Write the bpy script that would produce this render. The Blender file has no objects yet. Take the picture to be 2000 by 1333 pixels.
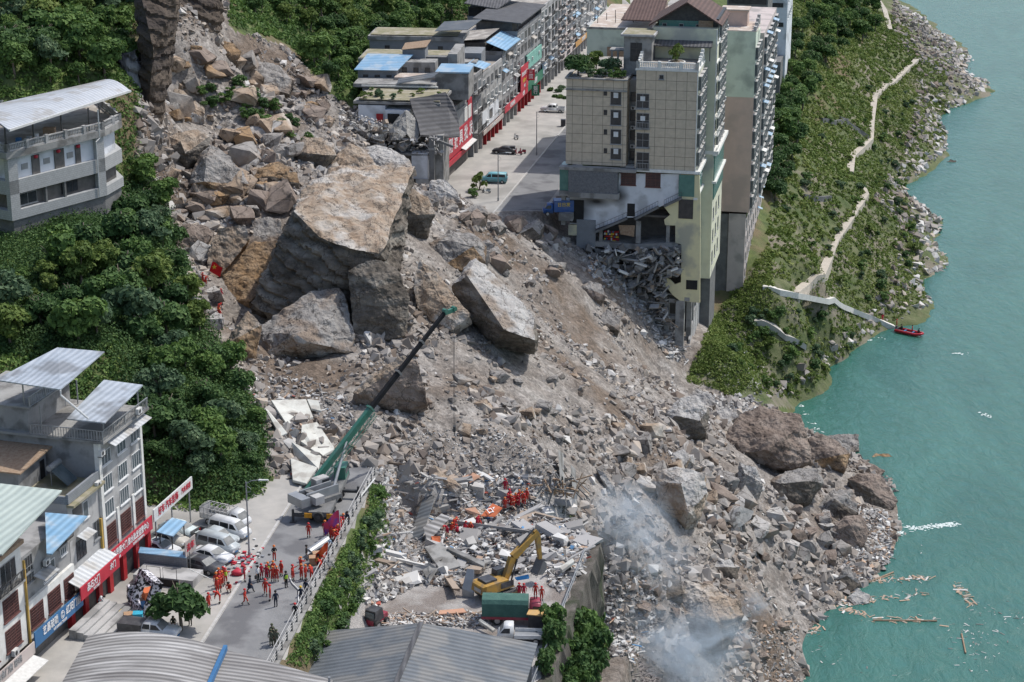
import bpy, bmesh, math, random
import numpy as np
from mathutils import Vector, Matrix, noise as mnoise
R = math.radians
random.seed(11); rng = np.random.default_rng(11)
S = bpy.context.scene; COL = S.collection
# ---------------- camera, sky, sun, exposure ----------------
PITCH = R(18.5); F = 3889.0; CH = 89.0
cam = bpy.data.objects.new('camera', bpy.data.cameras.new('camera')); COL.objects.link(cam)
cam.location = (0, 0, CH); cam.rotation_euler = (R(90) - PITCH, 0, 0)
cam.data.lens = 70; cam.data.sensor_width = 36; cam.data.clip_start = 1; cam.data.clip_end = 6000
S.camera = cam
SUN_AZ, SUN_EL = R(60), R(58)          # azimuth from +Y toward +X
w = bpy.data.worlds.new('World'); S.world = w; w.use_nodes = True
nt = w.node_tree; bgn = nt.nodes['Background']; sky = nt.nodes.new('ShaderNodeTexSky')
sky.sky_type = 'NISHITA'; sky.sun_disc = False; sky.sun_elevation = SUN_EL; sky.sun_rotation = SUN_AZ
sky.air_density = 1.0; sky.dust_density = 2.0; sky.ozone_density = 0.6
nt.links.new(sky.outputs[0], bgn.inputs[0]); bgn.inputs[1].default_value = 0.15
sl = bpy.data.lights.new('sun', 'SUN'); sl.energy = 3.0; sl.angle = R(0.5); sl.color = (1, .965, .91)
so = bpy.data.objects.new('sun', sl); COL.objects.link(so)
sd = Vector((math.sin(SUN_AZ)*math.cos(SUN_EL), math.cos(SUN_AZ)*math.cos(SUN_EL), math.sin(SUN_EL)))
so.rotation_euler = sd.to_track_quat('Z', 'Y').to_euler(); so.location = sd*300
S.view_settings.view_transform = 'Standard'; S.view_settings.look = 'None'
S.view_settings.exposure = 0.2; S.view_settings.gamma = 1
S.cycles.max_bounces = 5; S.cycles.transparent_max_bounces = 8; S.cycles.volume_bounces = 1
# ---------------- pixel -> point helpers (photo pixels of 2000x1333) ----------------
_up = np.array([0, math.sin(PITCH), math.cos(PITCH)]); _fw = np.array([0, math.cos(PITCH), -math.sin(PITCH)])
def ray(px, py): return np.array([px-1000., 0, 0]) + (666.5-py)*_up + F*_fw
def atz(px, py, z=0.):
    d = ray(px, py); return Vector(d*((z-CH)/d[2]) + np.array([0, 0, CH]))
def atY(px, py, Y):
    d = ray(px, py); return Vector(d*(Y/d[1]) + np.array([0, 0, CH]))
def proj(x, y, z):
    x = np.asarray(x, float); y = np.asarray(y, float); z = np.asarray(z, float)-CH
    c = y*_fw[1]+z*_fw[2]; u = y*_up[1]+z*_up[2]
    return 1000+F*x/c, 666.5-F*u/c
# ---------------- materials ----------------
MATS = {}
def lin(c):
    return tuple(c)
def mat(name, c1, c2=None, scale=1.0, rough=.8, bump=0., bscale=None, metal=0., spec=.3, detail=6, lo=.35, hi=.65, c3=None, s3=.2, wave=None, stretch=None):
    if name in MATS: return MATS[name]
    m = bpy.data.materials.new(name); m.use_nodes = True; n = m.node_tree.nodes; L = m.node_tree.links
    b = n['Principled BSDF']; b.inputs['Roughness'].default_value = rough; b.inputs['Metallic'].default_value = metal
    b.inputs['Specular IOR Level'].default_value = spec
    tc = n.new('ShaderNodeTexCoord'); co = tc.outputs['Object']
    if stretch:
        mp = n.new('ShaderNodeMapping'); mp.inputs['Scale'].default_value = stretch; L.new(co, mp.inputs[0]); co = mp.outputs[0]
    if c2 is None: c2 = tuple(v*.8 for v in c1)
    nz = n.new('ShaderNodeTexNoise'); nz.inputs['Scale'].default_value = scale; nz.inputs['Detail'].default_value = detail
    nz.inputs['Roughness'].default_value = .62; L.new(co, nz.inputs['Vector'])
    r = n.new('ShaderNodeValToRGB'); r.color_ramp.elements[0].position = lo; r.color_ramp.elements[1].position = hi
    r.color_ramp.elements[0].color = (*c1, 1); r.color_ramp.elements[1].color = (*c2, 1); L.new(nz.outputs[0], r.inputs[0])
    out = r.outputs[0]
    if c3 is not None:
        n3 = n.new('ShaderNodeTexNoise'); n3.inputs['Scale'].default_value = s3; n3.inputs['Detail'].default_value = 5; L.new(co, n3.inputs['Vector'])
        r3 = n.new('ShaderNodeValToRGB'); r3.color_ramp.elements[0].position = .5; r3.color_ramp.elements[1].position = .62; L.new(n3.outputs[0], r3.inputs[0])
        mx = n.new('ShaderNodeMix'); mx.data_type = 'RGBA'; L.new(r3.outputs[0], mx.inputs[0]); L.new(out, mx.inputs[6]); mx.inputs[7].default_value = (*c3, 1); out = mx.outputs[2]
    if wave:   # corrugation / courses: (direction, scale, strength, dark)
        wv = n.new('ShaderNodeTexWave'); wv.bands_direction = wave[0]; wv.inputs['Scale'].default_value = wave[1]; wv.inputs['Distortion'].default_value = 0
        L.new(tc.outputs['Object'], wv.inputs[0])
        mx = n.new('ShaderNodeMix'); mx.data_type = 'RGBA'; mx.blend_type = 'MULTIPLY'; mx.inputs[0].default_value = wave[3]
        L.new(out, mx.inputs[6]); L.new(wv.outputs[0], mx.inputs[7]); out = mx.outputs[2]
        bp = n.new('ShaderNodeBump'); bp.inputs['Strength'].default_value = wave[2]; bp.inputs['Distance'].default_value = .06
        L.new(wv.outputs[0], bp.inputs['Height']); L.new(bp.outputs[0], b.inputs['Normal'])
    L.new(out, b.inputs['Base Color'])
    if bump and not wave:
        bp = n.new('ShaderNodeBump'); bp.inputs['Strength'].default_value = bump; bp.inputs['Distance'].default_value = .3
        n2 = n.new('ShaderNodeTexNoise'); n2.inputs['Scale'].default_value = bscale or scale*3; n2.inputs['Detail'].default_value = 8; n2.inputs['Roughness'].default_value = .7
        L.new(co, n2.inputs['Vector']); L.new(n2.outputs[0], bp.inputs['Height']); L.new(bp.outputs[0], b.inputs['Normal'])
    MATS[name] = m; return m
def tilemat(name, c, mortar, bw, bh, off=.5, ms=.02, rough=.8, c2=None):
    # courses of blocks or tiles: vertical walls, uses object X+Y as run and Z as height
    if name in MATS: return MATS[name]
    m = mat(name, c, c2 or tuple(v*.82 for v in c), 1.2, rough); n = m.node_tree.nodes; L = m.node_tree.links
    b = n['Principled BSDF']; src = b.inputs['Base Color'].links[0].from_socket
    tc = n.new('ShaderNodeTexCoord'); sp = n.new('ShaderNodeSeparateXYZ'); L.new(tc.outputs['Object'], sp.inputs[0])
    ad = n.new('ShaderNodeMath'); ad.operation = 'ADD'; L.new(sp.outputs[0], ad.inputs[0]); L.new(sp.outputs[1], ad.inputs[1])
    cb = n.new('ShaderNodeCombineXYZ'); L.new(ad.outputs[0], cb.inputs[0]); L.new(sp.outputs[2], cb.inputs[1])
    br = n.new('ShaderNodeTexBrick'); br.offset = off; br.inputs['Scale'].default_value = 1; br.inputs['Mortar Size'].default_value = ms
    br.inputs['Brick Width'].default_value = bw; br.inputs['Row Height'].default_value = bh; br.inputs['Mortar Smooth'].default_value = .3
    L.new(cb.outputs[0], br.inputs[0])
    mx = n.new('ShaderNodeMix'); mx.data_type = 'RGBA'; L.new(br.outputs['Fac'], mx.inputs[0]); L.new(src, mx.inputs[6]); mx.inputs[7].default_value = (*mortar, 1)
    L.new(mx.outputs[2], b.inputs['Base Color']); return m
# ---------------- mesh builder ----------------
class MB:
    def __init__(s): s.v = []; s.f = []; s.m = []
    def add(s, vs, fs, mi=0):
        o = len(s.v); s.v += [tuple(p) for p in vs]; s.f += [tuple(i+o for i in f) for f in fs]; s.m += [mi]*len(fs); return s
    def box(s, x0, x1, y0, y1, z0, z1, mi=0, M=None):
        vs = [Vector((x, y, z)) for z in (z0, z1) for y in (y0, y1) for x in (x0, x1)]
        if M is not None: vs = [M @ p for p in vs]
        return s.add(vs, [(0, 2, 3, 1), (4, 5, 7, 6), (0, 1, 5, 4), (2, 6, 7, 3), (0, 4, 6, 2), (1, 3, 7, 5)], mi)
    def hexa(s, lo, hi, mi=0):   # two rings of equal length
        n = len(lo); fs = [tuple(reversed(range(n))), tuple(range(n, 2*n))] + [(i, (i+1) % n, n+(i+1) % n, n+i) for i in range(n)]
        return s.add(list(lo)+list(hi), fs, mi)
    def prism(s, pts, z0, z1, mi=0):
        return s.hexa([(p[0], p[1], z0) for p in pts], [(p[0], p[1], z1) for p in pts], mi)
    def bar(s, a, b, w=.1, h=None, mi=0):
        a = Vector(a); b = Vector(b); h = h or w; d = (b-a)
        if d.length < 1e-6: return s
        q = d.to_track_quat('X', 'Z').to_matrix().to_4x4(); L = d.length
        return s.box(0, L, -w/2, w/2, -h/2, h/2, mi, Matrix.Translation(a) @ q)
    def tube(s, pts, rs, n=8, mi=0, cap=True):
        pts = [Vector(p) for p in pts]
        if not hasattr(rs, '__len__'): rs = [rs]*len(pts)
        vs = []; fs = []
        for i, p in enumerate(pts):
            d = (pts[min(i+1, len(pts)-1)]-pts[max(i-1, 0)]).normalized()
            a = d.orthogonal().normalized() if abs(d.z) > .95 else d.cross(Vector((0, 0, 1))).normalized(); b = d.cross(a)
            for k in range(n):
                t = 2*math.pi*k/n; vs.append(p+(a*math.cos(t)+b*math.sin(t))*rs[i])
        for i in range(len(pts)-1):
            for k in range(n): fs.append((i*n+k, i*n+(k+1) % n, (i+1)*n+(k+1) % n, (i+1)*n+k))
        if cap: fs.append(tuple(reversed(range(n)))); fs.append(tuple((len(pts)-1)*n+k for k in range(n)))
        return s.add(vs, fs, mi)
    def ball(s, c, rx, ry=None, rz=None, n=8, mi=0):
        ry = ry or rx; rz = rz or rx; c = Vector(c); vs = [c+Vector((0, 0, rz))]; fs = []
        for i in range(1, n//2):
            p = math.pi*i/(n//2)
            for k in range(n):
                t = 2*math.pi*k/n; vs.append(c+Vector((rx*math.sin(p)*math.cos(t), ry*math.sin(p)*math.sin(t), rz*math.cos(p))))
        vs.append(c-Vector((0, 0, rz))); e = len(vs)-1; r = n//2-1
        for k in range(n): fs.append((0, 1+k, 1+(k+1) % n))
        for i in range(r-1):
            for k in range(n): fs.append((1+i*n+k, 1+(i+1)*n+k, 1+(i+1)*n+(k+1) % n, 1+i*n+(k+1) % n))
        for k in range(n): fs.append((e, 1+(r-1)*n+(k+1) % n, 1+(r-1)*n+k))
        return s.add(vs, fs, mi)
    def mesh(s, name, mats, smooth=False):
        me = bpy.data.meshes.new(name); me.from_pydata([tuple(v) for v in s.v], [], s.f)
        for m in (mats if isinstance(mats, (list, tuple)) else [mats]): me.materials.append(m)
        if any(s.m): me.polygons.foreach_set('material_index', s.m)
        bm = bmesh.new(); bm.from_mesh(me); bmesh.ops.recalc_face_normals(bm, faces=bm.faces); bm.to_mesh(me); bm.free()
        if smooth: me.polygons.foreach_set('use_smooth', [True]*len(me.polygons))
        return me
    def build(s, name, mats, parent=None, smooth=False):
        return link(name, s.mesh(name, mats, smooth), parent)
def link(name, me, parent=None, loc=None, rz=0):
    o = bpy.data.objects.new(name, me); COL.objects.link(o)
    if parent is not None: o.parent = parent
    if loc is not None: o.location = loc
    if rz: o.rotation_euler.z = rz
    return o
def tag(o, label=None, cat=None, group=None, kind=None):
    if label: o['label'] = label
    if cat: o['category'] = cat
    if group: o['group'] = group
    if kind: o['kind'] = kind
    return o
def empty(name, loc, rz=0, label=None, cat=None, group=None):
    o = link(name, None, None, loc, rz); o.empty_display_size = .5; return tag(o, label, cat, group)
CH_OF = {}
def copy_tree(o, loc, rz, label=None, group=None, scale=None):
    c = o.copy(); COL.objects.link(c); c.location = loc; c.rotation_euler.z = rz
    if label: c['label'] = label
    if group: c['group'] = group
    if scale: c.scale = scale if hasattr(scale, '__len__') else (scale,)*3
    def rec(src, dst):
        for ch in list(src.children):
            d = ch.copy(); COL.objects.link(d); d.parent = dst; rec(ch, d)
    rec(o, c); return c
def raw_mesh(name, V, Fa, mats, smooth=False, attr=None, mi=None):
    """numpy arrays -> mesh; Fa (n,k)"""
    me = bpy.data.meshes.new(name); n, k = Fa.shape
    me.vertices.add(len(V)); me.vertices.foreach_set('co', np.ascontiguousarray(V, dtype=np.float32).ravel())
    me.loops.add(n*k); me.loops.foreach_set('vertex_index', np.ascontiguousarray(Fa, dtype=np.int32).ravel())
    me.polygons.add(n); me.polygons.foreach_set('loop_start', np.arange(0, n*k, k, dtype=np.int32)); me.polygons.foreach_set('loop_total', np.full(n, k, np.int32))
    me.polygons.foreach_set('use_smooth', np.full(n, bool(smooth)))
    for m in (mats if isinstance(mats, (list, tuple)) else [mats]): me.materials.append(m)
    if mi is not None: me.polygons.foreach_set('material_index', np.asarray(mi, np.int32))
    if attr is not None:
        for an, av in attr.items():
            a = me.attributes.new(an, 'FLOAT', 'POINT'); a.data.foreach_set('value', np.asarray(av, np.float32))
    me.update(calc_edges=True); me.validate(); return me
def in_poly(px, py, poly):
    px = np.asarray(px, float); py = np.asarray(py, float); ins = np.zeros(px.shape, bool); n = len(poly)
    for i in range(n):
        x1, y1 = poly[i]; x2, y2 = poly[(i+1) % n]
        if y1 == y2: continue
        c = ((y1 > py) != (y2 > py)) & (px < (x2-x1)*(py-y1)/(y2-y1)+x1); ins ^= c
    return ins
def poly_dist(x, y, poly):
    d = np.full(np.shape(x), 1e9); n = len(poly)
    for i in range(n):
        ax, ay = poly[i]; bx, by = poly[(i+1) % n]; L2 = (bx-ax)**2+(by-ay)**2
        t = np.clip(((x-ax)*(bx-ax)+(y-ay)*(by-ay))/L2, 0, 1); d = np.minimum(d, np.hypot(x-ax-t*(bx-ax), y-ay-t*(by-ay)))
    return d
def sstep(t): t = np.clip(t, 0, 1); return t*t*(3-2*t)
def vnoise(x, y, seed=0):
    """value noise, numpy"""
    xi = np.floor(x).astype(int); yi = np.floor(y).astype(int); xf = x-xi; yf = y-yi
    def h(a, b):
        n = (a*374761393+b*668265263+seed*1442695041) & 0xffffffff; n = ((n ^ (n >> 13))*1274126177) & 0xffffffff; n = n ^ (n >> 16); return (n & 0xffff)/65535.
    u = xf*xf*(3-2*xf); v = yf*yf*(3-2*yf)
    return (h(xi, yi)*(1-u)+h(xi+1, yi)*u)*(1-v)+(h(xi, yi+1)*(1-u)+h(xi+1, yi+1)*u)*v
def fbm(x, y, o=4, seed=0):
    s = 0; a = 1; t = 0
    for i in range(o): s = s+a*(vnoise(x*2**i, y*2**i, seed+i*7)-.5); t += a; a *= .55
    return s/t*2
# ---------------- terrain height field ----------------
RIV = -40.0
CP = []   # control points x,y,z
def cz(px, py, z): p = atz(px, py, z); CP.append(tuple(p))
def cY(px, py, Y): p = atY(px, py, Y); CP.append(tuple(p))
for a in [(800,800,238),(800,700,252),(700,600,262),(850,480,290),(900,400,318),(1000,445,330),(1000,560,300),(1100,500,325),(1200,600,320),
          (1300,735,320),(1000,700,265),(1100,700,280),(1200,750,285),(1100,850,250),(1200,850,262),(1300,850,275),(1400,850,290),(1500,900,295),
          (1600,960,295),(1000,900,232),(900,950,226),(1100,950,232),(1200,1000,232),(1250,1100,235),(1200,1150,224),(1250,1250,222),
          (1400,1250,232),(1500,1200,243),(1400,1100,250),(1400,1000,262),(1550,1100,267),(1200,1300,212),(500,750,240),(450,650,262),(400,600,268),
          (400,450,285),(340,400,290),(500,450,285),(500,300,310),(350,300,310),(650,330,315),(850,380,325),(650,250,345),(700,200,365),
          (550,200,345),(350,200,330),(600,120,375),(450,100,350),(350,100,335),(400,0,360),(600,0,430),(750,100,420),(850,0,470),(700,0,450),
          (100,100,310),(100,0,330),(0,0,320),(0,150,290),(200,60,315),(240,150,300),(100,480,255),(200,450,262),(150,550,245),(0,550,243),(0,660,226),(150,670,226),(330,480,262),
          (400,700,240),(450,850,222),(300,750,226),(350,850,217),(250,580,245),(-150,300,280),(-150,0,330),(-200,600,240),
          (800,940,217),(700,900,222),(560,850,224),(620,800,232)]: cY(*a)
for a in [(1740,635,-39.6),(1700,205,-27),(1665,310,-26),(1690,385,-25),(1600,540,-24),(1790,120,-30),(1550,100,-5),(1550,0,-3),(1520,300,-12),
          (1520,480,-19),(1650,40,-18),(1555,578,-24),(1500,570,-22),(1450,700,-28),(1500,790,-35),(1350,740,-27),(1430,640,-27),(1600,620,-31),
          (1600,300,-19),(1600,150,-16),(1700,100,-24),(1590,420,-21),(1150,1340,-24),(1300,1380,-28),(1150,1150,-22),(1130,1250,-23),(1600,700,-38)]: cz(*a)
SHORE = [(1735,-60),(1770,10),(1810,40),(1850,75),(1885,95),(1890,150),(1932,168),(1900,198),(1850,215),(1830,240),(1848,285),(1800,345),(1762,368),(1800,405),(1830,430),
         (1822,480),(1848,520),(1800,545),(1815,600),(1785,635),(1710,655),(1660,690),(1620,735),(1568,782),(1590,860),(1680,900),(1740,960),(1750,1010),(1735,1090),(1700,1130),(1650,1165),
         (1590,1215),(1565,1270),(1555,1345),(1520,1450)]
shore_w = [atz(x, y, RIV) for x, y in SHORE]
for p in shore_w: CP.append((p.x, p.y, RIV+.1))
for (a, b) in zip(shore_w[::2], shore_w[2::2]):
    d = (b-a).normalized(); nrm = Vector((-d.y, d.x, 0)); nrm = nrm if nrm.x > 0 else -nrm
    CP.append((a.x+nrm.x*25+10, a.y+nrm.y*4, -47)); CP.append((a.x+90, a.y, -52))
for x, y, z in [(-14,354,0),(-5,400,0),(8,460,0),(15,520,0),(10,354,0),(22,400,0),(30,460,0),(35,540,0),(50,640,0),(60,760,2),(-25,360,3),(-20,400,4),(-10,460,6),(0,520,8),
                (-45,350,16),(-40,420,22),(-60,470,40),(-30,520,22),(-20,620,25),(0,760,30),(20,900,30),(120,900,-30),(200,900,-52),(250,760,-52),(-120,460,70),(-130,340,60),(-120,250,45),(-110,180,40),
                (-60,200,2),(-48,208,1),(-80,190,12),(-70,218,16),(-30,208,1),(-30,190,0),(-24,214,0),(-45,180,0),(-30,150,0),(-20,160,-5),(0,150,-18),(20,150,-30),(10,120,-30),(-40,120,0),(60,160,-50),(90,250,-52),(-10,100,-20),
                (30,340,-22),(20,333,-12),(42,365,-24),(38,330,-24),(28,322,-24),(48,400,-14)]: CP.append((x, y, z))
CPa = np.array(CP)
def _tps(r2): return np.where(r2 > 0, .5*r2*np.log(np.maximum(r2, 1e-9)), 0)
_P = CPa[:, :2]/100; NCP = len(_P)
_K = _tps(((_P[:, None]-_P[None])**2).sum(-1))+np.eye(NCP)*2e-4
_A = np.zeros((NCP+3, NCP+3)); _A[:NCP, :NCP] = _K; _A[:NCP, NCP] = 1; _A[:NCP, NCP+1:] = _P; _A[NCP, :NCP] = 1; _A[NCP+1:, :NCP] = _P.T
_W = np.linalg.solve(_A, np.concatenate([CPa[:, 2], np.zeros(3)]))
def rbf(x, y):
    x = np.asarray(x, float); sh = x.shape; q = np.stack([x.ravel(), np.asarray(y, float).ravel()], 1)/100; out = np.empty(len(q))
    for i in range(0, len(q), 20000):
        c = q[i:i+20000]; out[i:i+20000] = _tps(((c[:, None]-_P[None])**2).sum(-1)) @ _W[:NCP]+_W[NCP]+c @ _W[NCP+1:]
    return out.reshape(sh)
def Rr(Y): return -22.5+.137*(Y-171.8)       # right edge of near road
def Rl(Y): return -29.9+.145*(Y-175.6)
def FL(Y): return .3+.204*(Y-354)            # far road left kerb
def FF(Y): return -13+.215*(Y-354)           # far facade line
NEARP = [(-75, 120), (Rr(120)+.8, 120), (Rr(218)+.8, 218), (-25, 220), (-31, 209), (-46, 206.5), (-58, 206), (-75, 196)]
TERR = [(-26, 120), (-13.5, 222), (7, 222), (9.3, 215), (3.9, 186), (-5, 140)]
FARP = [(FF(336)-1, 336), (FF(420)-1, 420), (FF(560)-1, 560), (FL(700)+9, 700), (FL(560)+12, 560), (FL(400)+10, 400), (FL(338)+9, 338)]
DEBRIS = [(270,180),(310,100),(335,-60),(440,-60),(450,60),(560,90),(650,190),(705,215),(780,330),(900,385),(925,420),(1000,455),(1110,462),(1200,560),(1330,745),(1490,795),(1565,835),
          (2000,900),(2000,1500),(1160,1500),(1150,1060),(1120,1010),(1060,930),(900,935),(740,935),(560,950),(520,920),(515,800),(455,730),(390,620),(340,470),(315,380),(262,330)]
SCAR = [(330,60),(560,60),(700,215),(560,330),(330,300),(270,250)]
def mask_px(x, y, z, poly):
    a, b = proj(x, y, z); return in_poly(a, b, poly)
def H(x, y, fine=True):
    x = np.asarray(x, float); y = np.asarray(y, float)
    z = rbf(x, y)
    if fine:
        land = sstep((z-RIV-.3)/3)
        db = mask_px(x, y, z, DEBRIS)
        z = z+land*np.where(db, 1.5*fbm(x/9, y/9, 4, 3)+.5*fbm(x/2.2, y/2.2, 3, 9), .9*fbm(x/10, y/10, 4, 5)+.5*fbm(x/3, y/3, 3, 8))
        rb = (x > 40) & (y > 320) & (z > RIV-3)
        z = np.where(rb, z+1.8*np.abs(fbm(x/14+y/30, y/6, 4, 21))*sstep((-18-z)/5)-.2, z)
    for poly, h, bl in ((TERR, -8., 1.0), (NEARP, 0., 4.0), (FARP, 0., 2.5)):
        d = poly_dist(x, y, poly); ins = in_poly(x, y, poly); w_ = np.where(ins, 1, 1-sstep(d/bl)); z = z*(1-w_)+h*w_
    # vegetated ledge outside the southern half of the retaining wall
    cx_ = 3.9+(y-186)*.2+4.2; k_ = (1-sstep((np.abs(x-cx_)-2.6)/2.2))*(1-sstep((y-199)/7)); z = z+(np.maximum(z, -12.5)-z)*k_*(x > cx_-4.0)
    return z
def h1(x, y, fine=True): return float(H(np.array([x]), np.array([y]), fine)[0])
# ground materials
m_debris = mat('debris_soil', (.185, .16, .138), (.315, .293, .268), .22, .95, .9, 2.0, c3=(.155, .12, .092), s3=.05)
def gravel(m, sc, lo, hi):
    n = m.node_tree.nodes; L = m.node_tree.links; b = n['Principled BSDF']; s0 = b.inputs['Base Color'].links[0].from_socket; tc = n.new('ShaderNodeTexCoord'); out = s0
    for k in (sc, sc*2.6):
        vo = n.new('ShaderNodeTexVoronoi'); vo.inputs['Scale'].default_value = k; L.new(tc.outputs['Object'], vo.inputs['Vector']); sp = n.new('ShaderNodeSeparateXYZ'); L.new(vo.outputs['Color'], sp.inputs[0])
        mr = n.new('ShaderNodeMapRange'); mr.inputs[3].default_value = lo; mr.inputs[4].default_value = hi; L.new(sp.outputs[0], mr.inputs[0]); sc_ = n.new('ShaderNodeVectorMath'); sc_.operation = 'SCALE'; L.new(out, sc_.inputs[0]); L.new(mr.outputs[0], sc_.inputs[3]); out = sc_.outputs[0]
    L.new(out, b.inputs['Base Color'])
gravel(m_debris, 1.3, .74, 1.24)
m_green = mat('hill_soil', (.06, .085, .03), (.12, .15, .05), .35, .95, .6, 2.0, c3=(.15, .12, .07), s3=.09)
m_bank = mat('bank_rock', (.07, .10, .035), (.14, .15, .075), .30, .95, 1., 1.2, c3=(.20, .18, .135), s3=.11)
m_pave = mat('concrete_paving', (.42, .40, .37), (.33, .32, .30), .35, .85, .1, 8, c3=(.28, .27, .25), s3=.12)
m_rub = mat('rubble_soil', (.34, .32, .30), (.46, .44, .42), .4, .95, .8, 3.0, c3=(.24, .21, .19), s3=.16)
BANK = [(1440,560),(1500,490),(1510,330),(1640,250),(1700,0),(1740,-80),(2050,-80),(2050,760),(1560,800),(1490,795),(1340,740),(1390,640)]
def grid(name, xs, ys, zone_mats):
    X, Y = np.meshgrid(xs, ys); Z = H(X, Y); ny, nx = X.shape
    V = np.stack([X.ravel(), Y.ravel(), Z.ravel()], 1); i = np.arange((ny-1)*(nx-1)); r = i//(nx-1); c = i % (nx-1); a = r*nx+c
    Fa = np.stack([a, a+1, a+nx+1, a+nx], 1); ctr = V[Fa].mean(1)
    return V, Fa, ctr
def zones(ctr):
    px, py = proj(ctr[:, 0], ctr[:, 1], ctr[:, 2]); z = np.zeros(len(ctr), int)     # 0 hillside
    z[in_poly(px, py, BANK) & (ctr[:, 1] > 300)] = 2
    z[in_poly(px, py, DEBRIS) & (ctr[:, 1] < 480)] = 1
    z[(ctr[:, 0] > -12) & (ctr[:, 0] < 36) & (ctr[:, 1] > 300) & (ctr[:, 1] < 358) & (z == 0)] = 1
    z[in_poly(px, py, [(735,925),(1065,925),(1155,1055),(1165,1400),(1030,1400),(690,1400),(735,1010)]) & (z == 0) & (ctr[:, 2] > -12)] = 4
    z[in_poly(px, py, [(1030,1180),(1200,1100),(1200,1400),(1030,1400)]) & (z == 0)] = 1
    z[in_poly(ctr[:, 0], ctr[:, 1], [(p[0], p[1]) for p in TERR])] = 4
    z[in_poly(ctr[:, 0], ctr[:, 1], NEARP) | in_poly(ctr[:, 0], ctr[:, 1], FARP)] = 3
    return z
xs1 = np.arange(-130, 101, .7); ys1 = np.arange(120, 470, .7)
parts_ = []
for xs, ys in ((xs1, ys1), (np.arange(-130, 260, 2.6), np.arange(ys1[-1], 960, 2.6)), (np.arange(xs1[-1], 300, 4.), np.arange(120, ys1[-1]+1, 3.99))):
    parts_.append(grid('g', xs, ys, None))
ZN = ['hillside', 'landslide_slope', 'river_bank', 'paved_ground', 'rubble_terrace']; ZM = [m_green, m_debris, m_bank, m_pave, m_rub]
off = 0; VV = []; FFa = []; CC = []
for V, Fa, c in parts_: VV.append(V); FFa.append(Fa+off); CC.append(c); off += len(V)
VV = np.concatenate(VV); FFa = np.concatenate(FFa); CC = np.concatenate(CC); ZZ = zones(CC)
for k in range(5):
    f = FFa[ZZ == k]; u, inv = np.unique(f, return_inverse=True)
    tag(link(ZN[k], raw_mesh(ZN[k], VV[u], inv.reshape(f.shape), ZM[k], smooth=True)), kind='structure')
# river
m_w = bpy.data.materials.new('river_water'); m_w.use_nodes = True; n = m_w.node_tree.nodes; L = m_w.node_tree.links; b = n['Principled BSDF']
tc = n.new('ShaderNodeTexCoord'); mp = n.new('ShaderNodeMapping'); mp.inputs['Scale'].default_value = (.05, .016, 1); mp.inputs['Rotation'].default_value = (0, 0, R(-14)); L.new(tc.outputs['Object'], mp.inputs[0])
nz = n.new('ShaderNodeTexNoise'); nz.inputs['Scale'].default_value = 1; nz.inputs['Detail'].default_value = 10; nz.inputs['Roughness'].default_value = .65; nz.inputs['Distortion'].default_value = 2.2; L.new(mp.outputs[0], nz.inputs[0])
cr = n.new('ShaderNodeValToRGB'); cr.color_ramp.elements[0].position = .3; cr.color_ramp.elements[0].color = (.020, .104, .082, 1); cr.color_ramp.elements[1].position = .75; cr.color_ramp.elements[1].color = (.044, .160, .128, 1)
L.new(nz.outputs[0], cr.inputs[0])
nf = n.new('ShaderNodeTexNoise'); nf.inputs['Scale'].default_value = 10.; nf.inputs['Detail'].default_value = 9; nf.inputs['Roughness'].default_value = .7; nf.inputs['Distortion'].default_value = 1.5; L.new(mp.outputs[0], nf.inputs[0])
rf = n.new('ShaderNodeValToRGB'); rf.color_ramp.elements[0].position = .70; rf.color_ramp.elements[1].position = .77; L.new(nf.outputs[0], rf.inputs[0])
mx = n.new('ShaderNodeMix'); mx.data_type = 'RGBA'; L.new(rf.outputs[0], mx.inputs[0]); L.new(cr.outputs[0], mx.inputs[6]); mx.inputs[7].default_value = (.45, .62, .58, 1)
L.new(mx.outputs[2], b.inputs['Base Color']); b.inputs['Roughness'].default_value = .22; b.inputs['Specular IOR Level'].default_value = .5
mp2 = n.new('ShaderNodeMapping'); mp2.inputs['Scale'].default_value = (.55, .28, 1); mp2.inputs['Rotation'].default_value = (0, 0, R(-20)); L.new(tc.outputs['Object'], mp2.inputs[0])
n2 = n.new('ShaderNodeTexNoise'); n2.inputs['Scale'].default_value = 1; n2.inputs['Detail'].default_value = 9; n2.inputs['Roughness'].default_value = .68; n2.inputs['Distortion'].default_value = .8; L.new(mp2.outputs[0], n2.inputs[0])
bp = n.new('ShaderNodeBump'); bp.inputs['Strength'].default_value = .42; bp.inputs['Distance'].default_value = 1.0; L.new(n2.outputs[0], bp.inputs['Height']); L.new(bp.outputs[0], b.inputs['Normal'])
mb = MB(); mb.add([(-60, 60, RIV), (1600, 60, RIV), (1600, 3000, RIV), (-60, 3000, RIV)], [(0, 1, 2, 3)])
tag(mb.build('river', m_w), kind='structure')
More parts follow.
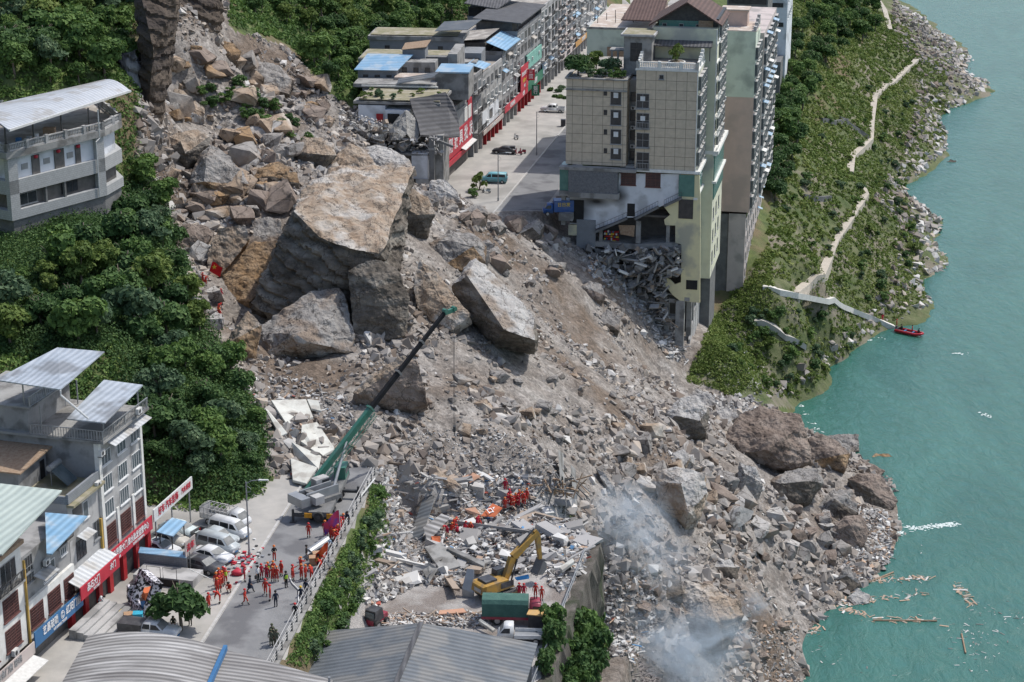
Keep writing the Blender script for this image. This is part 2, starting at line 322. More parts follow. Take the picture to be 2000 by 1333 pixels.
# road sheets
m_road = mat('asphalt', (.185, .187, .19), (.25, .25, .25), .25, .85, .15, 10, c3=(.135, .135, .14), s3=.2)
m_kerb = mat('kerb_concrete', (.50, .49, .47), (.40, .39, .37), .8, .9)
def strip(name, fl, fr, y0, y1, z, m, step=4, zt=None):
    mb = MB(); ys = np.linspace(y0, y1, int((y1-y0)/step)+2); vs = []
    for y in ys: vs += [(fl(y), y, z), (fr(y), y, z)]
    fs = [(2*i, 2*i+1, 2*i+3, 2*i+2) for i in range(len(ys)-1)]
    mb.add(vs, fs)
    return tag(mb.build(name, m), kind='structure')
strip('road', lambda y: Rl(y)+.3, lambda y: Rr(y)-.2, 120, 220, .012, m_road)
strip('far_road', lambda y: FL(y)+.3, lambda y: FL(y)+8.3, 338, 560, .012, m_road)
def kerb(name, f, y0, y1, w=.3, h=.14):
    mb = MB(); ys = np.arange(y0, y1, 1.0)
    for y in ys: mb.hexa([(f(y), y, -.2), (f(y)+w, y, -.2), (f(y+.97)+w, y+.97, -.2), (f(y+.97), y+.97, -.2)], [(f(y), y, h), (f(y)+w, y, h), (f(y+.97)+w, y+.97, h), (f(y+.97), y+.97, h)])
    return tag(mb.build(name, m_kerb), kind='structure')
kerb('kerb', lambda y: Rl(y)-.05, 150, 218); kerb('far_kerb', lambda y: FL(y)-.05, 336, 470)
# ---------------- rocks ----------------
_hy = np.arange(150, 900, .5)
def hit(px, py, ymin=150, zoff=0.):
    d = ray(px, py); t = _hy/d[1]; x = d[0]*t; z = CH+d[2]*t; g = H(x, _hy)+zoff
    k = np.where((z <= g) & (_hy >= ymin))[0]
    k = k[0] if len(k) else len(_hy)-1
    y = _hy[k]; return Vector((float(x[k]), float(y), float(g[k])))
def cracks(m):
    n = m.node_tree.nodes; L = m.node_tree.links; b = n['Principled BSDF']; s0 = b.inputs['Base Color'].links[0].from_socket; tc = n.new('ShaderNodeTexCoord'); nz = n.new('ShaderNodeTexNoise'); nz.inputs['Scale'].default_value = .7; nz.inputs['Detail'].default_value = 6; L.new(tc.outputs['Object'], nz.inputs[0])
    mx = n.new('ShaderNodeMix'); mx.data_type = 'VECTOR'; mx.inputs[0].default_value = .35; L.new(tc.outputs['Object'], mx.inputs[4]); vs = n.new('ShaderNodeVectorMath'); vs.operation = 'SCALE'; vs.inputs[3].default_value = 8; L.new(nz.outputs['Color'], vs.inputs[0]); L.new(vs.outputs[0], mx.inputs[5])
    vo = n.new('ShaderNodeTexVoronoi'); vo.feature = 'DISTANCE_TO_EDGE'; vo.inputs['Scale'].default_value = .42; L.new(mx.outputs[1], vo.inputs['Vector']); mr = n.new('ShaderNodeMapRange'); mr.inputs[1].default_value = .004; mr.inputs[2].default_value = .035; mr.inputs[3].default_value = .75; mr.inputs[4].default_value = 0; L.new(vo.outputs['Distance'], mr.inputs[0])
    m2 = n.new('ShaderNodeMix'); m2.data_type = 'RGBA'; L.new(mr.outputs[0], m2.inputs[0]); L.new(s0, m2.inputs[6]); m2.inputs[7].default_value = (.06, .05, .042, 1)
    n5 = n.new('ShaderNodeTexNoise'); n5.inputs['Scale'].default_value = 4.5; n5.inputs['Detail'].default_value = 8; n5.inputs['Roughness'].default_value = .7; L.new(tc.outputs['Object'], n5.inputs[0]); r5 = n.new('ShaderNodeMapRange'); r5.inputs[1].default_value = .35; r5.inputs[2].default_value = .7; r5.inputs[3].default_value = .84; r5.inputs[4].default_value = 1.12; L.new(n5.outputs[0], r5.inputs[0])
    m3 = n.new('ShaderNodeVectorMath'); m3.operation = 'SCALE'; L.new(m2.outputs[2], m3.inputs[0]); L.new(r5.outputs[0], m3.inputs[3]); L.new(m3.outputs[0], b.inputs['Base Color']); return m
def rockmat(name, c1, c2, c3, s=.6, bump=1.):
    m = mat(name, c1, c2, s, .9, bump, 2.2, c3=c3, s3=.22, lo=.38, hi=.62, detail=12); return cracks(m)
R_TAN = rockmat('rock_tan', (.32, .235, .165), (.42, .345, .27), (.50, .465, .42))
R_ORG = rockmat('rock_orange', (.30, .19, .10), (.38, .27, .17), (.20, .15, .11))
R_GRY = rockmat('rock_grey', (.235, .22, .205), (.37, .35, .325), (.27, .215, .17))
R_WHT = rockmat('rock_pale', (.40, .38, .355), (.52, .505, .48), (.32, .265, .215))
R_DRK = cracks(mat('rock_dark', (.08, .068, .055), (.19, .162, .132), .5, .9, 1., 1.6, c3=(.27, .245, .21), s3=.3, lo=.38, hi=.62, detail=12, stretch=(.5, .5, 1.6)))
R_BRN = rockmat('rock_brown', (.22, .172, .14), (.31, .255, .215), (.17, .13, .105))
RM = dict(t=R_TAN, o=R_ORG, g=R_GRY, w=R_WHT, d=R_DRK, b=R_BRN)
def hclean(bm, r_):
    g = {v for k in ('geom_interior', 'geom_unused') for v in r_[k] if isinstance(v, bmesh.types.BMVert)}
    if g: bmesh.ops.delete(bm, geom=list(g), context='VERTS')
def rockify(bm, amp, cell, seed, strata=0):
    bmesh.ops.triangulate(bm, faces=bm.faces)
    for _ in range(6):
        es = [e for e in bm.edges if e.calc_length() > cell]
        if not es or len(bm.faces) > 22000: break
        bmesh.ops.subdivide_edges(bm, edges=es, cuts=1); bmesh.ops.triangulate(bm, faces=[f for f in bm.faces if len(f.verts) > 3])
    bm.normal_update(); so_ = Vector((seed*3.1, seed*1.7, seed*.9))
    for v in bm.verts:
        p = v.co*(.16/max(amp, .2))+so_
        d = mnoise.fractal(p, .8, 2.1, 4)*amp+mnoise.fractal(v.co*.9+so_, .7, 2., 4)*amp*.34
        if strata and v.normal.z < .6: q = v.co.z*.8+v.co.x*.42+.8*mnoise.noise(v.co*.25+so_); q = q/1.7; q -= math.floor(q); d -= strata*(q*q)
        v.co += v.normal*d
BCOUNT = 0
def boulder(label, outline, ridge=(), top='t', side='g', depth=.6, base=None, back=.6, amp=.02, name='boulder', z0=None):
    global BCOUNT; BCOUNT += 1
    xs = [p[0] for p in outline]; ys = [p[1] for p in outline]; bx = (min(xs)+max(xs))/2; by = max(ys)
    bp = hit(*(base or (bx, by-2))) if z0 is None else atz(bx, by-2, z0)
    s = F/(bp.y*math.cos(PITCH)+(CH-bp.z)*math.sin(PITCH)); W = (max(xs)-min(xs))/s; hgt = max(ys)-min(ys); W = min(W, hgt/s*2.2)
    P3 = []
    cx, cy = sum(xs)/len(xs), sum(ys)/len(ys)
    for (x, y) in outline:
        t = (by-y)/hgt; Y = bp.y-.1*W+depth*W*t
        P3.append(atY(x, y, Y)); q = atY(cx+(x-cx)*.88, cy+(y-cy)*.88, Y+back*W); q.z -= 1.0; P3.append(q)
    for r in ridge:
        t = (by-r[1])/hgt; k = r[2] if len(r) > 2 else .22
        P3.append(atY(r[0], r[1], bp.y-.1*W+depth*W*t-k*W))
    c = sum(P3, Vector())/len(P3); c.z = min(p.z for p in P3)
    bm = bmesh.new()
    for p in P3: bm.verts.new(p-c)
    for q in [p for i, p in enumerate(P3) if i % 2 == 0 and i < 2*len(outline) and outline[i//2][1] > by-.3*hgt]:
        bm.verts.new(q-c+Vector((0, .15*W, -1.5)))
    r_ = bmesh.ops.convex_hull(bm, input=bm.verts)
    hclean(bm, r_)
    bm.normal_update()
    for f in bm.faces: f.material_index = 0 if f.normal.z > .5 else 1  # steep facets take the side rock: fracture colour, often with shade put in
    rockify(bm, amp*W+.16, max(W/45, .32), BCOUNT, .028*W if BCOUNT == 1 else .012*W)
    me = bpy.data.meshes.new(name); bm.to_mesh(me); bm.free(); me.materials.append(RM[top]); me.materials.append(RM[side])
    return tag(link(name, me, None, c), label, 'boulder', 'large boulders of the rockfall')
B = boulder
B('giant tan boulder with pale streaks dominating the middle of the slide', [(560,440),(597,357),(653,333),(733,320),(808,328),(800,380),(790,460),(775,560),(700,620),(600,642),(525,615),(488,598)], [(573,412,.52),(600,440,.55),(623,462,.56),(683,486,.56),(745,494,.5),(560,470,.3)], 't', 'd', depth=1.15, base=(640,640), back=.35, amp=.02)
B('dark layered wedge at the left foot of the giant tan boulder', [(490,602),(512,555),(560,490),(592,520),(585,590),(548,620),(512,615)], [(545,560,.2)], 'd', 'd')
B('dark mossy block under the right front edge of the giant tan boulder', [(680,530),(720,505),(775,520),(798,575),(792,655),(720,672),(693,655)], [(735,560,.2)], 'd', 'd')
B('leaning tan slab behind the top edge of the giant tan boulder', [(618,348),(655,305),(683,279),(712,293),(740,325),(700,345)], [(690,300,.1)], 't', 't', base=(680,346))
B('pale slab with a split, right behind the giant boulder and below the broken house', [(690,295),(735,284),(765,290),(790,305),(812,332),(790,345),(730,332)], [(740,305,.1)], 'w', 't', base=(750,345))
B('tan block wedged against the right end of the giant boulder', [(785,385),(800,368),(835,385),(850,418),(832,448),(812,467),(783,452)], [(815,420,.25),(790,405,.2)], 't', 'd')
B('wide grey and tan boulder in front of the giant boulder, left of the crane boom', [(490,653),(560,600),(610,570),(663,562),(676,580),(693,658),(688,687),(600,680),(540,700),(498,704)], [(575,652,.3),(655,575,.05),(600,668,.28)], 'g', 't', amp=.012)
B('tan block standing behind the crane boom', [(687,767),(720,738),(763,707),(787,695),(815,703),(825,745),(835,787),(800,797),(750,797),(690,803)], [(700,770,.2),(790,708,.05)], 't', 'b', amp=.01, depth=.1, back=.4)  # brown side rock puts the block's shaded face into the colour
B('long white slab leaning on the slope right of the crane tip', [(880,562),(905,525),(930,505),(945,518),(990,560),(1043,617),(1051,663),(1045,682),(1000,662),(965,668),(915,620)], [(912,538,.25),(985,645,.35),(1045,665,.2)], 'w', 'd', depth=.7, amp=.01)  # dark side rock paints in the shade on the slab's lower face
B('tan slab just left of the long white slab', [(806,545),(820,510),(850,530),(920,617),(884,645),(840,625),(815,600)], [(870,600,.1)], 't', 't', depth=.7, amp=.01)
B('brown broken block above the long white slab', [(838,473),(877,450),(927,460),(950,480),(945,510),(910,527),(857,525)], [(870,470,.15),(925,480,.2)], 'g', 'o')
B('cracked tan slab left of the giant boulder, beside the flag', [(405,500),(425,447),(478,440),(488,466),(457,508),(440,525),(408,562)], [], 't', 'o', depth=.8, amp=.01)
B('large orange tan slab between the flag and the giant boulder', [(432,535),(456,510),(492,474),(542,472),(560,500),(530,560),(488,602),(442,582)], [(488,590,.1)], 'o', 'o', depth=.8, amp=.01)
B('small grey slab above the orange tan slab', [(492,432),(520,425),(547,428),(552,462),(527,476),(495,466)], [], 'g', 'g', depth=.8)
B('tan pyramid boulder below the climbing rescuers', [(430,682),(460,640),(485,607),(511,635),(495,690),(470,707),(436,706)], [(465,660,.2)], 't', 'o')
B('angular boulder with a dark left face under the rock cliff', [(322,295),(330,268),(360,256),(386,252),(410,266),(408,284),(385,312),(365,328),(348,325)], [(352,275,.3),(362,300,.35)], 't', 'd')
B('pointed tan and grey boulder right of the dark faced boulder', [(368,360),(385,310),(411,283),(451,306),(465,333),(489,360),(475,385),(440,390),(400,366)], [(405,300,.2),(398,355,.3)], 'g', 'o')
B('pale grey boulder high on the slide above the bushes', [(474,146),(494,119),(532,124),(560,140),(571,156),(565,184),(540,190),(510,180)], [(522,172,.3),(540,150,.2)], 'g', 'd')
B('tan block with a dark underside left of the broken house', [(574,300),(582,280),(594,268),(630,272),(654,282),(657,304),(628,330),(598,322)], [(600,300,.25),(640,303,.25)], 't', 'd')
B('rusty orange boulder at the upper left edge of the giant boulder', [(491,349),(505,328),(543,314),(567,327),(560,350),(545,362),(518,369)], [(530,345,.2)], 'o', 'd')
B('small bright orange rock touching the rusty boulder', [(549,345),(560,333),(580,340),(585,358),(570,371),(553,366)], [(565,355,.2)], 'o', 'd')
B('rounded tan boulder near the top left of the slide', [(334,190),(340,175),(358,176),(374,195),(360,210),(342,212)], [(345,195,.2)], 't', 'b')
B('tan boulder with a flat pale front, below the rounded tan one', [(351,222),(358,205),(380,196),(400,212),(398,230),(372,242),(356,238)], [(372,218,.25)], 't', 'w')
B('orange tan boulder at the head of the slide', [(424,98),(432,82),(455,84),(471,100),(460,115),(440,121)], [(448,103,.15)], 'o', 'o')
B('purple brown boulder left of the cracked tan slab', [(336,455),(358,437),(408,442),(414,462),(390,490),(344,482)], [(370,460,.15)], 'b', 'b')
B('flat white slab left of the giant boulder', [(405,440),(430,415),(459,402),(486,408),(470,428),(440,446)], [], 'w', 'g', depth=.9)
B('pale rock below the hillside wall left of the climbers', [(360,600),(378,578),(405,590),(400,620),(380,638),(364,628)], [(380,605,.2)], 'w', 'd')
B('white block at the corner of the broken house and the street', [(838,372),(842,354),(870,350),(890,370),(904,396),(875,401),(850,397)], [(862,368,.1)], 'w', 'g')
B('grey block with flat top, left of the street end', [(818,385),(830,373),(852,374),(858,392),(840,402),(822,398)], [], 'g', 'g')
B('grey rock lying at the end of the far street', [(905,412),(925,400),(948,404),(952,420),(930,428),(908,424)], [(928,412,.2)], 'g', 'd')
B('brown rounded block at the end of the far street', [(938,440),(942,424),(960,417),(980,424),(982,445),(960,448)], [], 'b', 'b')
B('dark tilted rock in front of the blue truck', [(1004,462),(1020,445),(1050,427),(1063,440),(1055,460),(1030,472)], [(1040,445,.15)], 'g', 'd')
B('grey slab halfway down the slope under the tower', [(1156,625),(1187,606),(1213,616),(1208,646),(1180,642),(1160,636)], [(1185,630,.1)], 'g', 'd')
B('brown grey rock on the slope left of the tower rubble', [(1134,562),(1150,548),(1175,555),(1182,578),(1168,588),(1145,578)], [(1160,568,.2)], 'g', 'b')
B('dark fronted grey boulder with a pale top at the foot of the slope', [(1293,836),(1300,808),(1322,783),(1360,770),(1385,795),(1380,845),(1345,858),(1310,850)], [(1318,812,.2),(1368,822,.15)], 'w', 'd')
B('cracked pale rock behind the dark fronted boulder', [(1345,772),(1360,757),(1395,775),(1398,792),(1380,800),(1350,782)], [], 'w', 'g')
B('flat pale slab right of the cracked rock', [(1388,815),(1400,795),(1438,800),(1442,815),(1420,828),(1395,826)], [], 'w', 'g')
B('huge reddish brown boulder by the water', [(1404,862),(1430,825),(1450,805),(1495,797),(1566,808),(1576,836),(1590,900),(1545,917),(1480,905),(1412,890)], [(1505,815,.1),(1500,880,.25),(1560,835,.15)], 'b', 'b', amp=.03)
B('brown boulder right of the huge reddish one', [(1577,857),(1600,850),(1625,855),(1662,884),(1650,918),(1600,912),(1585,900)], [(1640,890,.2)], 'b', 'o')
B('flat grey slab jutting over the water', [(1614,852),(1645,849),(1677,850),(1678,880),(1655,886),(1625,868)], [], 'g', 'g', z0=RIV)
B('low flat rock at the waterline below the grey slab', [(1649,908),(1682,897),(1728,920),(1718,932),(1660,930)], [], 'b', 'g', z0=RIV)
B('split brown rock standing in the water', [(1656,935),(1690,924),(1716,925),(1735,950),(1752,980),(1738,997),(1705,1000),(1675,978)], [(1700,955,.2)], 'b', 'd', z0=RIV)
B('grey block with a dark face at the shore', [(1505,940),(1533,920),(1603,912),(1607,946),(1574,984),(1520,980)], [(1525,945,.2),(1590,940,.2)], 'g', 'd')
B('rough grey block between the dark faced block and the split brown rock', [(1597,990),(1624,957),(1668,957),(1676,1002),(1649,1018),(1605,1008)], [(1630,975,.2)], 'g', 'd')
B('purple brown rock beside the white wreckage at the water', [(1622,1040),(1648,1008),(1682,1004),(1697,1040),(1682,1072),(1635,1058)], [(1660,1025,.2)], 'b', 'b')
B('upright pale grey block left of the dark faced block', [(1437,948),(1444,902),(1476,914),(1491,948),(1478,975),(1445,974)], [(1455,925,.15),(1475,935,.15)], 'w', 'g')
B('large pale grey boulder above the smoke', [(1274,940),(1285,918),(1320,912),(1376,924),(1384,962),(1362,1018),(1340,1026),(1290,990)], [(1330,945,.25),(1345,1000,.25)], 'w', 't')
B('small pale block above the large pale grey boulder', [(1303,905),(1312,884),(1335,878),(1347,895),(1338,912),(1315,914)], [(1325,895,.15)], 'w', 't')
B('white block with dark sides lower on the debris', [(1394,1108),(1402,1090),(1425,1092),(1441,1108),(1434,1130),(1405,1130)], [(1420,1108,.2)], 'w', 'd')
B('big tan boulder half hidden by smoke', [(1310,1195),(1336,1135),(1384,1140),(1444,1176),(1452,1206),(1432,1242),(1416,1272),(1360,1262)], [(1380,1160,.1),(1400,1215,.2)], 't', 'd')
B('dark rock behind the smoke, left of the big tan boulder', [(1268,1150),(1290,1127),(1330,1130),(1335,1160),(1300,1172)], [], 'd', 'd')
B('grey block at the lower shore pointing to the floating planks', [(1631,1134),(1657,1103),(1680,1142),(1662,1155),(1640,1150)], [(1655,1125,.1)], 'g', 'd')
B('flat pale rock at the water edge beside the floating wreckage', [(1654,1168),(1675,1152),(1700,1162),(1698,1178),(1670,1182)], [], 'w', 'g', z0=RIV)
B('tan wedge of stone lying above the collapsed yard', [(832,920),(848,910),(887,938),(902,952),(890,962),(854,945)], [(870,937,.15)], 't', 't')
B('thin pale slab on the debris above the smoke', [(1164,916),(1178,922),(1203,955),(1196,962),(1172,932)], [], 'w', 'g')
B('tan rock half under water off the shore', [(1704,893),(1712,885),(1735,887),(1748,896),(1730,902),(1708,900)], [], 'o', 't', z0=RIV-.4)
B('white rock in the shallows below the path', [(1818,432),(1825,425),(1838,428),(1840,436),(1825,438)], [], 'w', 'w', z0=RIV-.2)
B('weedy rock alone in the river', [(1848,318),(1856,311),(1868,314),(1866,320),(1852,321)], [], 'd', 'd', z0=RIV-.2)
# tall rock cliff beside the slide
def cliff(label, outline, Y, back, m, name='rock_cliff', ridge=()):
    P3 = [atY(x, y, Y+dy) for x, y, dy in outline]+[atY(x, y, Y+dy+back) for x, y, dy in outline]+[atY(x, y, Y+dy) for x, y, dy in ridge]
    c = sum(P3, Vector())/len(P3); c.z = min(p.z for p in P3); bm = bmesh.new()
    for p in P3: bm.verts.new(p-c)
    r_ = bmesh.ops.convex_hull(bm, input=bm.verts); hclean(bm, r_)
    rockify(bm, .7, .6, 77+Y, .5); me = bpy.data.meshes.new(name); bm.to_mesh(me); bm.free(); me.materials.append(m)
    return tag(link(name, me, None, c), label, 'cliff')
m_clf = mat('cliff_rock', (.07, .054, .042), (.14, .112, .088), .25, .95, 1., 1.0, c3=(.06, .05, .045), s3=.12, stretch=(.5, .5, 1.8))
m_clw = mat('streaked_rock', (.06, .06, .062), (.14, .14, .145), .5, .9, .8, 1.5, c3=(.36, .36, .36), s3=.45, stretch=(1, 1, .15))
cliff('tall dark brown rock pillar left of the head of the slide', [(268,-40,0),(352,-40,6),(338,100,4),(320,210,2),(305,290,0),(282,292,-2),(272,170,-1)], 306, 9, m_clf, ridge=[(300,100,-3)])
cliff('dark wall of rock streaked white, just right of the white roofed house', [(232,110,2),(268,95,3),(275,170,2),(280,300,0),(250,300,-1),(228,220,-1)], 303, 8, m_clw)
cliff('short pale rock cliff at the top of the slide', [(345,-40,4),(432,-40,6),(432,60,4),(400,66,0),(372,90,-2),(345,112,-2)], 345, 8, m_clf)
# --- scattered medium boulders (single objects) ---
def template(i, cell=.35, npt=15):
    rr = random.Random(i*13+5); bm = bmesh.new()
    for _ in range(npt):
        v = Vector((rr.gauss(0, 1), rr.gauss(0, 1), rr.gauss(0, 1))).normalized(); v = Vector((max(-.72, min(.72, v.x)), max(-.62, min(.62, v.y)), max(-.5, min(.52, v.z)))); bm.verts.new(v)
    r_ = bmesh.ops.convex_hull(bm, input=bm.verts); hclean(bm, r_)
    if cell: rockify(bm, .05, cell, i)
    else: bmesh.ops.triangulate(bm, faces=bm.faces)
    me = bpy.data.meshes.new('rock'); bm.to_mesh(me); bm.free(); return me
TPL = [template(i) for i in range(9)]
TM = {}
def tmesh(i, k):
    if (i, k) not in TM:
        m = TPL[i].copy(); m.materials.append(RM[k]); TM[(i, k)] = m
    return TM[(i, k)]
DZ = [  # (polygon px, count, size range m, colours, label)
 ([(330,130),(460,70),(640,190),(650,260),(500,300),(330,260)], 40, (1.3,4.0), 'tbgto', 'loose rock among the bushes on the upper slide', 'rocks on the upper slide'),
 ([(330,340),(500,340),(560,400),(480,440),(400,420),(345,430)], 38, (1.5,4.6), 'tgtbto', 'loose rock above the cracked tan slab and left of the giant boulder', 'rocks left of the giant boulder'),
 ([(345,500),(400,480),(430,600),(440,700),(380,600)], 14, (1.1,2.4), 'gwg', 'grey rock beside the climbing rescuers', 'rocks beside the climbers'),
 ([(450,255),(570,250),(570,320),(460,320)], 20, (1.4,4.2), 'twgbt', 'rock between the upper bushes and the rusty boulder', 'rocks below the upper bushes'),
 ([(560,150),(640,190),(650,250),(590,250)], 14, (1.2,3.0), 'gtb', 'rock on the bare soil left of the broken house', 'rocks left of the broken house'),
 ([(850,400),(1000,450),(1120,470),(1130,560),(960,540),(880,450)], 26, (1.2,3.2), 'gtgb', 'rock on the slope below the end of the far street', 'rocks below the street end'),
 ([(900,680),(1250,760),(1290,850),(1000,900),(850,820)], 26, (.9,1.9), 'gtg', 'small rock on the middle of the debris slope', 'rocks on the middle slope'),
 ([(1190,820),(1420,900),(1420,1000),(1220,960)], 24, (1.2,2.6), 'gwtg', 'rock near the large pale boulder above the smoke', 'rocks near the large pale boulder'),
 ([(1390,930),(1620,990),(1650,1090),(1560,1120),(1400,1080)], 42, (1.2,3.2), 'gwgb', 'grey rock on the lower debris near the shore blocks', 'rocks near the shore'),
 ([(1200,1150),(1330,1290),(1540,1300),(1560,1180),(1450,1130)], 22, (1.0,2.2), 'gbg', 'rock at the foot of the debris by the river', 'rocks at the foot of the debris'),
]
for poly, cnt, (a, b_), cols, lab, grp in DZ:
    x0, x1 = min(p[0] for p in poly), max(p[0] for p in poly); y0, y1 = min(p[1] for p in poly), max(p[1] for p in poly); k = 0
    while k < cnt:
        px, py = random.uniform(x0, x1), random.uniform(y0, y1)
        if not in_poly(px, py, poly): continue
        k += 1; p = hit(px, py); s = a+(b_-a)*random.random()**2
        o = link('rock', tmesh(random.randrange(9), random.choice(cols)), None, (p.x, p.y, p.z+s*.18)); o.scale = (s*random.uniform(.8, 1.2), s*random.uniform(.8, 1.2), s*random.uniform(.6, 1))
        o.rotation_euler = (random.uniform(-.4, .4), random.uniform(-.4, .4), random.uniform(0, 6.28)); tag(o, lab, 'rock', grp)
# --- small rubble as stuff ---
m_st = bpy.data.materials.new('loose_stones'); m_st.use_nodes = True; n = m_st.node_tree.nodes; L = m_st.node_tree.links; b = n['Principled BSDF']; b.inputs['Roughness'].default_value = .92
at = n.new('ShaderNodeAttribute'); at.attribute_name = 'tone'; cr = n.new('ShaderNodeValToRGB'); e = cr.color_ramp.elements
e[0].color = (.13, .105, .09, 1); e[1].color = (.56, .54, .51, 1); e[1].position = 1
for p_, c_ in ((.2, (.20, .155, .12)), (.45, (.27, .245, .22)), (.7, (.34, .315, .29)), (.85, (.42, .355, .285)), (.93, (.47, .45, .42))):
    q = e.new(p_); q.color = (*c_, 1)
L.new(at.outputs['Fac'], cr.inputs[0]); L.new(cr.outputs[0], b.inputs['Base Color'])
RAWT = []
for i in range(10):
    me = template(i+30, 0, 8+i%3); V = np.empty(len(me.vertices)*3); me.vertices.foreach_get('co', V); V = V.reshape(-1, 3)
    Fa = np.array([list(p.vertices) for p in me.polygons if len(p.vertices) == 3]); RAWT.append((V, Fa)); bpy.data.meshes.remove(me)
def rotmats(n, tilt=1.0):
    a = rng.uniform(0, 6.283, n); bx = rng.normal(0, .5*tilt, n); by = rng.normal(0, .5*tilt, n)
    ca, sa, cb, sb, cc, sc = np.cos(a), np.sin(a), np.cos(bx), np.sin(bx), np.cos(by), np.sin(by); M = np.zeros((n, 3, 3)); z = np.zeros(n); o = np.ones(n)
    Rz = np.stack([np.stack([ca, -sa, z], 1), np.stack([sa, ca, z], 1), np.stack([z, z, o], 1)], 1)
    Rx = np.stack([np.stack([o, z, z], 1), np.stack([z, cb, -sb], 1), np.stack([z, sb, cb], 1)], 1)
    Ry = np.stack([np.stack([cc, z, sc], 1), np.stack([z, o, z], 1), np.stack([-sc, z, cc], 1)], 1)
    return Rz @ Rx @ Ry
def scatter_mesh(name, P, sz, tone, tpls, m, tilt=1., aniso=None, tname='tone'):
    VV = []; FF_ = []; TT = []; off = 0; idx = rng.integers(0, len(tpls), len(P))
    for i, (V, Fa) in enumerate(tpls):
        s = np.where(idx == i)[0]
        if not len(s): continue
        Rm = rotmats(len(s), tilt); sc = sz[s][:, None]*(aniso[s] if aniso is not None else rng.uniform(.7, 1.25, (len(s), 3)))
        W = np.einsum('nij,nkj->nki', Rm, V[None]*sc[:, None, :])+P[s][:, None, :]
        VV.append(W.reshape(-1, 3)); FF_.append((Fa[None]+(np.arange(len(s))*len(V))[:, None, None]+off).reshape(-1, Fa.shape[1])); TT.append(np.repeat(tone[s], len(V))); off += len(s)*len(V)
    return raw_mesh(name, np.concatenate(VV), np.concatenate(FF_), m, attr={tname: np.concatenate(TT)})
def sample_area(poly_px, n, ymin, ymax, xmin, xmax, cond=None):
    out = []
    while sum(map(len, out)) < n:
        x = rng.uniform(xmin, xmax, 24000); y = rng.uniform(ymin, ymax, 24000)
        z = H(x, y, False); px, py = proj(x, y, z); k = in_poly(px, py, poly_px) & (z > RIV-.5)
        if cond is not None: k &= cond(x, y)
        out.append(np.stack([x[k], y[k]], 1))
    q = np.concatenate(out)[:n]; z = H(q[:, 0], q[:, 1]); return np.column_stack([q, z])
offroad = lambda x, y: ~(in_poly(x, y, NEARP) | in_poly(x, y, FARP) | in_poly(x, y, TERR))
P = sample_area(DEBRIS, 90000, 205, 400, -70, 75, offroad)
cl = fbm(P[:, 0]/7+P[:, 1]/30, P[:, 1]/9, 4, 31); qx, qy = proj(P[:, 0], P[:, 1], P[:, 2]); scree = in_poly(qx, qy, [(900,480),(1150,560),(1340,760),(1250,820),(1120,800),(960,690)])
keep = rng.random(len(P)) < np.clip(np.where(scree, .32, .68)+1.9*cl, .05, 1); P = P[keep]; scree = scree[keep]; cl = cl[keep]
sz = (.11+1.15*rng.random(len(P))**7+.09*rng.random(len(P)))*np.where(scree, .7, 1)*np.clip(.8+1.1*cl, .55, 1.5); tn = np.clip(rng.normal(.55, .22, len(P))+.25*fbm(P[:, 0]/12, P[:, 1]/12, 3, 55), 0, 1); P[:, 2] += sz*.1
tag(link('loose_stones', scatter_mesh('loose_stones', P, sz, tn, RAWT, m_st)), 'loose grey and brown stones covering the landslide slope', 'rubble', kind='stuff')
# ---------------- vegetation ----------------
def leafmat(name, c1, c2, c3):
    if name in MATS: return MATS[name]
    m = bpy.data.materials.new(name); m.use_nodes = True; n = m.node_tree.nodes; L = m.node_tree.links; b = n['Principled BSDF']
    b.inputs['Roughness'].default_value = .7; b.inputs['Specular IOR Level'].default_value = .25
    a = n.new('ShaderNodeAttribute'); a.attribute_name = 'tone'; oi = n.new('ShaderNodeObjectInfo'); ad = n.new('ShaderNodeMath'); ad.operation = 'MULTIPLY_ADD'
    L.new(oi.outputs['Random'], ad.inputs[0]); ad.inputs[1].default_value = .35; L.new(a.outputs['Fac'], ad.inputs[2])
    cr = n.new('ShaderNodeValToRGB'); e = cr.color_ramp.elements; e[0].color = (*c1, 1); e[0].position = .1; e[1].color = (*c3, 1); e[1].position = 1.15 if False else 1.; q = e.new(.6); q.color = (*c2, 1)
    L.new(ad.outputs[0], cr.inputs[0]); L.new(cr.outputs[0], b.inputs['Base Color'])
    tr = n.new('ShaderNodeBsdfTranslucent'); L.new(cr.outputs[0], tr.inputs[0]); mx = n.new('ShaderNodeMixShader'); mx.inputs[0].default_value = .25
    L.new(b.outputs[0], mx.inputs[1]); L.new(tr.outputs[0], mx.inputs[2]); L.new(mx.outputs[0], n['Material Output'].inputs[0])
    MATS[name] = m; return m
LF = [leafmat('leaf_deep', (.03,.07,.024), (.07,.135,.04), (.15,.23,.075)),
      leafmat('leaf_mid', (.048,.10,.028), (.105,.185,.045), (.21,.30,.08)),
      leafmat('leaf_grey', (.045,.085,.042), (.09,.15,.075), (.17,.23,.12)),
      leafmat('leaf_bright', (.065,.11,.024), (.14,.20,.045), (.25,.29,.09))]
m_bark = mat('bark', (.12, .095, .07), (.20, .17, .14), 3, .95, .5)
def leaf_arrays(C, N, size, r_):
    """quads centred at C (n,3), roughly facing N, irregular"""
    n = len(C); t = r_.normal(size=(n, 3)); nn = N+r_.normal(0, .55, (n, 3)); nn /= np.linalg.norm(nn, axis=1)[:, None]
    a = np.cross(nn, t); a /= np.linalg.norm(a, axis=1)[:, None]; b_ = np.cross(nn, a); s = (size*r_.uniform(.55, 1.3, n))[:, None]
    V = np.stack([C-a*s, C-b_*s*.55+nn*s*.12, C+a*s, C+b_*s*.55+nn*s*.1], 1)
    return V.reshape(-1, 3), np.arange(4*n).reshape(-1, 4)
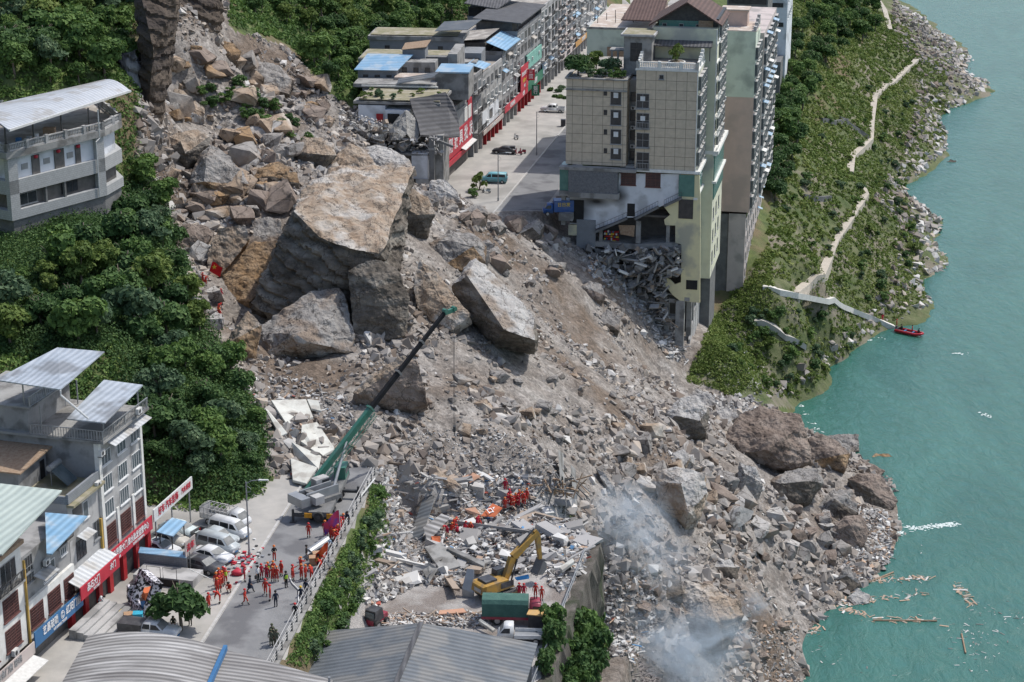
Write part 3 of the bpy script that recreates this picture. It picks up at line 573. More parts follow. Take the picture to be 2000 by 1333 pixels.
def crown_mesh(name, seed, rx, rz, zc, nl=13, q=1500, leaf=.34, m=None, droop=0):
    r_ = np.random.default_rng(seed); L0 = []
    for i in range(nl):
        u = r_.normal(size=3); u /= np.linalg.norm(u); u *= r_.uniform(.35, .8); rr = r_.uniform(.28, .48)*rx
        L0.append((u[0]*rx, u[1]*rx, zc+u[2]*rz, rr, rr*r_.uniform(.65, .95)))
    L0 = np.array(L0); w_ = L0[:, 3]**2; idx = r_.choice(nl, q, p=w_/w_.sum()); u = r_.normal(size=(q, 3)); u /= np.linalg.norm(u, axis=1)[:, None]
    u[:, 2] = np.where(u[:, 2] < -.3, -u[:, 2]*.6, u[:, 2]); k = r_.uniform(.72, 1.1, q)[:, None]
    l = L0[idx]; C = l[:, :3]+u*k*np.stack([l[:, 3], l[:, 3], l[:, 4]], 1)
    V, Fa = leaf_arrays(C, u+np.array([0, 0, .4]), leaf, r_)
    tone = np.clip(r_.normal(.32, .14, q)+(r_.random(nl)*.25-.1)[idx], 0, .8)
    return raw_mesh(name, V, Fa, m, attr={'tone': np.repeat(tone, 4)})
def trunk_mesh(seed, h, r0):
    rr = random.Random(seed); mb = MB(); p = Vector((0, 0, -.6)); pts = [p.copy()]
    for i in range(4): p = p+Vector((rr.uniform(-.15, .15), rr.uniform(-.15, .15), h/4+.15)); pts.append(p.copy())
    mb.tube(pts, [r0*1.25, r0, r0*.8, r0*.6, r0*.35], 7)
    for k in range(4):
        a = rr.uniform(0, 6.28); b0 = pts[2+(k % 2)]; e = b0+Vector((math.cos(a)*h*.32, math.sin(a)*h*.32, h*.3)); mb.tube([b0, (b0+e)/2+Vector((0, 0, .15)), e], [r0*.5, r0*.35, r0*.15], 5)
    return mb.mesh('trunk', m_bark, True)
TREES = []
for i in range(6):
    rx = 2.6; mat_ = LF[[0, 1, 2, 0, 1, 3][i]]
    TREES.append((crown_mesh('crown', 100+i, rx*[1, .85, 1.1, .8, 1.05, .9][i], 1.5+.45*(i % 3), 2.6+.4*(i % 3), [9, 18, 13, 22, 11, 16][i], 1800, [.38, .27, .33, .24, .36, .3][i], mat_), trunk_mesh(i, 4.2, .16)))
SHR = [(crown_mesh('crown', 200+i, 1.25, .9, .8, 8, 520, .2, LF[[0, 1, 2, 3][i]]), None) for i in range(4)]
m_stm = mat('stem', (.13, .11, .07), None, 3, .9)
def stem_mesh(seed):
    rr = random.Random(seed); mb = MB()
    for k in range(5):
        a = rr.uniform(0, 6.28); mb.tube([(0, 0, -.3), (math.cos(a)*.3, math.sin(a)*.3, .5), (math.cos(a)*.7, math.sin(a)*.7, 1.1)], [.05, .035, .015], 5)
    return mb.mesh('stem', m_stm)
STEM = stem_mesh(1)
def tree(p, s, i, label, group=None, cat='tree', name='broadleaf_tree', sz=1.):
    t = empty(name, p, random.uniform(0, 6.28), label, cat, group); t.scale = (s, s, s*sz)
    link('crown', TREES[i][0], t); link('trunk', TREES[i][1], t); return t
def shrub(p, s, i, label, group=None, sz=1.):
    t = empty('shrub', p, random.uniform(0, 6.28), label, 'shrub', group); t.scale = (s, s, s*sz)
    link('crown', SHR[i][0], t); link('stem', STEM, t); return t
def scatter_px(poly, n, mind, fn, ymin=150):
    x0, x1 = min(p[0] for p in poly), max(p[0] for p in poly); y0, y1 = min(p[1] for p in poly), max(p[1] for p in poly); pts = []; t = 0
    while len(pts) < n and t < n*25:
        t += 1; px, py = random.uniform(x0, x1), random.uniform(y0, y1)
        if not in_poly(px, py, poly): continue
        p = hit(px, py, ymin)
        if in_poly(p.x, p.y, NEARP) or in_poly(p.x, p.y, FARP): continue
        if any((p.x-q.x)**2+(p.y-q.y)**2 < mind**2 for q in pts): continue
        pts.append(p); fn(p)
    return pts
KIND = ['dark green', 'mid green', 'grey green', 'dark green', 'mid green', 'yellow green']
def zt(poly, n, mind, smin, smax, where, group, idx=(0,1,2,3,4,5), ymin=150):
    def fn(p):
        i = random.choice(idx); tree(p, random.uniform(smin, smax), i, f'{KIND[i]} bushy tree {where}', group)
    scatter_px(poly, n, mind, fn, ymin)
zt([(0,30),(265,10),(255,110),(235,175),(0,190)], 54, 3.0, .6, 1.5, 'on the hillside above the white roofed house', 'trees above the white roofed house', (0,1,1,2,4,5))
zt([(0,560),(100,530),(215,480),(262,380),(290,350),(318,400),(360,560),(400,660),(350,700),(200,690),(0,690)], 52, 2.6, .55, 1.35, 'on the cliff below the white roofed house', 'trees on the cliff', (0,1,2,0,4,5,3))
zt([(280,720),(410,690),(470,760),(512,860),(512,930),(420,950),(285,950)], 30, 2.3, .5, 1.15, 'on the dark slope behind the parked cars', 'trees behind the parked cars', (0,0,3,2,1))
zt([(470,20),(560,0),(880,0),(900,60),(720,95),(700,190),(650,190),(570,60)], 50, 3.6, .8, 1.35, 'on the hill behind the broken house', 'trees behind the broken house', (0,1,1,4,5,3))
zt([(1525,90),(1560,0),(1720,10),(1720,70),(1640,100),(1590,150),(1560,300),(1500,430),(1500,250)], 80, 2.6, .7, 1.4, 'on the bank right of the apartment towers', 'trees right of the towers', (0,1,0,3,4), 380)
def zs(poly, n, mind, smin, smax, where, group, idx=(0,1,2,3), ymin=150, sz=1.):
    KD = ['dark green', 'mid green', 'grey green', 'bright green']
    def fn(p):
        if 170 < p.y < 222 and p.x < Rr(p.y)+1.9 and p.x > -40: return
        i = random.choice(idx); shrub(p, random.uniform(smin, smax), i, f'{KD[i]} shrub {where}', group, sz)
    scatter_px(poly, n, mind, fn, ymin)
zs([(385,160),(470,165),(560,235),(620,270),(600,285),(520,255),(440,235),(395,215)], 26, .9, .8, 1.4, 'growing between the rocks of the upper slide', 'shrubs on the upper slide', (0,0,1))
zs([(728,965),(748,960),(735,1060),(700,1130),(700,1190),(640,1280),(600,1300),(650,1150)], 46, .9, .7, 1.15, 'on the bank below the road railing', 'shrubs below the railing', (0,1,0,2))
zs([(1545,370),(1640,200),(1700,120),(1790,200),(1700,420),(1650,520),(1540,540),(1510,500)], 44, 2.0, .5, 1.5, 'beside the zigzag path on the river bank', 'shrubs along the path', (0,1,2,3), 370, .7)
zs([(1740,180),(1840,250),(1780,330),(1790,420),(1800,560),(1700,600),(1640,560),(1700,420)], 46, 1.8, .5, 1.4, 'among the pale rocks near the water', 'shrubs near the water', (0,1,2,3), 370)
zs([(1480,600),(1560,600),(1700,660),(1620,720),(1560,780),(1500,760),(1420,700)], 46, 1.3, .6, 1.3, 'on the bank below the stone steps', 'shrubs below the steps', (0,1,2,3), 300)
# undergrowth as stuff
def undergrowth(name, poly, n, b, leaf, m, label, per=13, cond=None, rad=.8):
    P = sample_area(poly, n, b[2], b[3], b[0], b[1], cond); k = len(P)
    C = np.repeat(P, per, 0); u = rng.normal(size=C.shape); u /= np.linalg.norm(u, axis=1)[:, None]; u[:, 2] = np.abs(u[:, 2]); sc = np.repeat(rng.uniform(.45, 1.25, k), per)[:, None]
    C = C+u*rad*sc*rng.uniform(.6, 1, (len(C), 1)); V, Fa = leaf_arrays(C, u, leaf, rng)
    tone = np.clip(np.repeat(rng.normal(.4, .16, k)+.35*fbm(P[:, 0]/10, P[:, 1]/10, 3, 71), per)+rng.normal(0, .1, len(C)), 0, 1)
    tag(link(name, raw_mesh(name, V, Fa, m, attr={'tone': np.repeat(tone, 4)})), label, 'undergrowth', kind='stuff')
nogrow = lambda x, y: ~(in_poly(x, y, NEARP) | in_poly(x, y, FARP) | in_poly(x, y, TERR))
HILLL = [(-40,-60),(268,-60),(272,290),(320,400),(370,580),(400,640),(450,735),(515,830),(515,960),(440,1000),(280,990),(215,830),(-40,830)]
undergrowth('hillside_undergrowth', HILLL, 9500, (-110, -18, 205, 345), .27, LF[1], 'dense leafy undergrowth covering the left hillside')
undergrowth('hanging_vines', [(0,450),(235,410),(262,300),(318,390),(372,570),(410,640),(455,735),(515,830),(515,950),(440,985),(285,970),(215,700),(0,690)], 6500, (-85, -22, 204, 300), .2, LF[0], 'hanging vines and creepers matted over the left cliff', per=20, rad=1.7)
undergrowth('hill_undergrowth', [(445,-60),(900,-60),(930,60),(730,100),(705,215),(650,190),(560,85),(450,50)], 6000, (-80, 15, 330, 520), .33, LF[1], 'dense undergrowth on the hill behind the broken house', cond=nogrow)
undergrowth('bank_undergrowth', [(1495,560),(1505,300),(1530,60),(1560,-40),(1735,-60),(1800,130),(1720,210),(1680,330),(1690,400),(1620,540)], 10500, (30, 170, 355, 760), .36, LF[3], 'grass and low green plants on the river bank', rad=.7, cond=nogrow)
undergrowth('bank_grass', [(1400,640),(1500,590),(1600,540),(1670,400),(1690,230),(1780,110),(1850,120),(1850,260),(1790,330),(1760,370),(1800,470),(1810,590),(1700,650),(1570,780),(1490,780),(1350,730)], 10500, (25, 160, 300, 720), .26, LF[3], 'sparse grass and weeds between the bank rocks', per=11, rad=.5)
undergrowth('roadside_grass', [(725,950),(745,950),(760,1060),(700,1180),(620,1300),(560,1300),(640,1130),(720,1000)], 1300, (-26, -8, 160, 222), .16, LF[1], 'weeds on the bank below the road railing', per=12, rad=.5)
# rocky lumps on the river bank
P = sample_area([(1745,0),(1790,30),(1885,100),(1935,165),(1850,230),(1850,290),(1770,370),(1840,430),(1850,520),(1815,600),(1700,650),(1560,770),(1480,790),(1640,660),(1740,560),(1750,430),(1700,400),(1760,300),(1790,200),(1790,130),(1740,60)], 6000, 300, 860, 20, 235)
sz = .25+1.5*rng.random(len(P))**4; tn = np.clip(rng.normal(.38, .2, len(P))+.5*sstep((-35-P[:, 2])/3.5), 0, 1)
tag(link('bank_stones', scatter_mesh('bank_stones', P, sz, tn, RAWT, m_st)), 'grey and white rocks of the river bank', 'rubble', kind='stuff')

undergrowth('slope_weeds', [(1395,620),(1500,480),(1510,560),(1500,700),(1440,780),(1340,745)], 2600, (20, 70, 285, 400), .22, LF[3], 'weeds on the slope below the apartment towers', per=11, rad=.5)
zs([(1075,1230),(1130,1210),(1165,1240),(1172,1330),(1090,1400),(1060,1330)], 44, .8, .9, 1.5, 'outside the retaining wall at the bottom edge', 'shrubs outside the retaining wall', (0,1,0), 150, 1.6)
# ---------------- buildings ----------------
m_tile = tilemat('beige_panels', (.60, .51, .395), (.13, .11, .09), 1.75, 1.62, 0, .035)
m_conc = mat('concrete', (.33, .325, .31), (.24, .235, .225), .5, .9, .2, 4, c3=(.17, .165, .155), s3=.5)
m_cdk = mat('old_concrete', (.20, .20, .195), (.13, .13, .13), .6, .9, .3, 4)
m_block = tilemat('grey_blockwork', (.25, .265, .28), (.16, .165, .17), .42, .21, .5, .015)
m_blockl = tilemat('pale_blockwork', (.42, .43, .43), (.24, .24, .23), .5, .28, .5, .018)
m_white = mat('white_plaster', (.70, .72, .75), (.62, .64, .67), .5, .85, c3=(.46, .47, .48), s3=.3)
m_trim = mat('white_trim', (.74, .74, .71), (.62, .61, .57), 1.5, .7)
m_yel = mat('cream_plaster', (.72, .66, .40), (.64, .58, .37), .5, .85, c3=(.42, .40, .31), s3=.22)
m_creams = mat('pale_cream_side', (.66, .65, .50), (.58, .57, .43), .5, .85, c3=(.44, .43, .37), s3=.22)
m_mint = mat('mint_plaster', (.62, .68, .57), (.55, .61, .50), .5, .85, c3=(.36, .40, .34), s3=.2)
m_peach = mat('peach_plaster', (.60, .45, .38), (.53, .40, .34), .5, .85, c3=(.46, .36, .31), s3=.2)
m_pink = mat('pinkish_render', (.52, .455, .425), (.46, .40, .375), .5, .85, c3=(.33, .30, .28), s3=.25)
m_grend = mat('grey_render', (.34, .335, .33), (.25, .25, .25), .6, .88, c3=(.17, .168, .165), s3=.45, lo=.3, hi=.7)
m_gren2 = mat('light_grey_render', (.46, .455, .44), (.36, .355, .35), .6, .88, c3=(.25, .247, .24), s3=.45, lo=.3, hi=.7)
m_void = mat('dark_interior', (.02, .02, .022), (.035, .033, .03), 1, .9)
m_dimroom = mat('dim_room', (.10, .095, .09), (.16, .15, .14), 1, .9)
m_stone = mat('slate_cladding', (.13, .135, .145), (.20, .205, .215), 3.5, .8, .5, 8)
m_glass = mat('window_glass', (.055, .075, .085), (.10, .125, .135), .9, .15, spec=.6)
m_glassd = mat('dark_glass', (.02, .025, .03), (.05, .055, .06), .9, .2, spec=.5)
m_teal = mat('teal_glass', (.05, .16, .14), (.08, .21, .18), 1.2, .25, spec=.6)
m_frame = mat('white_frame', (.72, .73, .73), None, 1, .5)
m_fdark = mat('dark_metal', (.05, .05, .055), (.08, .08, .08), 2, .5, metal=.3)
m_steel = mat('grey_steel', (.36, .37, .38), (.28, .29, .30), 1, .45, metal=.4)
m_redgr = mat('red_brown_grille', (.12, .05, .045), (.17, .08, .07), 6, .7)
m_redpn = mat('red_paint', (.40, .028, .032), (.33, .022, .028), 2, .5)
m_redsn = mat('sign_red', (.50, .04, .06), (.42, .03, .05), 1, .5)
m_blsn = mat('sign_blue', (.05, .16, .32), (.04, .13, .28), 1, .5)
m_grsn = mat('sign_green', (.03, .17, .10), None, 1, .5)
m_ltxt = mat('white_lettering', (.80, .80, .80), None, 1, .5)
m_gold = mat('yellow_lettering', (.75, .52, .06), None, 1, .5)
m_rtin = mat('pale_tin_roof', (.56, .58, .60), (.48, .50, .52), .4, .45, metal=.2, c3=(.42, .41, .39), s3=.35, wave=('X', .45, .6, .18))
m_rtiny = mat('pale_tin_roof_cross', (.52, .56, .60), (.42, .46, .50), .5, .4, metal=.25, c3=(.30, .31, .32), s3=.3, wave=('Y', .45, .6, .2))
m_rblue = mat('blue_tin_roof', (.22, .40, .58), (.30, .47, .62), .5, .4, metal=.1, c3=(.42, .52, .6), s3=.4, wave=('Y', .45, .6, .22))
m_rgreen = mat('pale_green_tin_roof', (.46, .52, .47), (.40, .46, .42), .5, .45, metal=.1, wave=('Y', .45, .6, .2))
m_rdark = mat('dark_tile_roof', (.085, .085, .09), (.125, .125, .13), .6, .7, wave=('X', .5, .8, .35))
m_rgry = mat('grey_corrugated_roof', (.12, .135, .15), (.165, .18, .195), .4, .6, metal=.1, c3=(.21, .21, .205), s3=.25, wave=('Y', .42, .9, .35))
m_rasb = mat('weathered_asbestos_roof', (.36, .35, .34), (.22, .21, .205), .35, .9, c3=(.46, .45, .44), s3=.5, wave=('Y', .5, 1., .5), stretch=(.25, 1.6, 1))
m_rbrn = mat('brown_tile_roof', (.10, .06, .05), (.14, .085, .07), .8, .7, wave=('X', .5, .6, .35))
m_deck = mat('roof_deck', (.36, .33, .29), (.24, .22, .20), .5, .9, c3=(.45, .42, .38), s3=.4)
m_decktan = mat('tan_roof_deck', (.52, .44, .37), (.40, .33, .28), .6, .9, c3=(.58, .53, .48), s3=.5)
m_moss = mat('mossy_roof_deck', (.30, .265, .19), (.20, .195, .11), .7, .95, c3=(.34, .31, .24), s3=.5)
m_wood = mat('weathered_wood', (.26, .17, .11), (.36, .27, .19), 3, .9)
m_ac = mat('white_plastic', (.68, .68, .66), (.55, .55, .53), 3, .5)
_WM = {}
def win_mesh(w, h, kind='std', nx=2, ny=1):
    k = (round(w, 1), round(h, 1), kind, nx, ny)
    if k in _WM: return _WM[k]
    w, h = k[0], k[1]; f = MB(); t = .07
    fr = {'std': m_frame, 'dark': m_fdark, 'red': m_redgr, 'steel': m_steel, 'void': m_trim}[kind]
    f.box(-w/2, w/2, -.05, .0, -h/2, -h/2+t); f.box(-w/2, w/2, -.05, 0, h/2-t, h/2); f.box(-w/2, -w/2+t, -.05, 0, -h/2+t, h/2-t); f.box(w/2-t, w/2, -.05, 0, -h/2+t, h/2-t)
    for i in range(1, nx): x = -w/2+w*i/nx; f.box(x-.03, x+.03, -.045, 0, -h/2+t, h/2-t)
    for i in range(1, ny): z = -h/2+h*i/ny; f.box(-w/2+t, w/2-t, -.043, 0, z-.03, z+.03)
    if kind == 'red':
        rr = random.Random(int(w*10)+int(h*7))
        for i in range(int(w/.22)): x = -w/2+.15+i*.22; f.box(x, x+.05, -.09, -.055, -h/2+.1, h/2-.1)
        for i in range(int(h/.3)): z = -h/2+.15+i*.3; f.box(-w/2+.1, w/2-.1, -.088, -.056, z, z+.05)
    if kind != 'dark': f.box(-w/2-.1, w/2+.1, -.16, -.002, -h/2-.12, -h/2-.003)
    p = MB(); p.box(-w/2+t, w/2-t, -.02, 0, -h/2+t, h/2-t)
    gl = {'std': m_glass, 'dark': m_glassd, 'red': m_glassd, 'steel': m_glassd, 'void': m_void}[kind]
    _WM[k] = (f.mesh('window', fr), p.mesh('pane', gl)); return _WM[k]
class Bld:
    """building frame: local x along the facade, y into the building, z up (world)"""
    def __init__(s, name, label, A, ang, cat='building', group=None):
        s.A = Vector((A[0], A[1], 0)); s.ang = ang; s.e = empty(name, s.A, ang, label, cat, group)
        s.R = Matrix.Rotation(-ang, 3, 'Z'); s.cnt = {}
    def at(s, px, py, axis=1, c=0.):
        o = s.R @ (Vector((0, 0, CH))-s.A); d = s.R @ Vector(ray(px, py)); t = (c-o[axis])/d[axis]; return o+d*t
    def part(s, name, mb, m, smooth=False, label=None):
        o = mb.build(name, m, s.e, smooth)
        if label: o['label'] = label
        return o
    def win(s, p, face='f', w=1.5, h=1.6, kind='std', nx=2, ny=1, name='window'):
        fm, pm = win_mesh(w, h, kind, nx, ny); o = link(name, fm, s.e, p, {'f': 0, 'r': R(90), 'l': R(-90), 'b': R(180)}[face]); link('pane', pm, o); return o
    def box(s, name, x0, x1, y0, y1, z0, z1, m, label=None):
        return s.part(name, MB().box(x0, x1, y0, y1, z0, z1), m, label=label)
    def pxrect(s, x0, x1, yt, yb, d):      # -> x0,x1,z0,z1 on plane y=d
        a = s.at(x0, (yt+yb)/2, 1, d); b = s.at(x1, (yt+yb)/2, 1, d); c = s.at((x0+x1)/2, yt, 1, d); e = s.at((x0+x1)/2, yb, 1, d); return a.x, b.x, e.z, c.z
    def pxbox(s, name, x0, x1, yt, yb, d0, d1, m):
        a, b, z0, z1 = s.pxrect(x0, x1, yt, yb, d0); return s.box(name, a, b, d0, d1, z0, z1, m), (a, b, z0, z1)
    def pxpoly(s, name, pts, d, th, m):     # polygon drawn on plane y=d, extruded inwards
        P = [s.at(x, y, 1, d) for x, y in pts]; mb = MB(); mb.hexa([(p.x, d, p.z) for p in P], [(p.x, d+th, p.z) for p in P]); return s.part(name, mb, m)
    def sheet(s, name, pts, th, m): # pts local 3D quad
        mb = MB(); mb.hexa([Vector(p)-Vector((0, 0, th)) for p in pts], pts); return s.part(name, mb, m)
def bay(B, p, w, h, d=.55, nx=3):
    k = ('bay', round(w, 1), round(h, 1), d)
    if k not in _WM:
        mb = MB(); mb.box(-w/2, w/2, -d, 0, -h/2, h/2, 0); mb.box(-w/2-.08, w/2+.08, -d-.1, 0, -h/2-.14, -h/2-.002, 1); mb.box(-w/2-.04, w/2+.04, -d-.05, 0, h/2+.002, h/2+.1, 1)
        for i in range(nx+1): x = -w/2+w*i/nx; mb.box(x-.04, x+.04, -d-.03, -d-.002, -h/2, h/2, 1)
        mb.box(-w/2, w/2, -d-.032, -d-.004, -.02, .05, 1); mb.box(-w/2-.03, -w/2-.002, -d+.0, -d+.07, -h/2, h/2, 1); _WM[k] = mb.mesh('bay_window', [m_glass, m_gren2])
    return link('bay_window', _WM[k], B.e, p, R(90))
def ac_unit(B, p, face='r'):
    if 'ac' not in _WM:
        mb = MB(); mb.box(-.42, .42, -.45, -.1, -.3, .3, 0); mb.tube([(-.1, -.455, 0), (-.1, -.47, 0)], .22, 10, 1); mb.box(-.45, .45, -.5, 0, -.36, -.31, 1); _WM['ac'] = mb.mesh('air_conditioner', [m_ac, m_fdark])
    return link('air_conditioner', _WM['ac'], B.e, p, {'f': 0, 'r': R(90)}[face])
def awning(B, p, w, d, m, face='r', drop=.35):
    mb = MB(); mb.hexa([(-w/2, 0, 0), (w/2, 0, 0), (w/2, -d, -drop), (-w/2, -d, -drop)], [(-w/2, 0, .05), (w/2, 0, .05), (w/2, -d, -drop+.05), (-w/2, -d, -drop+.05)]); o = mb.build('awning', m, B.e); o.location = p; o.rotation_euler.z = {'f': 0, 'r': R(90)}[face]; return o
def text(B, s, p, size, m, face='r', name='lettering', vertical=False, sx=1., parent=None):
    cu = bpy.data.curves.new(name, 'FONT'); cu.body = '\n'.join(s) if vertical else s; cu.size = size; cu.extrude = .02; cu.align_x = 'CENTER'; cu.align_y = 'CENTER'; cu.space_line = .85
    if len(s) and ord(s[0]) > 255: cu.offset = size*.012
    t = bpy.data.objects.new(name, cu); COL.objects.link(t); dg = bpy.context.evaluated_depsgraph_get(); me = bpy.data.meshes.new_from_object(t.evaluated_get(dg)); bpy.data.objects.remove(t); bpy.data.curves.remove(cu)
    me.materials.clear(); me.materials.append(m)
    o = link(name, me, parent or (B.e if B else None)); o.location = p; o.scale = (sx, 1, 1)
    o.rotation_euler = Matrix.Rotation({'f': 0, 'r': R(90)}[face], 3, 'Z').to_euler(); o.rotation_euler.x = R(90); return o
def railing(B, name, pts, h, m, gap=.22, post=.05, close=False, bars=True):
    mb = MB(); pts = [Vector(p) for p in pts]
    for a, b in zip(pts[:-1], pts[1:]):
        L = (b-a).length; n = max(1, int(L/gap)); mb.bar(a+Vector((0, 0, h)), b+Vector((0, 0, h)), .08)
        mb.bar(a+Vector((0, 0, .08)), b+Vector((0, 0, .08)), .06)
        for i in range(n+1):
            q = a.lerp(b, i/n); w_ = post*(2.2 if i % 8 == 0 else 1); mb.box(q.x-w_/2, q.x+w_/2, q.y-w_/2, q.y+w_/2, q.z, q.z+h)
    return B.part(name, mb, m)
def sootm(src, spots):
    m = src.copy(); m.name = 'scorched_plaster'; n = m.node_tree.nodes; L = m.node_tree.links; b = n['Principled BSDF']; s0 = b.inputs['Base Color'].links[0].from_socket; tc = n.new('ShaderNodeTexCoord')
    for p, rx, rz in spots:
        mp = n.new('ShaderNodeMapping'); mp.inputs['Location'].default_value = (-p.x/rx, 0, -p.z/rz); mp.inputs['Scale'].default_value = (1/rx, 0, 1/rz); L.new(tc.outputs['Object'], mp.inputs[0])
        ln = n.new('ShaderNodeVectorMath'); ln.operation = 'LENGTH'; L.new(mp.outputs[0], ln.inputs[0]); mr = n.new('ShaderNodeMapRange'); mr.inputs[1].default_value = .2; mr.inputs[2].default_value = 1.5; mr.inputs[3].default_value = .97; mr.inputs[4].default_value = 0; L.new(ln.outputs['Value'], mr.inputs[0])
        mx = n.new('ShaderNodeMix'); mx.data_type = 'RGBA'; L.new(mr.outputs[0], mx.inputs[0]); L.new(s0, mx.inputs[6]); mx.inputs[7].default_value = (.03, .028, .028, 1); s0 = mx.outputs[2]
    L.new(s0, b.inputs['Base Color']); return m
# ======== main apartment tower ========
T = Bld('apartment_tower', 'beige tiled apartment tower torn open below, with a gabled house and garden on its roof', (31.07, 330), R(-11.5), 'apartment tower')
sL, _, _, zt_ = T.pxrect(1105, 1223, 155, 335, 0); s1 = T.at(1223, 250).x; s2 = T.at(1241, 250).x
ZT = 26.2; ZL = 24.0; ZB = 9.0
T.box('main_block_wall', s2, 0, 0, 27, ZB, ZT, m_tile)
T.box('left_block_wall', sL, s1, .25, 22, ZB+.2, ZL, m_tile)
T.box('recess_wall', s1, s2, 3.2, 22, ZB+.1, ZL-.3, m_conc)
T.box('rear_block_wall', -9, 1.9, 10.5, 27.5, -13, 31.5, m_creams)
T.box('side_wall', -.3, .06, .12, 10.4, ZB, ZT-.3, m_creams)
for x0, x1, a in ((sL-.25, s1+.1, 0), ):
    T.box('parapet_cap', x0, x1, -.05, .45, ZL, ZL+.25, m_conc); T.box('parapet_cap', x0, x0+.5, .45, 22, ZL, ZL+.25, m_conc); T.box('parapet_cap', x1-.5, x1, .45, 12, ZL, ZL+.25, m_conc)
T.box('cornice', sL-.1, s1+.05, -.08, .25, ZL-1.9, ZL-1.7, m_conc)
T.box('roof_deck', s2+.2, -.2, .2, 27, ZT, ZT+.06, m_deck)
T.box('cornice', s2-.15, .2, -.15, .0, ZT-.25, ZT+.1, m_trim); T.box('cornice', .0, .2, 0, 10.3, ZT-.25, ZT+.1, m_trim)
# balustrade
bal = MB()
def balu(mb, a, b, z, h=1.05, gap=.3):
    a = Vector(a); b = Vector(b); L = (b-a).length; n = int(L/gap); mb.bar((*a, z+h), (*b, z+h), .28, .14); mb.bar((*a, z+.12), (*b, z+.12), .25, .2)
    for i in range(n+1):
        q = a.lerp(b, i/n)
        if i % 12 == 0 or i == n: mb.box(q.x-.25, q.x+.25, q.y-.25, q.y+.25, z, z+h+.2)
        else: mb.tube([(q.x, q.y, z+.2), (q.x, q.y, z+.45), (q.x, q.y, z+h-.05)], [.07, .12, .06], 6, cap=False)
balu(bal, (s2+.2, .15), (-.1, .15), ZT+.1); balu(bal, (-.1, .15), (-.1, 8.5), ZT+.1); balu(bal, (s2+.2, .15), (s2+.2, 4.5), ZT+.1)
for k in range(3): bal.box(-.35, .15, 4.6+k*1.5, 5.2+k*1.5, ZT+1.1+k*.25, ZT+1.6+k*.35); bal.box(s2, s2+.45, 2.2+k*1.1, 2.8+k*1.1, ZT+1.1, ZT+1.5+k*.3)
T.part('balustrade', bal, m_trim)
# windows on the front
for yt, yb in ((177, 206), (215, 245), (253, 282), (290, 312)):
    a, b, z0, z1 = T.pxrect(1192, 1214, yt, yb, .25); T.win(((a+b)/2, .24, (z0+z1)/2), 'f', b-a, z1-z0, 'steel', 1, 1)
    T.box('window_vent', (a+b)/2-.4, (a+b)/2+.4, .1, .17, (z0+z1)/2+.0, (z0+z1)/2+.9, m_frame)
    a, b, z0, z1 = T.pxrect(1179, 1186, yt, yt+10, .25); T.win(((a+b)/2, .24, (z0+z1)/2), 'f', b-a, z1-z0, 'dark', 1, 1)
for i, (yt, yb) in enumerate(((183, 212), (221, 251), (260, 288), (298, 330))):
    a, b, z0, z1 = T.pxrect(1243, 1268, yt, yb, 0); T.win(((a+b)/2, -.01, (z0+z1)/2), 'f', b-a, z1-z0, 'steel', 2, 2, 'balcony_window')
    if i < 2: T.box('window_vent', (a+b)/2-.4, (a+b)/2+.4, -.16, -.09, (z0+z1)/2, (z0+z1)/2+.8, m_frame)
    if i == 1 or i == 3: railing(T, 'balcony_rail', [(a, -.25, z0), (b, -.25, z0)], 1.0, m_steel, .25)
    T.box('balcony_slab', a-.1, b+.1, -.3, -.002, z0-.25, z0, m_conc)
    T.win(((s1+s2)/2, 3.19, (z0+z1)/2), 'f', 1.2, 1.6, 'dark', 1, 1); ac_unit(T, ((s1+s2)/2, 3.18, z0-.6), 'f')
a, b, z0, z1 = T.pxrect(1288, 1296, 146, 156, 0); T.win(((a+b)/2, -.01, (z0+z1)/2), 'f', .8, .8, 'steel', 1, 1)
# river side windows
FL_ = [ZB+1.9+3.25*k for k in range(5)]
for k, z in enumerate(FL_):
    for y, w_ in ((2.2, 2.6), (5.6, 2.6), (8.8, 1.8)):
        bay(T, (.07, y, z), w_, 2.2)
        if k < 4: T.box('window_ledge', .0, .4, y-w_/2-.1, y+w_/2+.1, z-1.4, z-1.28, m_trim)
    if k < 4: ac_unit(T, (.1, 4.0, z-1.0)); ac_unit(T, (.1, 7.3, z-1.0))
    T.box('balcony', 1.9, 2.6, 11, 14.5, z-1.5, z-1.3, m_trim); T.win((1.91, 12.7, z), 'r', 3.2, 2.1, 'dark', 3, 1, 'balcony_window'); railing(T, 'balcony_rail', [(2.55, 11, z-1.3), (2.55, 14.5, z-1.3)], 1., m_trim, .3)
for k in range(7):
    z = ZB+1.9+3.25*k
    for y in (17, 20.5, 24.5):
        bay(T, (1.91, y, z), 2.8, 2.2, .4)
        if k % 2 == 0: ac_unit(T, (2.0, y+1.8, z-1))
    if k: T.box('floor_band', 1.9, 2.15, 10.5, 27.5, z-1.7, z-1.45, m_trim)
T.box('corner_trim', -.05, .12, -.12, .0, ZB, ZT-.3, m_trim); T.box('corner_trim', 1.9, 2.1, 10.45, 10.6, ZB, 31.4, m_trim)
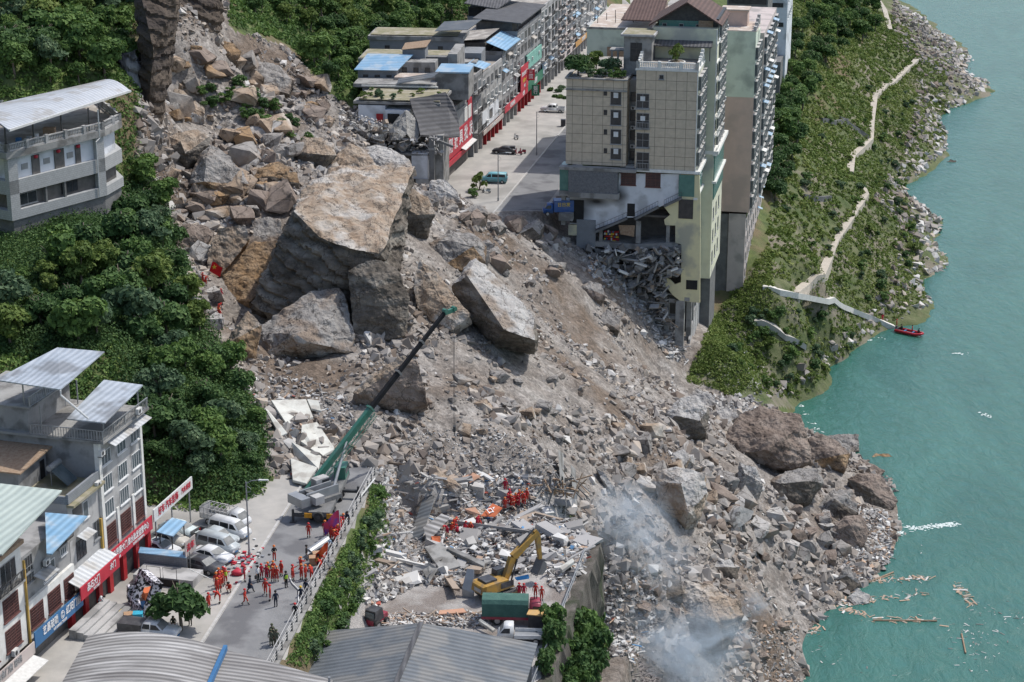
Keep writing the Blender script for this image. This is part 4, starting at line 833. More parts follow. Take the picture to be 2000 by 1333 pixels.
# podium
T.box('podium_slab', s1-1, .9, -.2, 11, ZB-.5, ZB, m_trim); T.box('podium_slab', 0, 2.9, 10.4, 28, ZB+.6, ZB+1.2, m_trim)
T.box('ledge', sL-.9, s2+.4, -1.3, .3, ZB-.5, ZB, m_conc)
T.pxpoly('white_wall', [(1112,338),(1333,341),(1331,386),(1300,400),(1237,425),(1222,426),(1165,447),(1150,441),(1113,437)], .3, .3, sootm(m_white, [(T.at(1130, 410, 1, .3), 2.1, 2.6), (T.at(1165, 394, 1, .3), 2.2, .9), (T.at(1208, 382, 1, .3), 1.4, 1.5)]))
soot = MB()
for i, (cx_, cy_, rx_, ry_) in enumerate(((1132, 412, 9, 26), (1168, 396, 18, 8), (1140, 396, 10, 8))):
    c = T.at(cx_, cy_, 1, .28); a = T.at(cx_+rx_, cy_, 1, .28).x-c.x; h_ = c.z-T.at(cx_, cy_+ry_, 1, .28).z
    soot.hexa([(c.x+a*math.cos(t/14*6.28)*(1+.15*math.sin(t*3)), .272-i*.004, c.z+h_*math.sin(t/14*6.28)) for t in range(14)], [(c.x+a*math.cos(t/14*6.28)*(1+.15*math.sin(t*3)), .3, c.z+h_*math.sin(t/14*6.28)) for t in range(14)])
pass
T.pxbox('stone_clad_box', 1110, 1206, 330, 378, -1.2, .3, m_stone); T.pxbox('beam', 1109, 1208, 378, 388, -1.3, .3, m_conc)
T.pxbox('glass_bay', 1093, 1110, 326, 373, -.9, 3, m_teal); T.pxbox('glass_bay_base', 1092, 1112, 373, 383, -1.1, 3, m_conc)
T.pxbox('pillar', 1096, 1104, 383, 440, 0, .9, m_conc); T.pxbox('balcony_box', 1091, 1118, 418, 432, -1.4, 0, m_conc); T.pxbox('grey_wall_panel', 1126, 1163, 430, 486, .1, .4, m_block)
T.pxbox('yellow_pillar', 1110, 1126, 440, 460, -.1, .5, m_yel)
for r_ in ((1213, 1242, 335, 362), (1261, 1290, 338, 366)):
    a, b, z0, z1 = T.pxrect(*r_, .3); T.win(((a+b)/2, .29, (z0+z1)/2), 'f', b-a, z1-z0, 'red', 3, 2)
T.pxbox('dark_opening', 1113, 1140, 391, 436, .22, .32, m_void)
a, b, z0, z1 = T.pxrect(1225, 1240, 398, 423, .3); T.box('doorway', a, b, .27, .32, z0, z1, m_void)
# stair running along the wall
for p, q in (((1163, 450), (1224, 424)), ((1240, 425), (1285, 402)), ((1297, 400), (1331, 384))):
    A_ = T.at(*p, 1, -.6); B_ = T.at(*q, 1, -.6); mb = MB(); mb.bar(A_+Vector((0, .5, -.35)), B_+Vector((0, .5, -.35)), 1.2, .35); T.part('stair_slab', mb, m_cdk)
    n_ = 8; mb = MB()
    for i in range(n_+1): q_ = A_.lerp(B_, i/n_); mb.box(q_.x-.02, q_.x+.02, -.62, -.58, q_.z-.2, q_.z+.8)
    mb.bar(A_+Vector((0, 0, .8)), B_+Vector((0, 0, .8)), .05); T.part('stair_rail', mb, m_fdark)
T.pxpoly('cream_front_wall', [(1331,341),(1366,343),(1368,400),(1367,592),(1328,588),(1313,576),(1300,558),(1299,541),(1310,548),(1318,556),(1330,552),(1331,478),(1319,474),(1319,441),(1299,440),(1297,430),(1309,420),(1297,404),(1331,386)], 0.02, .4, m_yel)
T.box('cream_side_wall', -.2, .12, .42, 10.5, -14, ZB-.5, m_creams)
T.box('cream_side_wall', 1.7, 2.1, 10.45, 27.6, -13, ZB+.6, m_creams)
for z0, z1, y0, y1, x in ((4.4, 8.4, .1, 9.8, .2), (1., 4.0, .1, 5, .2), (4.8, 9.4, 10.8, 27, 2.2), (1.4, 4.4, 10.8, 27, 2.2)):
    T.box('teal_glazing', x-.1, x+.1, y0, y1, z0, z1, m_teal)
T.box('teal_glazing', -2.7, .0, -.06, .015, 4.5, 8.3, m_teal); T.box('dark_opening', -2.6, -.1, -.06, .015, .6, 4.0, m_glassd)
for z in (4.0, 8.5): T.box('floor_band', -.1, .6, -.3, 10.4, z, z+.35, m_trim)
for z in (4.4, 9.4): T.box('floor_band', 1.9, 2.7, 10.3, 27.8, z, z+.4, m_trim)
for k in range(7): T.box('small_vent', .31, .36, 1+k*1.3, 1.35+k*1.3, 6.1+.2*(k % 2), 6.6+.2*(k % 2), m_frame)
for z in (-2.2, -6.2, -10.2):
    for y in (2.2, 6.6): T.win((.13, y, z), 'r', 1.5, 2.4, 'steel', 2, 1)
    for y in (13, 17.5, 22): T.win((2.11, y, z+.6), 'r', 1.5, 2.2, 'steel', 2, 1)
T.win((.13, 2.8, 1.2-.5), 'r', 3.4, 2.2, 'steel', 4, 1)
T.pxbox('balcony_opening', 1340, 1362, 548, 566, -.05, .02, m_void)
# exposed rooms below
a, b, z0, z1 = T.pxrect(1128, 1331, 400, 600, 4.5)
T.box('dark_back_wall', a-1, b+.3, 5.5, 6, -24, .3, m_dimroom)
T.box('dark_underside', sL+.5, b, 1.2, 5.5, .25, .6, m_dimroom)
T.pxpoly('floor_slab', [(1138,470),(1240,478),(1325,474),(1325,483),(1240,488),(1140,480)], .2, 5.2, m_conc)
T.pxpoly('broken_floor_slab', [(1160,486),(1250,505),(1331,478),(1331,490),(1252,518),(1165,498)], .0, 4, m_cdk)
T.pxpoly('broken_floor_slab', [(1215,520),(1290,528),(1325,518),(1325,526),(1290,538),(1215,530)], .4, 4.5, m_cdk)
for r_ in ((1242, 1251, 432, 476), (1170, 1176, 450, 480), (1301, 1308, 440, 476)): T.pxbox('column', *r_, .5, 1.1, m_conc)
T.pxpoly('fallen_panel', [(1208,440),(1240,441),(1238,463),(1212,458)], .4, .15, m_wood)
a, b, z0, z1 = T.pxrect(1180, 1209, 450, 478, 1.6); mb = MB()
rr = random.Random(3)
for i in range(9):
    for j in range(6): x = a+(b-a)*i/9; z = z0+(z1-z0)*j/6; mb.box(x+.02, x+(b-a)/9-.02, 1.4, 1.7, z+.04, z+(z1-z0)/6*rr.uniform(.5, .95), rr.choice([0, 0, 0, 1, 2, 3]))
T.part('stocked_shelves', mb, [m_redpn, m_trim, m_gold, m_blsn])
mb = MB()    # hanging beams, broken bars
for i in range(150):
    px, py = rr.uniform(1165, 1322), rr.uniform(488, 590)
    if py > 500+(px-1175)*.75 or (px > 1300 and py > 540): continue
    p = T.at(px, py, 1, rr.uniform(-3.0, .5)); d = Vector((rr.uniform(-1, 1), rr.uniform(-.4, .4), rr.uniform(-1.2, .4))).normalized()*rr.uniform(.6, 2.4); mb.bar(p-d/2, p+d/2, rr.uniform(.15, 1.1), rr.uniform(.1, .4), rr.choice([0, 0, 0, 1, 2]))
T.part('hanging_wreckage', mb, [m_conc, m_cdk, m_trim])
# stilts under the torn corner
for r_, d in (((1318, 1345, 588, 732), 0), ((1297, 1306, 590, 668), .6), ((1300, 1320, 617, 624), .5), ((1302, 1320, 665, 673), .5), ((1306, 1318, 584, 592), .5)):
    x0, x1, z0, z1 = T.pxrect(*r_, d); T.box('stilt_column', x0, x1 if d else x0+1.5, d, d+1.2, z0-(2 if d == 0 else 0), z1, m_conc)
x0 = T.at(1345, 650, 1, 0).x
for y in (3.5, 7, 10.5, 14): T.box('stilt_column', x0-.9, x0, y, y+.8, -26, -13, m_conc)
mb = MB(); mb.hexa([(x0-.3, 2.5, -29), (x0-.3, 17, -27), (x0-.3, 17, -15), (x0-.3, 2.5, -22)], [(x0, 2.5, -29), (x0, 17, -27), (x0, 17, -15), (x0, 2.5, -22)]); T.part('foundation_wall', mb, m_gren2)
T.box('rear_foundation', -8, 1.5, 17.5, 27, -27, -13, m_cdk); T.box('stilt_beam', x0-.9, x0, 0, 17, -14.2, -13.5, m_conc)
T.box('dark_underfloor', -9, x0-1.2, 8, 8.4, -28, -12, m_cdk)
# roof house
hz = ZT+.1; xa, xb = T.at(1283, 100, 1, 12).x, T.at(1392, 100, 1, 12).x
T.box('roof_house_wall', xa, xb, 12, 24, hz, hz+3.3, m_conc); T.box('roof_house_wall', xa+.2, xb-.1, 12.3, 24, hz+3.3, hz+6.2, m_teal, 'green glazed upper wall')
T.box('corner_stone', xb-2.6, xb-.1, 12.2, 12.4, hz+3.3, hz+6.3, m_wood)
for i in range(3): xx = xa+1.2+i*2.9; T.win((xx, 12.28, hz+5.3), 'f', .8, .8, 'steel', 1, 1)
for xx in (xa+1.6, xa+4.6, xb-1.6): T.win((xx, 11.99, hz+1.5), 'f', 1.6, 2.4, 'dark', 2, 2, 'glass_door')
T.sheet('lean_to_roof', [(xa-.2, 12.2, hz+3.6), (xb+.1, 12.2, hz+3.6), (xb+.2, 8.2, hz+2.5), (xa-.4, 8.2, hz+2.5)], .18, m_rdark)
for xx in (xa, xb-.2): T.box('post', xx, xx+.15, 8.5, 8.65, hz, hz+2.5, m_fdark)
xm = (xa+xb)/2+.3; ap = hz+9.6; ev = hz+6.1
mb = MB(); mb.hexa([(xa-.6, 12.4, ev-.3), (xb+.6, 12.4, ev-.3), (xm, 12.4, ap-.3)], [(xa-.6, 12.6, ev-.3), (xb+.6, 12.6, ev-.3), (xm, 12.6, ap-.3)]); T.part('gable_wall', mb, m_fdark)
T.sheet('gable_roof', [(xm, 11, ap), (xb+1.6, 11, ev-.3), (xb+1.6, 25, ev-.3), (xm, 25, ap)], .25, m_rbrn); T.sheet('gable_roof', [(xa-1.4, 11, ev-.6), (xm, 11, ap), (xm, 25, ap), (xa-1.4, 25, ev-.6)], .25, m_rbrn)
T.box('upper_side_wall', xb-.15, 2., 12.6, 26, 31.4, hz+6.6, m_fdark)
for y in (14.5, 18, 21.5, 24.6): T.win((2.01, y, 30.2), 'r', 2.6, 1.9, 'std', 3, 1); T.win((2.01, y, 32.3-.2), 'r', 2., .9, 'dark', 3, 1)
# stair head with mossy flat roof
xc, xd = T.at(1218, 110, 1, 6).x, T.at(1283, 110, 1, 6).x
T.box('stair_head', xc, xd-.9, 6, 12, ZL, 30.6, m_conc); T.box('stair_head_roof', xc-.5, xd-.4, 5.5, 12.4, 30.6, 30.95, m_gren2); T.box('stair_head_moss', xc-.2, xd-.7, 5.8, 12.1, 30.95, 31.0, m_moss)
a, b, z0, z1 = T.pxrect(1231, 1254, 84, 120, 6); T.win(((a+b)/2, 5.99, (z0+z1)/2), 'f', b-a, z1-z0, 'dark', 2, 3)
T.box('roof_garden_deck', sL+.4, s1-.4, .5, 22, ZL-.1, ZL+.02, m_deck)
T.box('pergola', T.at(1190, 120, 1, 9).x, xc-.2, 9, 11.5, ZL+3.4, ZL+3.65, m_conc); T.box('pergola_post', T.at(1193, 120, 1, 9).x, T.at(1193, 120, 1, 9).x+.3, 9, 9.3, ZL, ZL+3.4, m_conc); T.box('pergola_post', T.at(1205, 120, 1, 9).x, T.at(1205, 120, 1, 9).x+.3, 9, 9.3, ZL, ZL+3.4, m_conc)
mb = MB(); mb.tube([(0, 0, 0), (0, 0, .5)], [1.5, 1.5], 18, 0); mb.tube([(0, 0, .5), (0, 0, .52)], [1.25, 1.25], 18, 1)
pl = mb.build('round_planter', [m_trim, m_bark]); pw = T.e.matrix_basis
TW = Matrix.Translation(T.A) @ Matrix.Rotation(T.ang, 4, 'Z')
def tl(x, y, z): return TW @ Vector((x, y, z))
pl.location = tl(T.at(1322, 118, 1, 5).x, 5, ZT+.07); tag(pl, 'round white planter ring on the tower roof terrace', 'planter')
shrub(tl(T.at(1322, 118, 1, 5).x, 5, ZT+.5), 1.15, 3, 'round yellow green shrub in the planter on the tower roof terrace', sz=1.5)
for px, sc_, i, lab in ((1128, 1.05, 0, 'dark round tree at the left edge of the tower roof garden'), (1148, .6, 3, 'small bright tree behind the dark roof garden tree'), (1163, .75, 5, 'tall light green tree in the middle of the roof garden'), (1190, .7, 2, 'dark leafy tree beside the pergola on the roof garden')):
    tree(tl(T.at(px, 150, 1, 3+i*1.2).x, 3+i*1.2, ZL-.6), sc_, i, lab, cat='tree')
for px, d in ((1150, 2), (1165, 3), (1180, 2.5), (1205, 4), (1212, 2), (1198, 1.8)): shrub(tl(T.at(px, 150, 1, d).x, d, ZL), .9, random.randrange(4), 'low shrub in the roof garden of the tower', 'shrubs of the tower roof garden')
# ======== second tower ========
A2 = atY(1449, 620, 365)
U = Bld('apartment_tower', 'long mint and peach apartment block with many bay windows, behind the torn tower', (A2.x, 365), R(-11.5), 'apartment tower')
zl = U.at(1446, 415, 1, 0).z; ztop = U.at(1450, 62, 1, 0).z; zm = U.at(1440, 190, 1, 0).z; zb = U.at(1446, 622, 1, 0).z
U.box('mint_front_wall', -12, .6, 0, 3, zm, ztop, m_mint); U.box('peach_front_wall', -12, .6, .02, 3, zl, zm, m_peach)
U.box('dark_side_wall', -9, -.9, .4, 38, zb-3, zl-.6, m_cdk)
U.box('lower_wall', -3.2, 0, .2, 40, zb, zl-.4, m_pink); U.box('stilt_column', -2.5, -1.9, 1, 2, zb-6, zb, m_conc); U.box('foundation', -2.5, -.6, 10, 38, zb-4, zb, m_cdk)
U.box('upper_wall', -8, .55, 3, 11, zl, ztop-1, m_mint); U.box('upper_wall', -8, 1.3, 11, 42, zl+.4, ztop-2, m_pink); U.box('dark_band', -3.1, .1, .25, 39.8, zl-1.2, zl-.35, m_glassd)
U.box('roof_deck', -12, .7, 0.1, 10.9, ztop, ztop+.15, m_decktan); U.box('stair_head', -6, -1.5, 5, 9, ztop+.15, ztop+3, m_peach); U.box('stair_head_roof', -6.5, -1.2, 4.7, 9.3, ztop+3, ztop+3.25, m_decktan)
for k in range(4): U.box('stepped_parapet', .1, .65, .3+k*2.5, 1.4+k*2.5, ztop+.15, ztop+.9+.35*k, m_gren2)
nf = int((ztop-zl)/3.15)
rr = random.Random(8)
for k in range(nf):
    z = zl+1.9+3.15*k
    for i, y in enumerate((1.5, 5, 8.6)):
        bay(U, (.61 if y < 3 else .56, y, z), 2.2, 2.); U.box('window_ledge', .56, .85, y-1.2, y+1.2, z-1.45, z-1.3, m_trim)
    for y in (13.5, 18, 23, 28, 33.5, 39):
        bay(U, (1.31, y, z), 2.8, 2.0, .5)
        if y in (13.5, 23, 33.5): U.box('balcony', 1.3, 1.9, y-1.6, y+1.6, z-1.5, z-1.2, m_trim)
        if rr.random() < .5: ac_unit(U, (1.35, y+2.1, z-.8))
        if rr.random() < .25: awning(U, (1.35, y, z+1.2), 2.6, 1.1, rr.choice([m_rblue, m_trim, m_rtin, m_rblue]))
nl_ = int((zl-zb)/3.3)
for k in range(nl_):
    z = zb+2.2+3.2*k
    for y in (2.2, 6, 10, 14.5, 19, 24, 29, 35): U.win((.01, y, z), 'r', 1.3, 1.9, 'steel', 2, 1)
for y in (30, 32, 34): awning(U, (.05, y, zl-3+(34-y)*-.9), 1.2, .9, m_rblue)
# ======== blocks behind ========
V = Bld('white_block', 'white riverside block with long dark window strips in the top right behind the towers', (48, 500), R(-11.5), 'building')
p0 = V.at(1502, 30); V.box('wall', p0.x, p0.x+4.5, 0, 20, -10, V.at(1520, -20).z, m_white)
for yt in (6, 44): a, b, z0, z1 = V.pxrect(1508, 1530, yt, yt+9, 0); V.win(((a+b)/2, -.01, (z0+z1)/2), 'f', b-a, z1-z0, 'dark', 4, 1)
for k in range(4): V.win((p0.x+4.51, 3+k*4.5, 8), 'r', 2, 1.5, 'std'); V.win((p0.x+4.51, 3+k*4.5, 12), 'r', 2, 1.5, 'std')
V.box('terrace', p0.x-2, p0.x+4, -9, -.01, -10, -1.5, m_cdk)
W_ = Bld('flat_roof_block', 'pale green block with a broad cluttered tan roof deck behind the roof garden', (26, 372), R(-11.5), 'building')
a, b, z0, z1 = W_.pxrect(1146, 1250, 58, 130, 0); W_.box('wall', a, b+2, 0, 30, 0, z1, m_mint); W_.box('roof_deck', a+.2, b+1.8, .2, 29.8, z1, z1+.1, m_decktan); W_.box('parapet_cap', a-.1, b+2.1, -.1, .2, z1, z1+.35, m_conc)
W_.box('fence_wall', a+4, b, -.7, -.5, z1-5.5, z1-3.2, m_wood); W_.win((b-1.2, -.01, z1-2), 'f', .7, .6, 'dark', 1)
for i in range(9): W_.box('roof_pipe', a+1+i*1.1, a+1.12+i*1.1, 6+(i*37 % 11), 6.1+(i*37 % 11), z1+.1, z1+1.4, m_fdark)
W_.box('roof_hut', a+7, a+13, 12, 18, z1+.1, z1+3, m_peach); W_.box('roof_hut_roof', a+6.6, a+13.4, 11.6, 18.4, z1+3, z1+3.2, m_moss)
W_.sheet('dark_canopy', [(b-4, 2, z1+1.6), (b+3.5, 2, z1+1.6), (b+3.5, 12, z1+4), (b-3, 12, z1+4)], .2, m_rbrn)
X_ = Bld('dark_glass_block', 'long low building with dark glazing along the top edge behind the gabled roof', (38, 440), R(-11.5), 'building')
a, b, z0, z1 = X_.pxrect(1420, 1500, -8, 12, 0); X_.box('wall', a, b, 0, 14, 0, z1+.5, m_cdk); X_.box('glazing', a+.3, b-.3, -.08, 0, z0+.4, z1-.5, m_glassd); X_.box('roof', a-.3, b+.3, -.4, 14, z1+.5, z1+.8, m_gren2)
# ======== white roofed house on the hillside ========
Hs = Bld('hillside_house', 'three storey concrete block house under a big curved white metal roof on the left cliff', (-66.9, 258), math.atan2(14, 10), 'house')
def hw(x, y): p = Hs.R @ (Vector((x, y, 0))-Hs.A); return (p.x, p.y)
FP = [(-74, 262.5), (-66.9, 258), (-56.9, 272), (-55.6, 277.6), (-62, 292), (-84, 282)]
fp = [hw(*p) for p in FP]
def inset(poly, d):
    c = (sum(p[0] for p in poly)/len(poly), sum(p[1] for p in poly)/len(poly)); return [(p[0]+(c[0]-p[0])*d/12, p[1]+(c[1]-p[1])*d/12) for p in poly]
def prism(B, name, poly, z0, z1, m): return B.part(name, MB().prism(poly, z0, z1), m)
prism(Hs, 'foundation', inset(fp, .4), 12, 19.6, m_cdk); prism(Hs, 'lower_wall', fp, 19.6, 20.9, m_blockl); prism(Hs, 'lower_room', inset(fp, 1.0), 20.9, 23.1, m_dimroom)
prism(Hs, 'middle_wall', fp, 23.1, 25.0, m_blockl); prism(Hs, 'upper_room', inset(fp, .9), 25.0, 28.1, m_white); prism(Hs, 'floor_band', inset(fp, -.3), 28.1, 29.0, m_conc); prism(Hs, 'roof_terrace_floor', inset(fp, .3), 29.0, 29.06, m_deck)
bb = MB(); q = inset(fp, .1)
for i in range(6): balu(bb, q[i], q[(i+1) % 6], 29.0, 1.0, .28)
Hs.part('balustrade', bb, m_gren2)
L_ = (Vector(FP[2])-Vector(FP[1])).length
for x0, x1 in ((0, 1.6), (L_-1.4, L_)): Hs.box('wall_pier', x0, x1, .0, .8, 20.9, 28.1, m_blockl)
for x in (6.2, 9.6): Hs.box('wall_pier', x, x+.3, .1, .5, 20.9, 23.1, m_cdk)
for x, w_ in ((4.6, 1.3), (8.6, 1.7), (12.4, .9)): Hs.box('doorway', x, x+w_, .5, .95, 25, 27.6, m_dimroom)
for x in (2.8, 6.7, 10.9): Hs.box('wall_picture', x, x+1.1, .6, .93, 26, 26.8, m_steel)
for x in (5.2, 9.2, 12.8):
    mb = MB(); mb.ball((x, .4, 27.4), .32, .32, .26, 10); Hs.part('red_lantern', mb, m_redsn, True)
Hs.win((3.5, .7, 22), 'f', 3.2, 1.6, 'steel', 2, 1); Hs.win((11, .7, 22), 'f', 3., 1.6, 'dark', 3, 1)
mb = MB(); mb.tube([(L_-.9, -.2, 32), (L_-.9, -.2, 28), (L_-1.6, -.2, 27.6), (L_-1.6, -.2, 19.8)], .1, 6); Hs.part('drain_pipe', mb, m_ac)
for x in (0.2, 5, 10, 15, 17): Hs.box('roof_post', x, x+.15, .3, .45, 29.1, 32.4, m_fdark)
# curved roof
rp = []; nr = 14
for i in range(nr+1):
    t = i/nr; a = atz(18, 255, 32.4).lerp(atz(255, 178, 32.4), t); b_ = atz(-60, 215, 32.8).lerp(atz(190, 159, 32.8), t)
    row = []
    for j in range(9):
        u_ = j/8; p = a.lerp(b_, u_); p.z += .9*math.sin(math.pi*u_)*(.55+.45*t)*1; row.append(Hs.R @ (p-Hs.A))
    rp.append(row)
mb = MB(); vs = [p for r_ in rp for p in r_]; fs = [(i*9+j, i*9+j+1, (i+1)*9+j+1, (i+1)*9+j) for i in range(nr) for j in range(8)]
mb.add(vs, fs); mb.add([p-Vector((0, 0, .2)) for p in vs], fs); rf = Hs.part('curved_roof', mb, m_rtin)
pa = [Hs.R @ (atz(18, 255, 32.55)-Hs.A), Hs.R @ (atz(255, 178, 32.55)-Hs.A)]; mb = MB(); mb.bar(*pa, .25, .3); Hs.part('gutter', mb, m_ac)
for i, (x, y, c) in enumerate(((4.0, 2.2, m_blsn), (5.6, 2.0, m_steel), (7.2, 2.4, m_ac), (10.2, 3, m_wood))):
    mb = MB(); mb.tube([(0, 0, 0), (0, 0, .9)], [.45, .42], 10) if c is not m_wood else mb.box(-.8, .8, -.5, .5, 0, 1.1)
    o = mb.build('barrel' if c is not m_wood else 'crate', c); wp = Matrix.Translation(Hs.A) @ Matrix.Rotation(Hs.ang, 4, 'Z') @ Vector((x, y, 29.07)); o.location = wp
    tag(o, ['blue barrel on the roof terrace of the hillside house', 'grey barrel next to the blue one on the hillside house terrace', 'white barrel on the hillside house terrace', 'brown wooden crate on the hillside house terrace'][i], 'barrel' if i < 3 else 'crate')
# ======== street row, lower left ========
ang_l = math.atan2(.963, .27)
def LB(name, label, cat='building'): return Bld(name, label, (-41.9, 182.7), ang_l, cat)
B1 = LB('corner_block', 'tall grey five storey building with two tin roofed terraces on top beside the parked cars')
B1.box('grey_wall', 2.0, 11.6, .1, 15, 0, 16.6, m_grend); B1.box('facade', 2.0, 11.6, -.02, .1, 3.2, 16.2, m_gren2); B1.box('corner_pilaster', 1.95, 2.5, -.2, .3, 3.5, 16.4, m_trim); B1.box('corner_pilaster', 11.2, 11.65, -.2, .3, 3.5, 16.4, m_trim)
for x in (5.4, 8.9): B1.box('pilaster', x-.25, x+.25, -.14, .0, 3.5, 8.2, m_trim)
B1.box('terrace_slab', 1.6, 12, -1.0, 14, 16.6, 16.85, m_conc); B1.box('upper_room', 2.2, 11, 7.5, 14.5, 16.85, 19.4, m_grend); B1.box('upper_deck', 2.0, 11.4, 7, 15, 19.4, 19.55, m_conc)
railing(B1, 'terrace_rail', [(1.7, 7, 16.85), (1.7, -.9, 16.85), (11.9, -.9, 16.85)], 1.1, m_steel, .3); railing(B1, 'upper_rail', [(2.2, 7.2, 19.5), (11.2, 7.2, 19.5)], 1.1, m_steel, .4)
def wl(B, px, py, z): return B.R @ (atz(px, py, z)-B.A)
B1.sheet('tin_roof', [wl(B1, 130, 818, 19.6), wl(B1, 205, 826, 19.5), wl(B1, 279, 752, 19.5), wl(B1, 203, 742, 19.9)], .12, m_rtiny)
B1.sheet('rusty_tin_roof', [wl(B1, -10, 742, 22.6), wl(B1, 118, 761, 22.9), wl(B1, 204, 687, 22.9), wl(B1, 112, 679, 23.3)], .12, m_rtiny)
p = wl(B1, 118, 763, 22.8); q = wl(B1, 172, 818, 19.8); mb = MB(); mb.tube([p, p+Vector((0, 0, -.5)), q], .1, 6); B1.part('drain_pipe', mb, m_ac)
for a in ((3, -.4), (10.8, -.4), (3, 6.5), (10.8, 6.5)): B1.box('roof_post', a[0], a[0]+.12, a[1], a[1]+.12, 16.9, 19.5, m_steel)
for a in ((2.6, 8), (11, 8), (2.6, 14.5)): B1.box('roof_post', a[0], a[0]+.12, a[1], a[1]+.12, 19.5, 22.7, m_steel)
for i, x in enumerate((3.7, 7.1, 10.2)):
    B1.win((x, -.03, 14.4), 'f', 2., 1.5, 'std', 3, 1)
    B1.win((x, -.03, 11.6), 'f', 2., 1.7, 'std', 4, 1); B1.win((x, -.03, 8.9), 'f', 2., 1.7, 'std', 4, 1); B1.win((x, -.03, 6.0), 'f', 2.3, 2.2, 'red', 3, 1)
ac_unit(B1, (2.3, -.1, 15.4), 'f'); ac_unit(B1, (8.9, -1.1, 17.6), 'f'); awning(B1, (7.5, -.1, 16.3), 8.4, 1.3, m_rtin, 'f', .5); B1.box('yellow_pipe', 1.6, 1.9, -.15, .1, 3.5, 8.5, mat('yellow_band', (.55, .36, .10)))
# ground floor shop row with red sign
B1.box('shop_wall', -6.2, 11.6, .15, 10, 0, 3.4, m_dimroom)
for x in (-6.1, -3.2, -.2, 2.2, 5.3, 8.3, 11.1): B1.box('red_pillar', x, x+.75, -.35, .15, 0, 3.5, m_redpn)
for x in (-5.2, -2.3, .8, 3.2, 6.2, 9.2): B1.box('roller_shutter', x, x+2., -.02, .12, 0, 2.9, m_fdark)
def signboard(B, name, x0, x1, y, z0, z1, m, items, parent=None, fr=None):
    o = B.box(name, x0, x1, y-.12, y, z0, z1, m)
    for (t, x, z, s_, mm, sx) in items:
        tt = text(None, t, (0, 0, 0), s_, mm, 'f', sx=sx); tt.parent = o; tt.location = (x, y-.15, z)
    return o
signboard(B1, 'red_shop_sign', 2.2, 11.7, -.6, 3.2, 4.75, m_redsn, [('凡殿厨大门', 4.1, 4.1, .85, m_ltxt, .75), ('彭水批发运营中心', 8.3, 4.1, .85, m_ltxt, .72), ('彭水县木门批发运营中心', 8.3, 3.45, .3, m_ltxt, .8), ('全屋定制', 3.6, 3.45, .3, m_ltxt, .8)])
signboard(B1, 'red_shop_sign', -6.2, 2.1, -1.5, 3.2, 4.6, m_redsn, [('品石大门', -3.6, 4.0, .85, m_ltxt, .8), ('木门', .6, 4.0, .8, m_ltxt, .8), ('室内门 防盗门', -3, 3.4, .28, m_ltxt, .8)])
B1.sheet('shop_canopy', [(-6.2, .1, 5.3), (-6.2, -1.5, 4.65), (1.9, -1.5, 4.65), (1.9, .1, 5.3)], .1, m_rtin)
B2 = LB('terrace_block', 'low grey house with a block parapet and roof shed beside the blue roof')
B2.box('wall', -4.6, 1.9, .1, 12, 3.2, 12.6, m_gren2); B2.box('parapet', -4.6, 1.9, -.1, .15, 12.6, 13.6, m_block); B2.box('parapet', -4.7, -4.45, .15, 12, 12.6, 13.4, m_block); B2.box('roof_deck', -4.4, 1.9, .2, 12, 12.6, 12.66, m_moss); B2.box('ledge', -4.7, 2, -.7, .1, 12.3, 12.55, m_moss)
B2.win((-1.0, .09, 10.6), 'f', 1.1, 1.8, 'std', 1, 1); B2.win((.9, .09, 7.6), 'f', 1.2, 2., 'steel', 2, 1); B2.win((-2.4, .09, 7.0), 'f', 2., 2., 'dark', 3, 1); ac_unit(B2, (.9, -.2, 12.6), 'f'); awning(B2, (-2, .05, 8.6), 2.4, 1., m_rtin, 'f'); B2.box('opening', -3.6, -1.8, .03, .09, 9.6, 11.6, m_dimroom)
B2.box('roof_shed', -4, 1.6, 5.5, 11, 12.66, 15.2, m_grend); B2.sheet('shed_roof', [(-4.6, 4.9, 15.3), (2, 4.9, 15.7), (2, 11.4, 15.7), (-4.6, 11.4, 15.3)], .15, m_wood); B2.box('shed_door', .3, 1.1, 5.42, 5.5, 12.7, 14.6, m_void)
mb = MB(); mb.hexa([(-1.1, 1.8, 12.9), (.9, 1.8, 12.9), (.9, 3.5, 14.3), (-1.1, 3.5, 14.3)], [(-1.1, 1.75, 12.98), (.9, 1.75, 12.98), (.9, 3.45, 14.38), (-1.1, 3.45, 14.38)], 1); mb.tube([(-1.2, 3.7, 14.6), (1, 3.7, 14.6)], .3, 10, 0)
for x in (-1, .8): mb.bar((x, 3.6, 12.7), (x, 3.6, 14.5), .06, None, 0)
hp = Matrix.Translation(B2.A) @ Matrix.Rotation(ang_l, 4, 'Z'); o = mb.build('solar_water_heater', [m_steel, m_glass]); o.matrix_basis = hp; tag(o, 'solar water heater on the mossy roof below the tall grey block', 'water heater')
B3 = LB('blue_roofed_house', 'narrow grey house with a sky blue tin roof and blue shop sign')
B3.box('wall', -14.2, -4.7, .1, 11, 3.0, 11.0, m_grend); B3.box('lower_wall', -14.2, -4.7, -.25, .1, 2.6, 6.4, m_trim); B3.box('ground_floor', -14.2, -5, .3, 11, 0, 3, m_dimroom)
B3.sheet('blue_roof', [wl(B3, 91, 1081, 11.6), wl(B3, 101, 1082, 11.6), wl(B3, 171, 1008, 11.8), wl(B3, 88, 1001, 12.3)], .12, m_rblue)
for x, z, w_, k in ((-12.6, 8.8, 1.6, 'steel'), (-9, 7.6, 2.4, 'std'), (-6, 8.8, 1.2, 'std'), (-12.6, 9.9, 1.4, 'steel')): B3.win((x, .09, z), 'f', w_, 1.7, k, 3, 1)
for x in (-12.4, -9, -6): B3.win((x, -.26, 4.6), 'f', 2. if x > -7 else 2.5, 2.1, 'red', 3, 1)
